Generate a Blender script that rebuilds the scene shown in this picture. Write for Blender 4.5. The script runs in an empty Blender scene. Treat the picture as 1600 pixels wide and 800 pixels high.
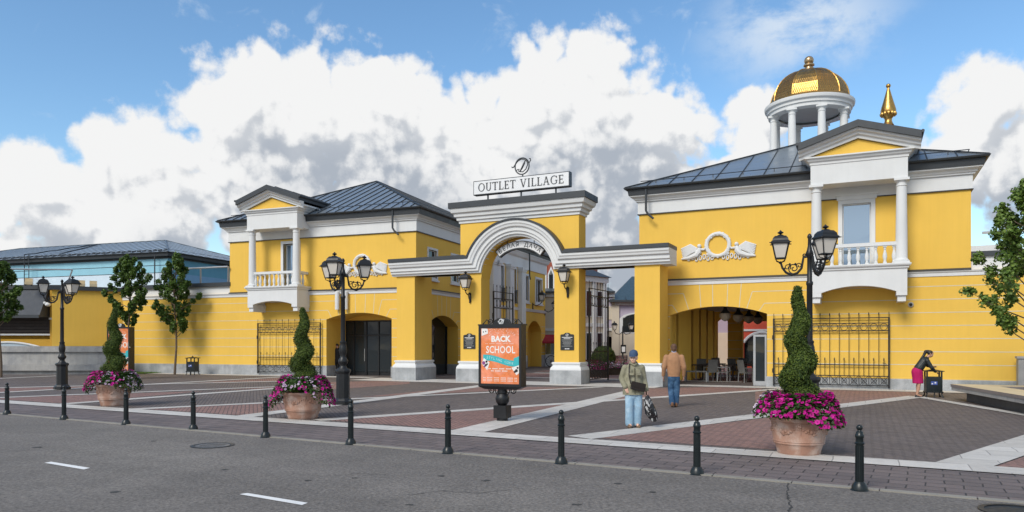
import bpy, math, random
from math import sin, cos, tan, atan, atan2, pi, radians, sqrt
from mathutils import Vector, Matrix
scene = bpy.context.scene
COL = scene.collection
random.seed(7)

# ------------------------------------------------------------------ camera
F, HY, CX, H = 1150.0, 537.0, 800.0, 1.78       # survey of the place: focal length, eye level, lens axis, eye height
cam_d = bpy.data.cameras.new("camera")
cam = bpy.data.objects.new("camera", cam_d); COL.objects.link(cam)
cam.location = (0, 0, H); cam.rotation_euler = (radians(90), 0, 0)
cam_d.sensor_width = 36.0; cam_d.lens = 36.0 * F / 1600.0
cam_d.shift_y = (HY - 400.0) / 1600.0
cam_d.clip_start = 0.1; cam_d.clip_end = 3000
scene.camera = cam

# ------------------------------------------------------------------ sun, sky, exposure
SUN = Vector((-0.46, -0.62, 0.64)).normalized()
sun_d = bpy.data.lights.new("sun", 'SUN'); sun = bpy.data.objects.new("sun", sun_d); COL.objects.link(sun)
sun.rotation_euler = SUN.to_track_quat('Z', 'Y').to_euler()
sun_d.energy = 2.5; sun_d.angle = radians(22.0); sun_d.color = (1.0, 0.94, 0.84)
scene.view_settings.view_transform = 'Standard'; scene.view_settings.look = 'None'
scene.view_settings.exposure = 0.10; scene.view_settings.gamma = 1.0; scene.view_settings.use_curve_mapping = False

class NT:
    """small helper for writing node trees"""
    def __init__(s, tree): s.t = tree; s.n = tree.nodes; s.l = tree.links
    def node(s, typ, **kw):
        n = s.n.new(typ)
        for k, v in kw.items(): setattr(n, k, v)
        return n
    def put(s, sock, v):
        if hasattr(v, 'node'): s.l.new(v, sock)
        elif v is not None:
            if isinstance(v, (tuple, list)) and sock.type == 'RGBA' and len(v) == 3: v = (*v, 1)
            if isinstance(v, (tuple, list)) and sock.type == 'VECTOR': v = tuple(v)[:3]
            sock.default_value = v
    def math(s, op, a, b=None, c=None, clamp=False):
        n = s.node('ShaderNodeMath', operation=op); n.use_clamp = clamp
        s.put(n.inputs[0], a)
        if b is not None: s.put(n.inputs[1], b)
        if c is not None: s.put(n.inputs[2], c)
        return n.outputs[0]
    def vmath(s, op, a, b=None):
        n = s.node('ShaderNodeVectorMath', operation=op); s.put(n.inputs[0], a)
        if b is not None:
            s.put(n.inputs[3 if op == 'SCALE' else 1], b)
        return n.outputs[1] if op in ('LENGTH', 'DOT_PRODUCT', 'DISTANCE') else n.outputs[0]
    def noise(s, vec, scale, detail=4, rough=0.55, dist=0.0, dim='3D'):
        n = s.node('ShaderNodeTexNoise', noise_dimensions=dim); s.put(n.inputs['Vector'], vec)
        n.inputs['Scale'].default_value = scale; n.inputs['Detail'].default_value = detail
        n.inputs['Roughness'].default_value = rough; n.inputs['Distortion'].default_value = dist
        return n.outputs[0]
    def ramp(s, fac, a, b, lo=0.0, hi=1.0):
        n = s.node('ShaderNodeMapRange'); n.interpolation_type = 'SMOOTHSTEP'
        s.put(n.inputs[0], fac); n.inputs[1].default_value = a; n.inputs[2].default_value = b
        n.inputs[3].default_value = lo; n.inputs[4].default_value = hi
        return n.outputs[0]
    def lin(s, fac, a, b, lo=0.0, hi=1.0):
        n = s.node('ShaderNodeMapRange')
        s.put(n.inputs[0], fac); n.inputs[1].default_value = a; n.inputs[2].default_value = b
        n.inputs[3].default_value = lo; n.inputs[4].default_value = hi
        return n.outputs[0]
    def mix(s, fac, a, b, blend='MIX'):
        n = s.node('ShaderNodeMix'); n.data_type = 'RGBA'; n.blend_type = blend
        s.put(n.inputs[0], fac); s.put(n.inputs[6], a); s.put(n.inputs[7], b)
        return n.outputs[2]

world = bpy.data.worlds.new("World"); scene.world = world
world.use_nodes = True
W = NT(world.node_tree); W.n.clear()

def sky_angles(px, py):
    az = atan((px - CX) / F); return az, atan((HY - py) / F * cos(az))

# cumulus banks of that day: bearing, height, half-width, half-height (from a list measured on the photograph)
BANKS = [(385, 165, 120, 110), (490, 190, 170, 135), (590, 180, 135, 115), (665, 240, 160, 140), (840, 205, 130, 150), (915, 190, 140, 150),
         (1010, 225, 115, 115), (1070, 310, 110, 115), (240, 275, 160, 100), (70, 305, 160, 95), (180, 350, 260, 110), (480, 320, 340, 160), (760, 300, 260, 170),
         (880, 340, 290, 150), (1185, 190, 60, 45), (1530, 175, 95, 80), (1620, 230, 190, 120), (1485, 255, 95, 65), (1560, 430, 260, 55), (0, 410, 220, 50), (1170, 240, 60, 60)]

def make_cloud_group():
    g = bpy.data.node_groups.new("cumulus", 'ShaderNodeTree')
    g.interface.new_socket("Vector", in_out='INPUT', socket_type='NodeSocketVector')
    g.interface.new_socket("Bank", in_out='OUTPUT', socket_type='NodeSocketFloat')
    g.interface.new_socket("Field", in_out='OUTPUT', socket_type='NodeSocketFloat')
    T = NT(g); gi = T.node('NodeGroupInput'); go = T.node('NodeGroupOutput')
    v = gi.outputs[0]
    warp = T.node('ShaderNodeTexNoise', noise_dimensions='2D'); T.put(warp.inputs['Vector'], v); warp.inputs['Scale'].default_value = 10; warp.inputs['Detail'].default_value = 2
    wv = T.vmath('SCALE', T.vmath('SUBTRACT', warp.outputs[1], (0.5, 0.5, 0.5)), 0.045)
    p = T.vmath('ADD', v, wv)
    best = None
    for (bx, by, rx, ry) in BANKS:
        az, el = sky_angles(bx, by)
        rx2, ry2 = rx / F * cos(az) ** 2, ry / F * cos(az)
        q = T.vmath('MULTIPLY', T.vmath('SUBTRACT', p, (az, el, 0)), (1 / rx2, 1 / ry2, 0))
        val = T.math('SUBTRACT', 1.0, T.vmath('LENGTH', q))
        if best is None: best = val
        else:
            n = T.node('ShaderNodeMath', operation='SMOOTH_MAX'); T.put(n.inputs[0], best); T.put(n.inputs[1], val); n.inputs[2].default_value = 0.12
            best = n.outputs[0]
    # scattered fair-weather cumulus over the rest of the sky
    sep = T.node('ShaderNodeSeparateXYZ'); T.put(sep.inputs[0], v)
    away = T.ramp(T.math('ABSOLUTE', sep.outputs[0]), 0.75, 1.1)
    low = T.noise(T.vmath('MULTIPLY', v, (1, 1.6, 1)), 2.3, 2, dim='2D')
    rest = T.math('SUBTRACT', T.math('MULTIPLY', T.math('SUBTRACT', low, 0.44), 4.0), T.math('MULTIPLY', T.math('SUBTRACT', 1.0, away), 3.0))
    best = T.math('MAXIMUM', best, rest)
    puff = None
    for sc, am in ((11, 0.20), (24, 0.22), (52, 0.13)):
        vo = T.node('ShaderNodeTexVoronoi', voronoi_dimensions='2D'); vo.feature = 'SMOOTH_F1'; vo.inputs['Smoothness'].default_value = 0.25
        T.put(vo.inputs['Vector'], p); vo.inputs['Scale'].default_value = sc
        d = vo.outputs['Distance']
        b = T.math('MULTIPLY', T.math('SUBTRACT', 0.30, T.math('MULTIPLY', T.math('MULTIPLY', d, d), 1.6)), am * 1.5)
        puff = b if puff is None else T.math('ADD', puff, b)
    fb = T.math('MULTIPLY', T.math('SUBTRACT', T.noise(v, 75, 5, 0.62, dim='2D'), 0.5), 0.34)
    puff = T.math('MULTIPLY', puff, T.ramp(best, -0.22, 0.22))
    field = T.math('ADD', T.math('ADD', best, puff), fb)
    T.put(go.inputs[0], best); T.put(go.inputs[1], field)
    return g

def build_sky():
    tc = W.node('ShaderNodeTexCoord')
    sep = W.node('ShaderNodeSeparateXYZ'); W.put(sep.inputs[0], tc.outputs['Generated'])
    az = W.math('ARCTAN2', sep.outputs[0], sep.outputs[1])
    el = W.math('ARCSINE', sep.outputs[2])
    cmb = W.node('ShaderNodeCombineXYZ'); W.put(cmb.inputs[0], az); W.put(cmb.inputs[1], el)
    pos = cmb.outputs[0]
    g = make_cloud_group()
    def field(off):
        n = W.node('ShaderNodeGroup'); n.node_tree = g
        W.put(n.inputs[0], pos if off is None else W.vmath('ADD', pos, off)); return n.outputs
    f0 = field(None)
    fs = field((-0.007, 0.016, 0)); fl = field((-0.022, 0.05, 0)); fm = field((-0.03, 0.12, 0))
    soft = W.noise(pos, 16, 4, dim='2D')
    mask = W.ramp(f0[1], -0.04, 0.28)
    # light side / shaded side of every puff, and the grey of the thick bases
    d1 = W.math('SUBTRACT', f0[1], fs[1]); d2 = W.math('SUBTRACT', f0[1], fl[1])
    lit = W.ramp(W.math('ADD', W.math('MULTIPLY', d1, 0.75), W.math('MULTIPLY', d2, 0.65)), -0.36, 0.30)
    above = W.math('ADD', W.math('MULTIPLY', W.math('MAXIMUM', fl[0], 0.0), 0.5), W.math('MULTIPLY', W.math('MAXIMUM', fm[0], 0.0), 0.7))
    grey = W.ramp(W.math('ADD', above, W.math('MULTIPLY', W.math('SUBTRACT', soft, 0.5), 0.34)), 0.08, 1.15)
    lum = W.math('SUBTRACT', W.math('ADD', W.math('MULTIPLY', lit, 0.54), 0.48), W.math('MULTIPLY', grey, 0.52))
    rim = W.ramp(f0[1], 0.35, 0.02)
    lum = W.math('ADD', lum, W.math('MULTIPLY', rim, 0.12), clamp=True)
    cloud = W.mix(W.ramp(lum, 0.12, 0.92), (2.75, 3.05, 3.5), (5.95, 5.97, 5.97))
    sky = W.node('ShaderNodeTexSky'); sky.sky_type = 'NISHITA'; sky.sun_disc = False
    sky.sun_elevation = math.asin(SUN.z); sky.sun_rotation = atan2(SUN.x, SUN.y)
    sky.air_density = 1.0; sky.dust_density = 0.6; sky.ozone_density = 2.0
    hs = W.node('ShaderNodeHueSaturation'); hs.inputs['Saturation'].default_value = 1.12; hs.inputs['Value'].default_value = SKYVAL
    W.put(hs.inputs['Color'], sky.outputs[0])
    # thin high veils
    wis = W.noise(W.vmath('MULTIPLY', pos, (1.0, 1.5, 1.0)), 8.0, 7, 0.62, 0.15, dim='2D')
    bx, by = sky_angles(1250, 40)
    q = W.vmath('LENGTH', W.vmath('MULTIPLY', W.vmath('SUBTRACT', pos, (bx, by, 0)), (6.5, 12.0, 0)))
    veil = W.math('MULTIPLY', W.ramp(wis, 0.40, 0.66), W.ramp(q, 1.05, 0.1, 0.0, 0.85))
    veil2 = W.math('MULTIPLY', W.ramp(W.noise(pos, 11.0, 6, 0.6, 0.4, dim='2D'), 0.60, 0.80), 0.5)
    veil = W.math('MAXIMUM', veil, veil2)
    lowh = W.ramp(el, 0.16, 0.0, 0.0, 0.35)
    veil = W.math('MAXIMUM', veil, lowh)
    tone = W.mix(1.0, hs.outputs[0], (1.0, 1.06, 1.03), 'MULTIPLY')
    base = W.mix(veil, tone, (4.7, 5.3, 6.0))
    col = W.mix(mask, base, cloud)
    bg = W.node('ShaderNodeBackground'); W.put(bg.inputs[0], col); bg.inputs[1].default_value = 0.142
    out = W.node('ShaderNodeOutputWorld'); W.l.new(bg.outputs[0], out.inputs[0])
SKYVAL = 1.2
build_sky()
try: world.cycles.sampling_method = 'MANUAL'; world.cycles.sample_map_resolution = 512
except Exception: pass

# ------------------------------------------------------------------ survey helpers
def G(px, py, z=0.0):
    """point of the level ground (or of a level z) seen at a pixel of the survey photograph"""
    D = F * (H - z) / (py - HY); return ((px - CX) / F * D, D)
def at(px, D): return (px - CX) / F * D
class Plane:
    """a vertical facade plane: origin, turn; s runs along it, y goes into the building"""
    def __init__(s, ox, oy, t):
        s.a = atan(t); s.o = Vector((ox, oy)); s.u = Vector((cos(s.a), -sin(s.a))); s.n = Vector((sin(s.a), cos(s.a)))
    def S(s, px, off=0.0):
        k = (px - CX) / F; o = s.o - s.n * off
        return (k * o.y - o.x) / (s.u.x - k * s.u.y)
    def D(s, px, off=0.0): return (s.o - s.n * off + s.u * s.S(px, off)).y
    def Z(s, px, py, off=0.0): return H - (py - HY) / F * s.D(px, off)
    def world(s, x, y, z=0.0):
        p = s.o + s.u * x + s.n * y; return Vector((p.x, p.y, z))
PR = Plane(5.66, 32.74, 0.48)       # right pavilion
PL = Plane(-4.98, 38.2, 0.383)      # left pavilion (origin at its right corner)
PG = Plane(0.26, 33.255, 0.48)      # gate
# ------------------------------------------------------------------ mesh helpers
class MB:
    def __init__(s): s.v = []; s.f = []; s.m = []; s.cur = 0
    def face(s, pts, mi=None):
        b = len(s.v); s.v.extend([tuple(p) for p in pts]); s.f.append(tuple(range(b, b + len(pts)))); s.m.append(s.cur if mi is None else mi)
    def add(s, vs, fs, mi=None):
        b = len(s.v); s.v.extend([tuple(p) for p in vs])
        for f in fs: s.f.append(tuple(i + b for i in f)); s.m.append(s.cur if mi is None else mi)
    def box(s, x0, x1, y0, y1, z0, z1, mi=None):
        s.add([(x0, y0, z0), (x1, y0, z0), (x1, y1, z0), (x0, y1, z0), (x0, y0, z1), (x1, y0, z1), (x1, y1, z1), (x0, y1, z1)],
              [(0, 3, 2, 1), (4, 5, 6, 7), (0, 1, 5, 4), (1, 2, 6, 5), (2, 3, 7, 6), (3, 0, 4, 7)], mi)
    def obox(s, c, ax, ay, az, mi=None):
        c, ax, ay, az = Vector(c), Vector(ax), Vector(ay), Vector(az)
        P = [c + ax * i + ay * j + az * k for k in (-1, 1) for j in (-1, 1) for i in (-1, 1)]
        s.add(P, [(0, 2, 3, 1), (4, 5, 7, 6), (0, 1, 5, 4), (1, 3, 7, 5), (3, 2, 6, 7), (2, 0, 4, 6)], mi)
    def bar(s, p, q, w, h=None, up=(0, 0, 1), mi=None):
        p, q = Vector(p), Vector(q); d = (q - p); L = d.length; d.normalize(); h = w if h is None else h
        upv = Vector(up); side = d.cross(upv)
        if side.length < 1e-4: side = d.cross(Vector((0, 1, 0)))
        side.normalize(); upv = side.cross(d).normalized()
        s.obox((p + q) / 2, d * L / 2, side * w / 2, upv * h / 2, mi)
    def prism(s, poly, y0, y1, mi=None):
        """polygon in x,z pushed along y"""
        n = len(poly)
        s.add([(x, y0, z) for x, z in poly] + [(x, y1, z) for x, z in poly],
              [tuple(range(n)), tuple(range(2 * n - 1, n - 1, -1))] + [(i, i + n, (i + 1) % n + n, (i + 1) % n) for i in range(n)], mi)
    def slab(s, poly, z0, z1, mi=None):
        n = len(poly)
        s.add([(x, y, z0) for x, y in poly] + [(x, y, z1) for x, y in poly],
              [tuple(range(n - 1, -1, -1)), tuple(range(n, 2 * n))] + [(i, (i + 1) % n, (i + 1) % n + n, i + n) for i in range(n)], mi)
    def lathe(s, prof, c=(0, 0, 0), n=16, mi=None, caps=True, ph=0.0):
        b = len(s.v); k = len(prof)
        for r, z in prof:
            for i in range(n):
                a = 2 * pi * i / n + ph; s.v.append((c[0] + r * cos(a), c[1] + r * sin(a), c[2] + z))
        m = s.cur if mi is None else mi
        for j in range(k - 1):
            for i in range(n):
                s.f.append((b + j * n + i, b + j * n + (i + 1) % n, b + (j + 1) * n + (i + 1) % n, b + (j + 1) * n + i)); s.m.append(m)
        if caps:
            s.f.append(tuple(b + i for i in range(n - 1, -1, -1))); s.m.append(m)
            s.f.append(tuple(b + (k - 1) * n + i for i in range(n))); s.m.append(m)
    def tube(s, pts, r, n=8, mi=None, closed=False):
        pts = [Vector(p) for p in pts]; k = len(pts); rr = r if isinstance(r, (list, tuple)) else [r] * k
        b = len(s.v); m = s.cur if mi is None else mi; ref = None
        for i in range(k):
            a = pts[i - 1] if (i > 0 or closed) else pts[i]; c = pts[(i + 1) % k] if (i < k - 1 or closed) else pts[i]
            t = (c - a)
            if t.length < 1e-9: t = Vector((0, 0, 1))
            t.normalize()
            if ref is None:
                ref = t.cross(Vector((0.13, 0.97, 0.21)))
                if ref.length < 0.1: ref = t.cross(Vector((1, 0, 0)))
            ref = (ref - t * ref.dot(t)).normalized(); bi = t.cross(ref)
            for j in range(n):
                a2 = 2 * pi * j / n; s.v.append(tuple(pts[i] + (ref * cos(a2) + bi * sin(a2)) * rr[i]))
        for i in range(k if closed else k - 1):
            for j in range(n):
                i2 = (i + 1) % k
                s.f.append((b + i * n + j, b + i * n + (j + 1) % n, b + i2 * n + (j + 1) % n, b + i2 * n + j)); s.m.append(m)
        if not closed:
            s.f.append(tuple(b + j for j in range(n - 1, -1, -1))); s.m.append(m)
            s.f.append(tuple(b + (k - 1) * n + j for j in range(n))); s.m.append(m)
    def ball(s, c, r, n=10, k=7, mi=None, sc=(1, 1, 1)):
        prof = [(max(1e-4, r * sin(pi * i / k)), -r * cos(pi * i / k)) for i in range(k + 1)]
        b0 = len(s.v); s.lathe(prof, (0, 0, 0), n, mi, caps=False)
        for i in range(b0, len(s.v)):
            x, y, z = s.v[i]; s.v[i] = (c[0] + x * sc[0], c[1] + y * sc[1], c[2] + z * sc[2])
    def sweep(s, path, prof, mi=None, closed=False):
        """moulding: profile (outward offset, z) carried along a plan path with mitred corners; outward = right-hand side of travel"""
        n = len(path); P = [Vector(p[:2]) for p in path]; M = []
        for i in range(n):
            d0 = (P[i] - P[i - 1]) if (i > 0 or closed) else None
            d1 = (P[(i + 1) % n] - P[i]) if (i < n - 1 or closed) else None
            ns = [Vector((d.y, -d.x)).normalized() for d in (d0, d1) if d is not None]
            m = ns[0] if len(ns) == 1 else (ns[0] + ns[1]) / (1 + ns[0].dot(ns[1]))
            M.append(m)
        k = len(prof); b = len(s.v); mm = s.cur if mi is None else mi
        for i in range(n):
            for o, z in prof: q = P[i] + M[i] * o; s.v.append((q.x, q.y, z))
        for i in range(n if closed else n - 1):
            i2 = (i + 1) % n
            for j in range(k - 1):
                s.f.append((b + i * k + j, b + i2 * k + j, b + i2 * k + j + 1, b + i * k + j + 1)); s.m.append(mm)
        if not closed:
            s.f.append(tuple(b + j for j in range(k))); s.m.append(mm)
            s.f.append(tuple(b + (n - 1) * k + j for j in range(k - 1, -1, -1))); s.m.append(mm)
    def move(s, start, M):
        for i in range(start, len(s.v)): s.v[i] = tuple(M @ Vector(s.v[i]))
    def build(s, name, mats, parent=None, smooth=False, angle=40, loc=None):
        me = bpy.data.meshes.new(name)
        me.from_pydata(s.v, [], s.f)
        if not isinstance(mats, (list, tuple)): mats = [mats]
        for m in mats: me.materials.append(m)
        if len(mats) > 1: me.polygons.foreach_set('material_index', s.m)
        if smooth:
            me.polygons.foreach_set('use_smooth', [True] * len(me.polygons))
            if angle: me.set_sharp_from_angle(angle=radians(angle))
        me.update()
        o = bpy.data.objects.new(name, me); COL.objects.link(o)
        if parent is not None: o.parent = parent
        if loc is not None: o.location = loc
        return o

def tag(o, label=None, cat=None, group=None, kind=None):
    if label: o['label'] = label
    if cat: o['category'] = cat
    if group: o['group'] = group
    if kind: o['kind'] = kind
    return o
def thing(name, label, cat, loc=(0, 0, 0), rz=0.0, group=None):
    o = bpy.data.objects.new(name, None); COL.objects.link(o)
    o.location = loc; o.rotation_euler = (0, 0, rz); o.empty_display_size = 0.3
    return tag(o, label, cat, group)
def kids(o): return [c for c in bpy.data.objects if c.parent is o]
def copy_tree(o, parent=None):
    c = o.copy(); COL.objects.link(c)
    if parent is not None: c.parent = parent
    for ch in kids(o): copy_tree(ch, c)
    return c
def dup(o, label, loc, rz=0.0, sc=None):
    c = copy_tree(o); c['label'] = label; c.location = loc; c.rotation_euler = (0, 0, rz)
    if sc: c.scale = (sc, sc, sc)
    return c
def eval_mesh(o):
    dg = bpy.context.evaluated_depsgraph_get(); dg.update()
    me = bpy.data.meshes.new_from_object(o.evaluated_get(dg)); return me
def text_into(mb, body, size, M, mi=None, extrude=0.004, align='CENTER', spacing=1.0, bold=0.0):
    cu = bpy.data.curves.new('lettering', 'FONT'); cu.body = body; cu.size = size; cu.extrude = extrude
    cu.align_x = align; cu.align_y = 'CENTER'; cu.space_character = spacing; cu.offset = bold; cu.resolution_u = 2
    o = bpy.data.objects.new('lettering', cu); COL.objects.link(o)
    me = eval_mesh(o)
    mb.add([M @ v.co for v in me.vertices], [tuple(p.vertices) for p in me.polygons], mi)
    bpy.data.objects.remove(o); bpy.data.curves.remove(cu); bpy.data.meshes.remove(me)
def facing(x, y, z):   # text basis: reads along +x, up +z, faces -y
    return Matrix(((1, 0, 0, x), (0, 0, -1, y), (0, 1, 0, z), (0, 0, 0, 1)))

# ------------------------------------------------------------------ materials
def mat(name, col, rough=0.6, metal=0.0, var=0.12, vscale=1.5, bump=0.0, bscale=60, grain=0.0, gscale=90, tint=None, tscale=0.6, spec=0.5, streak=0.0, coord='Object', tracks=0.0):
    m = bpy.data.materials.new(name); m.use_nodes = True; T = NT(m.node_tree)
    bs = T.n['Principled BSDF']
    tc = T.node('ShaderNodeTexCoord').outputs[coord]
    c = None
    nz = T.noise(tc, vscale, 6, 0.6)
    f = T.lin(nz, 0.25, 0.75, 1 - var, 1 + var)
    if grain:
        f = T.math('MULTIPLY', f, T.lin(T.noise(tc, gscale, 3, 0.7), 0.25, 0.75, 1 - grain, 1 + grain))
    if streak:
        sv = T.vmath('MULTIPLY', tc, (7.0, 7.0, 0.35))
        f = T.math('MULTIPLY', f, T.lin(T.noise(sv, 1.0, 5, 0.65), 0.3, 0.75, 1 + streak * 0.4, 1 - streak))
    if tracks:      # long faint wear along the lane
        mp = T.node('ShaderNodeMapping'); mp.inputs['Rotation'].default_value = (0, 0, atan2(10.5, 18.7)); T.put(mp.inputs[0], tc)
        f = T.math('MULTIPLY', f, T.lin(T.noise(T.vmath('MULTIPLY', mp.outputs[0], (0.05, 0.9, 1)), 1.0, 4, 0.6), 0.3, 0.7, 1 - tracks, 1 + tracks))
        f = T.math('MULTIPLY', f, T.ramp(T.noise(tc, 0.75, 3, 0.5, 0.8), 0.60, 0.72, 1.0, 0.86))
    base = (*col, 1)
    if tint is not None:
        base = T.mix(T.ramp(T.noise(tc, tscale, 5, 0.6), 0.42, 0.66), (*col, 1), (*tint, 1))
    c = T.vmath('SCALE', base, f)
    T.put(bs.inputs['Base Color'], c)
    bs.inputs['Metallic'].default_value = metal
    bs.inputs['Specular IOR Level'].default_value = spec
    T.put(bs.inputs['Roughness'], T.lin(T.noise(tc, vscale * 3, 4), 0.3, 0.7, max(0.02, rough - 0.07), min(1, rough + 0.07)))
    if bump:
        b = T.node('ShaderNodeBump'); b.inputs['Strength'].default_value = bump; b.inputs['Distance'].default_value = 0.02
        T.put(b.inputs['Height'], T.noise(tc, bscale, 4, 0.6)); T.put(bs.inputs['Normal'], b.outputs[0])
    return m

M = {}
M['yellow'] = mat('yellow_stucco', (0.775, 0.49, 0.09), 0.85, var=0.05, vscale=0.55, bump=0.12, bscale=110, grain=0.03, streak=0.035, spec=0.25)
M['yellow_old'] = mat('ochre_stucco', (0.56, 0.325, 0.05), 0.85, var=0.07, vscale=0.5, bump=0.15, bscale=110, grain=0.03, streak=0.07, spec=0.25)
M['joint'] = mat('pale_joint', (0.60, 0.56, 0.42), 0.85, var=0.12, vscale=3)
M['white'] = mat('white_render', (0.67, 0.68, 0.68), 0.7, var=0.05, vscale=0.9, streak=0.03, bump=0.05, spec=0.3)
M['soffit'] = mat('soffit_grey', (0.42, 0.43, 0.43), 0.7, var=0.06)
M['granite'] = mat('grey_granite', (0.30, 0.315, 0.325), 0.6, var=0.22, vscale=1.6, grain=0.22, gscale=45, tint=(0.40, 0.41, 0.42), tscale=1.1, streak=0.12)
M['roof'] = mat('slate_blue_metal', (0.30, 0.345, 0.385), 0.34, metal=0.55, var=0.10, vscale=0.8)
M['fascia'] = mat('anthracite_sheet', (0.040, 0.046, 0.053), 0.5, metal=0.1, var=0.08)
M['seam'] = mat('roof_seam', (0.03, 0.036, 0.045), 0.45, metal=0.2, var=0.05)
M['iron'] = mat('black_iron', (0.012, 0.013, 0.015), 0.42, metal=0.1, var=0.2, vscale=4)
M['green_iron'] = mat('dark_green_iron', (0.007, 0.012, 0.0135), 0.35, var=0.2, vscale=5)
M['lantern_glass'] = mat('milky_glass', (0.62, 0.58, 0.52), 0.35, var=0.05)
M['gold'] = mat('gold_leaf', (0.50, 0.30, 0.09), 0.36, metal=1.0, var=0.12, vscale=5, bump=0.12, bscale=9)
M['gold_dark'] = mat('tarnished_gold', (0.30, 0.22, 0.12), 0.3, metal=0.9, var=0.2, vscale=4)
M['bark'] = mat('bark', (0.13, 0.095, 0.065), 0.9, var=0.3, vscale=6, bump=0.6, bscale=25)
M['terracotta'] = mat('weathered_terracotta', (0.37, 0.205, 0.145), 0.85, var=0.2, vscale=4, grain=0.08, gscale=40, tint=(0.49, 0.37, 0.31), tscale=2.6, bump=0.25, bscale=30)
M['soil'] = mat('soil', (0.035, 0.025, 0.018), 0.95, var=0.3, vscale=20)
M['asphalt'] = mat('asphalt', (0.152, 0.138, 0.126), 0.88, var=0.13, vscale=1.1, grain=0.62, gscale=24, tint=(0.180, 0.164, 0.148), tscale=0.22, bump=0.5, bscale=45, tracks=0.10)
M['marking'] = mat('road_paint', (0.78, 0.78, 0.77), 0.7, var=0.08, vscale=3, grain=0.08, gscale=40)
M['kerb'] = mat('concrete_edge', (0.26, 0.245, 0.215), 0.9, var=0.15, vscale=2, grain=0.1)
M['grass'] = mat('lawn', (0.07, 0.13, 0.025), 0.9, var=0.3, vscale=8, grain=0.3)
M['wood'] = mat('dark_red_wood', (0.10, 0.030, 0.022), 0.6, var=0.2, vscale=6)
M['red'] = mat('red_render', (0.58, 0.085, 0.045), 0.8, var=0.06)
M['brick'] = mat('red_brick', (0.30, 0.075, 0.045), 0.85, var=0.15, vscale=4)
M['cream'] = mat('cream_render', (0.60, 0.53, 0.42), 0.8, var=0.05)
M['lilac'] = mat('lilac_render', (0.42, 0.37, 0.46), 0.8, var=0.05)
M['blue_light'] = mat('light_blue_cladding', (0.27, 0.54, 0.66), 0.6, var=0.06)
M['blue_pale'] = mat('pale_blue_cladding', (0.60, 0.71, 0.80), 0.6, var=0.06)
M['blue_shaded'] = mat('shaded_light_blue_cladding', (0.09, 0.29, 0.41), 0.6, var=0.06)  # light blue with the hall's right-hand shade put into the colour
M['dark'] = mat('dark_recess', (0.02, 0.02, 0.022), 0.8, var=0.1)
M['grey_metal'] = mat('grey_aluminium', (0.42, 0.43, 0.44), 0.4, metal=0.5, var=0.06)
M['rattan'] = mat('grey_weave', (0.20, 0.20, 0.195), 0.7, var=0.15, vscale=8, bump=0.4, bscale=160)
M['awning'] = mat('charcoal_canvas', (0.075, 0.082, 0.095), 0.8, var=0.08)
M['dark_wood'] = mat('dark_slats', (0.035, 0.024, 0.02), 0.7, var=0.2)
M['stone'] = mat('stone_slab', (0.36, 0.35, 0.335), 0.75, var=0.16, vscale=1.4, grain=0.12, gscale=40, streak=0.15, tint=(0.26, 0.26, 0.265), tscale=1.0)
M['sandstone'] = mat('sandstone_slab', (0.62, 0.50, 0.31), 0.75, var=0.1, vscale=2)
M['stripe'] = mat('pale_granite_paving', (0.47, 0.46, 0.445), 0.75, var=0.13, vscale=1.0, grain=0.10, gscale=22, tint=(0.40, 0.385, 0.37), tscale=0.5)

def glass_mat(name, col, rough=0.02, spec=0.42):
    m = bpy.data.materials.new(name); m.use_nodes = True; T = NT(m.node_tree); bs = T.n['Principled BSDF']
    bs.inputs['Base Color'].default_value = (*col, 1); bs.inputs['Roughness'].default_value = rough
    bs.inputs['Specular IOR Level'].default_value = spec; bs.inputs['IOR'].default_value = 1.5
    tc = T.node('ShaderNodeTexCoord').outputs['Object']
    b = T.node('ShaderNodeBump'); b.inputs['Strength'].default_value = 0.03; b.inputs['Distance'].default_value = 0.05
    T.put(b.inputs['Height'], T.noise(tc, 1.3, 2)); T.put(bs.inputs['Normal'], b.outputs[0])
    return m
M['glass'] = glass_mat('dark_window_glass', (0.02, 0.026, 0.03))
M['mirror_glass'] = glass_mat('reflective_window_glass', (0.34, 0.46, 0.60), 0.01)
M['mirror_glass'].node_tree.nodes['Principled BSDF'].inputs['Metallic'].default_value = 0.85
M['clear_globe'] = glass_mat('ribbed_lamp_glass', (0.38, 0.33, 0.26), 0.12)

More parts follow.
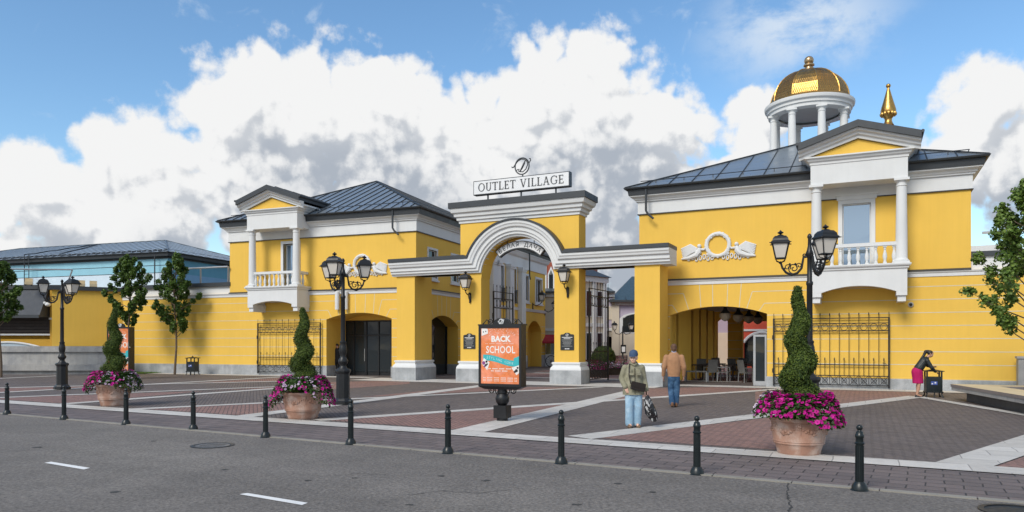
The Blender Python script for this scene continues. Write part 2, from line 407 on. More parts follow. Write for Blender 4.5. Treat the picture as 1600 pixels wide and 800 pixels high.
def paving_mat(name, c1, c2, mortar, bw, bh, rot, msize=0.012, var=0.1, grain=0.12, bump=0.5):
    m = bpy.data.materials.new(name); m.use_nodes = True; T = NT(m.node_tree); bs = T.n['Principled BSDF']
    tc = T.node('ShaderNodeTexCoord').outputs['Object']
    mp = T.node('ShaderNodeMapping'); mp.inputs['Rotation'].default_value = (0, 0, rot); T.put(mp.inputs[0], tc)
    wob = T.node('ShaderNodeTexNoise'); T.put(wob.inputs['Vector'], tc); wob.inputs['Scale'].default_value = 2.5
    v = T.vmath('ADD', mp.outputs[0], T.vmath('SCALE', T.vmath('SUBTRACT', wob.outputs[1], (0.5, 0.5, 0.5)), 0.035))
    br = T.node('ShaderNodeTexBrick'); T.put(br.inputs['Vector'], v)
    br.inputs['Color1'].default_value = (*c1, 1); br.inputs['Color2'].default_value = (*c2, 1); br.inputs['Mortar'].default_value = (*mortar, 1)
    br.inputs['Scale'].default_value = 1.0; br.inputs['Brick Width'].default_value = bw; br.inputs['Row Height'].default_value = bh
    br.inputs['Mortar Size'].default_value = msize; br.inputs['Mortar Smooth'].default_value = 0.4; br.inputs['Bias'].default_value = -0.1
    f = T.math('MULTIPLY', T.lin(T.noise(tc, 0.45, 6, 0.6), 0.25, 0.75, 1 - var, 1 + var), T.lin(T.noise(tc, 30, 3, 0.7), 0.25, 0.75, 1 - grain, 1 + grain))
    f = T.math('MULTIPLY', f, T.lin(T.noise(tc, 5.0, 4, 0.6), 0.3, 0.7, 1 - var * 0.8, 1 + var * 0.8))
    T.put(bs.inputs['Base Color'], T.vmath('SCALE', br.outputs[0], f))
    T.put(bs.inputs['Roughness'], T.lin(T.noise(tc, 3, 4), 0.3, 0.7, 0.62, 0.85)); bs.inputs['Specular IOR Level'].default_value = 0.35
    b = T.node('ShaderNodeBump'); b.inputs['Strength'].default_value = bump; b.inputs['Distance'].default_value = 0.012
    T.put(b.inputs['Height'], T.math('ADD', T.math('MULTIPLY', br.outputs[1], -1.0), T.math('MULTIPLY', T.noise(tc, 25, 3), 0.5)))
    T.put(bs.inputs['Normal'], b.outputs[0])
    return m
ROADA = atan2(10.5, 18.7)
M['cobble'] = paving_mat('grey_brown_setts', (0.168, 0.140, 0.132), (0.122, 0.103, 0.098), (0.062, 0.055, 0.052), 0.21, 0.105, PG.a + radians(45))
M['pink'] = paving_mat('pink_brick_setts', (0.30, 0.175, 0.150), (0.225, 0.138, 0.122), (0.11, 0.078, 0.072), 0.21, 0.105, PG.a + radians(45))
M['slabs'] = paving_mat('grey_edge_slabs', (0.175, 0.143, 0.138), (0.13, 0.110, 0.108), (0.05, 0.046, 0.046), 0.42, 0.27, ROADA, 0.012)
M['granite_paving'] = paving_mat('pale_granite_slabs', (0.56, 0.54, 0.51), (0.47, 0.45, 0.42), (0.27, 0.26, 0.25), 0.9, 0.6, PG.a, 0.010, 0.08, 0.08, 0.25)

def leaf_mat(name, c1, c2, rough=0.5, trans=0.25):
    m = bpy.data.materials.new(name); m.use_nodes = True; T = NT(m.node_tree); bs = T.n['Principled BSDF']
    gi = T.node('ShaderNodeNewGeometry'); tc = T.node('ShaderNodeTexCoord').outputs['Object']
    r = T.math('ADD', T.math('MULTIPLY', gi.outputs['Random Per Island'], 0.65), T.math('MULTIPLY', T.noise(tc, 3.5, 3), 0.35))
    c = T.mix(T.ramp(r, 0.1, 0.85), (*c1, 1), (*c2, 1))
    T.put(bs.inputs['Base Color'], c); bs.inputs['Roughness'].default_value = rough; bs.inputs['Specular IOR Level'].default_value = 0.35
    tr = T.node('ShaderNodeBsdfTranslucent'); T.put(tr.inputs[0], c)
    mx = T.node('ShaderNodeMixShader'); mx.inputs[0].default_value = trans
    out = T.n['Material Output']; T.l.new(bs.outputs[0], mx.inputs[1]); T.l.new(tr.outputs[0], mx.inputs[2]); T.l.new(mx.outputs[0], out.inputs[0])
    return m
M['leaf_tree'] = leaf_mat('maple_leaves', (0.035, 0.080, 0.014), (0.115, 0.185, 0.032), 0.42, 0.3)
M['leaf_light'] = leaf_mat('light_maple_leaves', (0.07, 0.135, 0.025), (0.19, 0.28, 0.055), 0.4)
M['leaf_thuja'] = leaf_mat('thuja_sprays', (0.022, 0.050, 0.008), (0.105, 0.150, 0.020), 0.6, 0.15)
M['leaf_petunia'] = leaf_mat('petunia_leaves', (0.02, 0.055, 0.010), (0.06, 0.12, 0.02), 0.5)
M['petal'] = leaf_mat('magenta_petals', (0.44, 0.004, 0.20), (0.74, 0.02, 0.38), 0.5, 0.3)
M['petal_eye'] = leaf_mat('petal_throats', (0.30, 0.0, 0.16), (0.52, 0.02, 0.30), 0.5, 0.2)
M['petal_white'] = leaf_mat('white_violet_petals', (0.42, 0.22, 0.45), (0.78, 0.70, 0.78), 0.5, 0.3)
M['petal_violet'] = leaf_mat('violet_throats', (0.16, 0.02, 0.16), (0.30, 0.06, 0.30), 0.5, 0.2)
# ------------------------------------------------------------------ ground
def sheet(name, polys, z, m, kind='structure', parent=None):
    mb = MB()
    for p in polys: mb.face([(x, y, z) for x, y in p])
    o = mb.build(name, m, parent)
    # make every sheet face upward
    for p in o.data.polygons:
        if p.normal.z < 0: p.flip()
    return tag(o, kind=kind)
def px_poly(pts): return [G(*p) for p in pts]
def extend(p, q, t):  # run past q by t metres
    d = Vector((q[0] - p[0], q[1] - p[1])).normalized(); return (q[0] + d.x * t, q[1] + d.y * t)
def stripe(p0, p1, w, e0=0.0, e1=0.0):
    a, b = Vector(G(*p0)), Vector(G(*p1)); d = (b - a).normalized(); n = Vector((-d.y, d.x)) * w / 2
    a = a - d * e0; b = b + d * e1
    return [tuple(a - n), tuple(b - n), tuple(b + n), tuple(a + n)]

sheet('plaza_paving', [[(-400, -60), (400, -60), (400, 500), (-400, 500)]], 0.0, M['cobble'])
K0, K1 = G(0, 646.6), G(1600, 787.0)          # line between the asphalt and the paving
kd = Vector((K1[0] - K0[0], K1[1] - K0[1])).normalized(); kn = Vector((-kd.y, kd.x))
def along(t, off): p = Vector(K0) + kd * t + kn * off; return (p.x, p.y)
sheet('road', [[along(-80, -60), along(80, -60), along(80, -0.02), along(-80, -0.02)]], 0.008, M['asphalt'])
kb = MB()
t = -60.0
while t < 60:
    a, b = along(t, -0.06), along(t + 0.985, -0.06); c, d = along(t + 0.985, 0.06), along(t, 0.06)
    kb.slab([a, b, c, d], -0.05, 0.022); t += 1.0
tag(kb.build('kerb_line', M['kerb']), kind='structure')
# strip of larger slabs behind the kerb, then the pale border
B0a, B1a = G(0, 625.5), G(1600, 733.0); B0b, B1b = G(0, 630.3), G(1600, 743.5)
ea0 = extend(B1a, B0a, 30); ea1 = extend(B0a, B1a, 8); eb0 = extend(B1b, B0b, 30); eb1 = extend(B0b, B1b, 8)
sheet('edge_slab_strip', [[along(-32, 0.05), along(32, 0.05), eb1, eb0]], 0.004, M['slabs'])
sheet('pale_border_strip', [[eb0, eb1, ea1, ea0]], 0.016, M['granite_paving'])
# pink triangles between the pale bands
PINK = [
    [(1556, 729), (1640, 700), (1680, 741), (1640, 736)],
    [(928, 684), (1180, 655.5), (1222, 650), (1262, 706)],
    [(1180, 612), (1440, 600), (1430, 619), (1318, 634), (1180, 634)],
    [(500, 656), (760, 638.5), (902, 630), (715, 671)],
    [(905, 629), (1190, 610.5), (1190, 603), (1010, 607)],
    [(225, 639), (420, 628), (560, 621.5), (385, 649.5)],
    [(560, 621), (760, 611.5), (923, 606), (745, 604), (660, 611)],
    [(500, 610), (640, 600), (640, 594), (480, 598), (420, 605)],
    [(0, 622), (240, 613.5), (320, 611), (105, 631), (0, 624)],
    [(320, 611), (420, 607), (520, 602), (430, 604.5)],
    [(0, 614), (0, 606.5), (228, 601.5), (120, 607)],
    [(300, 598), (440, 590.5), (520, 591), (440, 596.5)],
]
sheet('pink_paving', [px_poly(p) for p in PINK], 0.004, M['pink'])
BANDS = [stripe((905, 684), (1435, 619.5), 0.62), stripe((738, 672.5), (985, 613), 0.75, 0.2, 1.5), stripe((495, 657), (1215, 608.5), 0.45, 0, 1),
         stripe((385, 650.5), (745, 604), 0.6, 0.2, 1), stripe((190, 640.5), (940, 605), 0.42), stripe((100, 631.5), (480, 603.5), 0.5), stripe((-60, 624), (520, 601), 0.4),
         stripe((-20, 614.8), (440, 589.3), 0.5), stripe((-40, 607.3), (500, 594.5), 0.5), stripe((-30, 593), (100, 587), 0.5), stripe((1430, 619.5), (1640, 655), 0.35)]
BANDS.append(px_poly([(1462, 723.2), (1640, 668), (1640, 699), (1552, 729.7)]))
for i, b in enumerate(BANDS):
    sheet('pale_paving_band', [b], 0.008 + 0.0005 * i, M['granite_paving'])
# apron of pale granite in front of the buildings
def pl(P, x, y): p = P.o + P.u * x + P.n * y; return (p.x, p.y)
sheet('pale_apron', [[pl(PR, -0.2, -1.25), pl(PR, 18, -1.25), pl(PR, 18, 0), pl(PR, -0.2, 0)],
                     [pl(PG, -8.5, -1.3), pl(PG, 6.6, -1.3), pl(PG, 6.6, 1.4), pl(PG, -8.5, 1.4)],
                     [pl(PL, -26, -1.2), pl(PL, -2.2, -1.2), pl(PL, -2.2, 0), pl(PL, -26, 0)]], 0.0155, M['granite_paving'])
sheet('courtyard_band', [[pl(PG, -3, 5), pl(PG, 9, 5), pl(PG, 9, 5.6), pl(PG, -3, 5.6)], [pl(PG, -4, 10.5), pl(PG, 9, 10.5), pl(PG, 9, 11.2), pl(PG, -4, 11.2)]], 0.008, M['granite_paving'])
sheet('courtyard_pink_paving', [[pl(PG, -5, 5.6), pl(PG, 14, 5.6), pl(PG, 14, 10.5), pl(PG, -5, 10.5)], [pl(PG, -5, 13), pl(PG, 14, 13), pl(PG, 14, 26), pl(PG, -5, 26)]], 0.004, M['pink'])
# dashes of the lane line
sheet('road_marking', [px_poly([(69, 724.5), (80, 722.8), (141, 732.5), (131, 735)]), px_poly([(374, 774), (386, 772), (481, 787.5), (472, 791)])], 0.014, M['marking'])
gx = MB()
sheet('grass_verge', [[pl(PL, -23.5, -1.4), pl(PL, -17.2, -1.4), pl(PL, -17.2, -0.02), pl(PL, -23.5, -0.02)], [pl(PR, 12.4, -1.1), pl(PR, 18, -1.1), pl(PR, 18, -0.02), pl(PR, 12.4, -0.02)]], 0.03, M['grass'])
def blades():
    mb = MB(); rnd = random.Random(3)
    for P, x0, x1, y0 in ((PL, -23.5, -17.2, -1.35), (PR, 12.4, 16, -1.05)):
        for i in range(2600):
            x, y = rnd.uniform(x0, x1), rnd.uniform(y0, -0.05); p = pl(P, x, y); a = rnd.uniform(0, pi); h = rnd.uniform(0.04, 0.10)
            mb.face([(p[0] - 0.01 * cos(a), p[1] - 0.01 * sin(a), 0.03), (p[0] + 0.01 * cos(a), p[1] + 0.01 * sin(a), 0.03), (p[0] + rnd.uniform(-.04, .04), p[1] + rnd.uniform(-.04, .04), 0.03 + h)])
    return mb.build('grass_blades', M['leaf_light'])
tag(blades(), 'short mown grass along the foot of the walls', 'grass', kind='stuff')

def manhole():
    x, y = G(332, 697)
    t = thing('manhole_cover', 'round dark iron manhole cover set in the grey asphalt', 'manhole cover', (x, y, 0.008))
    mb = MB(); mb.lathe([(0.36, 0.0), (0.36, 0.010), (0.30, 0.012), (0.29, 0.003)], n=32); mb.build('frame', M['iron'], t)
    mb = MB(); mb.lathe([(0.285, 0.0), (0.285, 0.008), (0.01, 0.008)], n=32)
    for i in range(-4, 5):
        for j in range(-4, 5):
            if i * i + j * j < 16: mb.box(i * .06 - .022, i * .06 + .022, j * .06 - .012, j * .06 + .012, 0.008, 0.014)
    mb.build('lid', mat('worn_iron', (0.16, 0.16, 0.165), 0.4, metal=0.5, var=0.4, vscale=6), t)
manhole()
def crack():
    rnd = random.Random(8); mb = MB()
    for pts, w in (([(1228, 752), (1233, 764), (1230, 776), (1236, 790), (1233, 806), (1240, 830)], .012), ([(640, 775), (690, 768), (745, 772), (800, 766)], .006), ([(520, 745), (560, 741), (610, 744)], .006)):
        P = [Vector(G(*p)) for p in pts]; Q = []
        for a, b in zip(P, P[1:]):
            for i in range(8): Q.append(a.lerp(b, i / 8) + Vector((rnd.uniform(-.02, .02), rnd.uniform(-.02, .02))))
        for a, b in zip(Q, Q[1:]):
            d = (b - a).normalized(); n = Vector((-d.y, d.x)) * w * rnd.uniform(.4, 1.2); mb.face([(a.x - n.x, a.y - n.y, .0115), (b.x - n.x, b.y - n.y, .0115), (b.x + n.x, b.y + n.y, .0115), (a.x + n.x, a.y + n.y, .0115)])
    # dark blots of old tar
    for px, py, r in ((480, 752, .05), (555, 748, .04), (690, 745, .05), (760, 752, .06), (965, 757, .05), (1020, 770, .05), (240, 690, .06), (60, 700, .09), (900, 790, .05), (640, 790, .04), (350, 735, .05), (180, 770, .06)):
        x, y = G(px, py); mb.face([(x + r * rnd.uniform(.5, 1.4) * cos(2 * pi * i / 11), y + r * rnd.uniform(.5, 1.3) * sin(2 * pi * i / 11), .0112) for i in range(11)])
    o = mb.build('road_cracks', mat('tar_filled_crack', (.045, .044, .043), .9, var=.3, vscale=6)); tag(o, kind='structure')
    for p in o.data.polygons:
        if p.normal.z < 0: p.flip()
crack()
def far_manhole():
    x, y = G(1590, 801)
    t = thing('manhole_cover', 'dark manhole cover in the asphalt nearest to the camera', 'manhole cover', (x, y, 0.008))
    mb = MB(); mb.lathe([(0.36, 0.0), (0.36, 0.012), (0.30, 0.014), (0.30, 0.004), (0.01, 0.006)], n=32); mb.build('lid', M['iron'], t)
far_manhole()
# ------------------------------------------------------------------ wall builder
def arch_z(op, x):
    a, b, z0, zs, zc = op          # left, right, sill, springing, crown
    if zc <= zs + 1e-6: return zs
    w = (b - a) / 2; h = zc - zs; R = (w * w + h * h) / (2 * h); dx = x - (a + b) / 2
    return zc - R + sqrt(max(0, R * R - dx * dx))
def wall_front(mb, x0, x1, z0, z1, ops=(), y=0.0, reveal=0.3, mi=0, ri=None, step=0.18, back=True):
    """front face with openings (left, right, sill, springing, crown) and their reveals"""
    ops = sorted(ops); cur = x0; ri = mi if ri is None else ri
    def q(a, b, la, lb, ha, hb):
        if max(ha - la, hb - lb) > 1e-5: mb.face([(a, y, la), (b, y, lb), (b, y, hb), (a, y, ha)], mi)
    for op in ops:
        a, b, zb, zs, zc = op
        q(cur, a, z0, z0, z1, z1)
        n = max(1, int((b - a) / step)) if zc > zs else 1
        xs = [a + (b - a) * i / n for i in range(n + 1)]
        for i in range(n):
            ha, hb = arch_z(op, xs[i]), arch_z(op, xs[i + 1])
            q(xs[i], xs[i + 1], ha, hb, z1, z1)
            mb.face([(xs[i], y, ha), (xs[i + 1], y, hb), (xs[i + 1], y + reveal, hb), (xs[i], y + reveal, ha)], ri)
            if zb > z0: q(xs[i], xs[i + 1], z0, z0, zb, zb)
        mb.face([(a, y, zb), (a, y, arch_z(op, a)), (a, y + reveal, arch_z(op, a)), (a, y + reveal, zb)], ri)
        mb.face([(b, y, zb), (b, y + reveal, zb), (b, y + reveal, arch_z(op, b)), (b, y, arch_z(op, b))], ri)
        if zb > z0: mb.face([(a, y, zb), (a, y + reveal, zb), (b, y + reveal, zb), (b, y, zb)], ri)
        cur = b
    q(cur, x1, z0, z0, z1, z1)
def joint(mb, p, q, w=0.028, y=0.0, mi=1):
    """pale joint line on the wall face, from (x,z) to (x,z)"""
    p, q = Vector(p), Vector(q); d = (q - p); L = d.length; d.normalize(); n = Vector((-d.y, d.x)) * w / 2
    c = [p - n, q - n, q + n, p + n]
    mb.prism([(v.x, v.y) for v in c], y - 0.004, y + 0.004, mi)
def rustication(mb, x0, x1, zs, op=None, y=0.0, mi=1, zband=4.4):
    """level joints, and the stepped voussoirs over a segmental arch"""
    if op is None:
        for z in zs: joint(mb, (x0, z), (x1, z), y=y, mi=mi)
        return
    a, b, zb, sp, cr = op; c = (a + b) / 2
    for z in zs:
        if z <= sp + 0.08:
            if a > x0: joint(mb, (x0, z), (a, z), y=y, mi=mi)
            if b < x1: joint(mb, (b, z), (x1, z), y=y, mi=mi)
    up = [z for z in zs if z > sp + 0.08]
    w = b - a
    # stepped joints: horizontal run, then a raked run down to the arch
    for k, z in enumerate(up[:2]):
        f = 0.06 + 0.12 * k
        xa, xb = a + w * f, b - w * f
        ia, ib = a + w * (f + 0.02), b - w * (f + 0.02)
        top_a, top_b = a + w * (f - 0.035), b - w * (f - 0.035)
        joint(mb, (x0, z), (top_a, z), y=y, mi=mi); joint(mb, (top_a, z), (ia, arch_z(op, ia) + 0.01), y=y, mi=mi)
        joint(mb, (top_b, z), (x1, z), y=y, mi=mi); joint(mb, (top_b, z), (ib, arch_z(op, ib) + 0.01), y=y, mi=mi)
    for z in up[2:]:
        pass
    for f in (0.33, 0.455, 0.60, 0.725):
        xi = a + w * f; xo = c + (xi - c) * 1.10
        joint(mb, (xi, arch_z(op, xi) + 0.01), (xo, zband), y=y, mi=mi)

def circle_pts(n, r, c=(0, 0)): return [(c[0] + r * cos(2 * pi * i / n), c[1] + r * sin(2 * pi * i / n)) for i in range(n)]

# ------------------------------------------------------------------ roof
def hip_faces(x0, x1, y0, y1, z, tl, tb=None):
    """eave rectangle, slope tangent; ridge along the longer side"""
    w, d = x1 - x0, y1 - y0
    if d >= w:
        h = w / 2; r0, r1 = (x0 + h, y0 + h, z + h * tl), (x0 + h, y1 - h, z + h * tl)
    else:
        h = d / 2; r0, r1 = (x0 + h, y0 + h, z + h * tl), (x1 - h, y0 + h, z + h * tl)
    return r0, r1, h
def hip_roof(parent, x0, x1, y0, y1, z, slope, pitch=0.62, thick=0.07, guards=True, mroof=None, mseam=None, sides=('front', 'left', 'right')):
    r0, r1, h = hip_faces(x0, x1, y0, y1, z, slope)
    A, B, Cc, D = (x0, y0, z), (x1, y0, z), (x1, y1, z), (x0, y1, z)
    mb = MB(); deep = (y1 - y0) >= (x1 - x0)
    if deep: faces = [(A, B, r0), (B, Cc, r1, r0), (Cc, D, r1), (D, A, r0, r1)]
    else: faces = [(A, B, r1, r0), (B, Cc, r1), (Cc, D, r0, r1), (D, A, r0)]
    for f in faces: mb.face(f, 0)
    mb.face([A, D, Cc, B], 0)
    # ridge and hip caps
    for p, q in ((A, r0), (D, r0 if not deep else r1), (B, r0 if deep else r1), (Cc, r1)) + (((r0, r1),) if (Vector(r0) - Vector(r1)).length > 0.05 else ()):
        mb.bar(Vector(p) + Vector((0, 0, .03)), Vector(q) + Vector((0, 0, .03)), 0.11, 0.05, mi=1)
    # standing seams
    def lim(e, along, L):   # length of slope in plan at distance e along an eave of length L
        return min(e, L - e, h)
    w, d = x1 - x0, y1 - y0
    def seams(n0, L, mk):
        k = int(L / pitch)
        for i in range(1, k):
            e = L * i / k; t = lim(e, None, L)
            if t < 0.15: continue
            mk(e, t)
    up = Vector((0, 0, 0.025))
    if 'front' in sides: seams(0, w, lambda e, t: mb.bar(Vector((x0 + e, y0 + 0.02, z)) + up, Vector((x0 + e, y0 + t, z + t * slope)) + up, 0.028, 0.05, mi=1))
    if 'right' in sides: seams(0, d, lambda e, t: mb.bar(Vector((x1 - 0.02, y0 + e, z)) + up, Vector((x1 - t, y0 + e, z + t * slope)) + up, 0.028, 0.05, mi=1))
    if 'left' in sides: seams(0, d, lambda e, t: mb.bar(Vector((x0 + 0.02, y0 + e, z)) + up, Vector((x0 + t, y0 + e, z + t * slope)) + up, 0.028, 0.05, mi=1))
    if guards:   # snow rails near the eave
        g = 0.55
        if 'front' in sides: mb.tube([(x0 + g, y0 + g, z + g * slope + 0.13), (x1 - g, y0 + g, z + g * slope + 0.13)], 0.018, 6, 1)
        if 'right' in sides: mb.tube([(x1 - g, y0 + g, z + g * slope + 0.13), (x1 - g, y1 - g, z + g * slope + 0.13)], 0.018, 6, 1)
        k = int(w / 1.2)
        for i in range(1, k):
            xx = x0 + w * i / k
            if 'front' in sides: mb.bar((xx, y0 + g, z + g * slope), (xx, y0 + g, z + g * slope + 0.15), 0.03, 0.02, up=(0, 1, 0), mi=1)
    o = mb.build('roof', [mroof or M['roof'], mseam or M['seam']], parent)
    return o

def eaves(parent, path, z, h=0.28, out=0.42, back=True):
    """dark fascia board and gutter on the cornice; path in plan, outward on the right-hand side"""
    mb = MB()
    mb.sweep(path, [(0.0, z - h), (out - 0.12, z - h), (out - 0.08, z - 0.06), (out - 0.08, z), (0, z)])
    f = mb.build('fascia', M['fascia'], parent)
    mb = MB()
    mb.sweep(path, [(out - 0.08, z - 0.045), (out - 0.03, z - 0.06), (out + 0.03, z - 0.04), (out + 0.06, z + 0.015), (out + 0.06, z + 0.03), (out - 0.09, z + 0.03)])
    mb.build('gutter', M['fascia'], parent)
def cornice_profile(z0, z1, out):
    h = z1 - z0
    return [(0, z0), (out * .35, z0), (out * .38, z0 + .22 * h), (out * .5, z0 + .26 * h), (out * .62, z0 + .5 * h), (out * .86, z0 + .66 * h), (out * .9, z0 + .72 * h), (out, z0 + .75 * h), (out, z1), (0, z1)]

# ------------------------------------------------------------------ balcony with columns and pediment
def baluster_mesh():
    mb = MB()
    mb.box(-.065, .065, -.065, .065, 0, .05)
    mb.lathe([(.05, .05), (.06, .075), (.045, .10), (.062, .16), (.078, .23), (.068, .31), (.045, .39), (.036, .45), (.055, .465), (.04, .485), (.045, .53)], n=12)
    mb.box(-.065, .065, -.065, .065, .53, .575)
    return mb
def column(parent, x, y, z0, z1, r=0.2, name='column'):
    mb = MB(); hh = z1 - z0
    mb.box(x - r * 1.3, x + r * 1.3, y - r * 1.3, y + r * 1.3, z0, z0 + .07)
    prof = [(r * 1.25, .07), (r * 1.28, .11), (r * 1.05, .16), (r, .2), (r * .995, hh * .35), (r * .87, hh - .3), (r * .98, hh - .28), (r * .98, hh - .25), (r * .88, hh - .24), (r * .9, hh - .16), (r * 1.15, hh - .11), (r * 1.18, hh - .09)]
    mb.lathe([(a, b) for a, b in prof], (x, y, z0), 20)
    mb.box(x - r * 1.28, x + r * 1.28, y - r * 1.28, y + r * 1.28, z1 - .09, z1)
    return mb.build(name, M['white'], parent, smooth=True, angle=35)
def balcony(root, c, w, b, zfloor, zrail, ztop, zslab, zarch, zfront, zcorb, ped):
    """c centre, w width, b projection; heights: floor, rail top, beam underside, mould underside, arch crown, front lower edge, corbel foot"""
    x0, x1 = c - w / 2, c + w / 2
    bal = MB()
    # slab with a low arch cut under its front
    n = 14; poly = [(x0, zslab), (x0, zfront)]
    cw = 0.36; op = (x0 + cw, x1 - cw, 0, zfront, zarch)
    poly.append((x0 + cw, zfront))
    for i in range(1, n): xx = x0 + cw + (w - 2 * cw) * i / n; poly.append((xx, arch_z(op, xx)))
    poly += [(x1 - cw, zfront), (x1, zfront), (x1, zslab)]
    bal.prism(poly, -b, -b + 0.28)
    bal.box(x0, x0 + 0.28, -b + 0.28, 0.0, zfront, zslab); bal.box(x1 - 0.28, x1, -b + 0.28, 0.0, zfront, zslab)
    bal.box(x0 + .28, x1 - .28, -b + .28, 0, zarch + 0.02, zslab)
    # corbels
    for xa in (x0, x1 - cw):
        bal.box(xa, xa + cw, -b + 0.003, 0.0, zfront - .16, zfront); bal.box(xa + .04, xa + cw - .04, -b + .08, 0.0, zcorb, zfront - .16)
    # floor moulding on three sides
    bal.sweep([(x0, 0), (x0, -b), (x1, -b), (x1, 0)], [(0, zslab - .02), (.05, zslab), (.055, zslab + .05), (.11, zslab + .09), (.13, zfloor - .05), (.13, zfloor), (0, zfloor)])
    bal.box(x0 + .01, x1 - .01, -b + .01, 0, zslab, zfloor - 0.004)
    P = bal.build('balcony', M['white'], root)
    rail = MB()
    zr0 = zrail - .13
    fx0, fx1 = x0 + .30, x1 - .30; yr = -b + .18
    for (p, q) in (((x0 + .2, yr), (x1 - .2, yr)), ((x0 + .18, yr), (x0 + .18, -.0)), ((x1 - .18, yr), (x1 - .18, 0))):
        d = Vector((q[0] - p[0], q[1] - p[1]))
        rail.bar((p[0], p[1], zr0 + .065), (q[0], q[1], zr0 + .0651), .2 if d.x else .198, .13)
    rail.build('handrail', M['white'], P)
    base = baluster_mesh(); hb = zr0 - zfloor
    bo = base.build('baluster', M['white'], P, smooth=True, angle=35); bo.scale = (1, 1, hb / .575)
    spots = [(fx0 + .13 + (fx1 - fx0 - .26) * i / 8, yr) for i in range(9)] + [(x0 + .18, -.35), (x0 + .18, -.62), (x1 - .18, -.35), (x1 - .18, -.62)]
    for i, (x, y) in enumerate(spots):
        k = bo if i == 0 else bo.copy()
        if i: COL.objects.link(k)
        k.parent = P; k.location = (x, y, zfloor)
    for x in (x0 + .18, x1 - .18): column(P, x, yr, zfloor, ztop, .2)
    # entablature
    zb1 = ztop + .80; e = MB()
    e.box(x0 - .02, x1 + .02, -b - .02, 0.05, ztop, zb1)
    e.sweep([(x0 - .02, 0.05), (x0 - .02, -b - .02), (x1 + .02, -b - .02), (x1 + .02, 0.05)], [(0, zb1 - .05), (.03, zb1 - .03), (.035, zb1 + .05), (.10, zb1 + .10), (.13, zb1 + .17), (.20, zb1 + .20), (.20, zb1 + .25), (0, zb1 + .25)])
    E = e.build('entablature', M['white'], root)
    # pediment: tympanum, raking cornice, roof running back
    zt = zb1 + .25; half = w / 2 + .02; eo = .42; rise = ped['rise']; yb = ped['back']
    sl = rise / (half + eo)
    ty = MB(); ty.prism([(c - half - .1, zt), (c + half + .1, zt), (c, zt + (half + .1) * sl)], -b + .02, -b + .3)
    ty.build('tympanum', M['yellow'], E)
    rk = MB()
    prof = [(0.0, 0.0), (.10, .0), (.11, .10), (.2, .14), (.22, .22), (.34, .27), (.36, .36), (0.0, .36)]   # (forward, up)
    for sgn in (-1, 1):
        b0 = len(rk.v); k = len(prof)
        for (xx, zz) in ((c + sgn * (half + eo), zt - .08), (c, zt - .08 + (half + eo) * sl)):
            for fo, upz in prof: rk.v.append((xx, -b - fo, zz + upz))
        for j in range(k - 1): rk.f.append((b0 + j, b0 + k + j, b0 + k + j + 1, b0 + j + 1)); rk.m.append(0)
        rk.f.append(tuple(range(b0, b0 + k))); rk.m.append(0)
        # stepped mouldings along the flank, under the roof edge
        xs = c + sgn * half
        for (o0, o1, za, zb_) in ((0, .14, -.02, .10), (0, .24, .10, .17), (0, .36, .17, .26)):
            rk.box(min(xs, xs + sgn * o1), max(xs, xs + sgn * o1), -b - .02, yb * .3, zt - .1 + za, zt - .1 + zb_)
    rk.build('raking_cornice', M['white'], E)
    rf = MB(); th = .26; yf = -b - .46
    zE = zt + .27
    Ls = [(c - half - eo, zE), (c, zE + (half + eo) * sl), (c + half + eo, zE)]
    for (p, q) in ((Ls[0], Ls[1]), (Ls[1], Ls[2])):
        vs = [(p[0], yf, p[1]), (q[0], yf, q[1]), (q[0], yf, q[1] + th), (p[0], yf, p[1] + th), (p[0], yb, p[1]), (q[0], yb, q[1]), (q[0], yb, q[1] + th), (p[0], yb, p[1] + th)]
        rf.add(vs, [(0, 1, 2, 3), (7, 6, 5, 4), (3, 2, 6, 7), (0, 4, 5, 1), (0, 3, 7, 4), (1, 5, 6, 2)])
    for sgn in (-1, 1):
        xx = c + sgn * (half + eo); rf.tube([(xx + sgn * .04, yf, zE + th - .03), (xx + sgn * .04, yb, zE + th - .03)], .06, 8)
        for i in range(1, 6):
            t = i / 6; rf.bar((xx + (c - xx) * 0.02, yf + (yb - yf) * t, zE + th + .03), (c, yf + (yb - yf) * t, zE + th + (half + eo) * sl + .03), .03, .05)
    rf.build('pediment_roof', M['fascia'], E)
    return P
def window_part(root, x0, x1, z0, z1, fw=.14, y=0.0, inset=.16, head=False, mull=0, pane='glass', frame='white', name='window', sill=False):
    mb = MB()
    for (a, b_, c_, d) in ((x0 - fw, x0, z0 - (fw if sill else 0), z1 + fw), (x1, x1 + fw, z0 - (fw if sill else 0), z1 + fw), (x0, x1, z1, z1 + fw)):
        mb.box(a, b_, y - .045, y + inset + .05, c_, d)
    if sill: mb.box(x0 - fw - .06, x1 + fw + .06, y - .11, y + inset, z0 - fw - .08, z0 - fw); mb.box(x0, x1, y - .03, y + inset, z0 - fw, z0)
    if head: mb.box(x0 - fw - .05, x1 + fw + .05, y - .09, y + .05, z1 + fw, z1 + fw + .16); mb.box(x0 - fw - .10, x1 + fw + .10, y - .14, y + .05, z1 + fw + .16, z1 + fw + .23)
    o = mb.build(name, M[frame], root)
    fr = MB(); s = .05
    for (a, b_, c_, d) in ((x0, x0 + s, z0, z1), (x1 - s, x1, z0, z1), (x0 + s, x1 - s, z0, z0 + s), (x0 + s, x1 - s, z1 - s, z1)):
        fr.box(a, b_, y + inset - .05, y + inset + .02, c_, d)
    for i in range(mull):
        xx = x0 + (x1 - x0) * (i + 1) / (mull + 1); fr.box(xx - .025, xx + .025, y + inset - .05, y + inset + .02, z0 + s, z1 - s)
    fr.build('sash', M[frame] if frame != 'white' else M['white'], o)
    pn = MB(); pn.box(x0 + .02, x1 - .02, y + inset, y + inset + .012, z0 + .02, z1 - .02); pn.build('pane', M[pane], o)
    return o
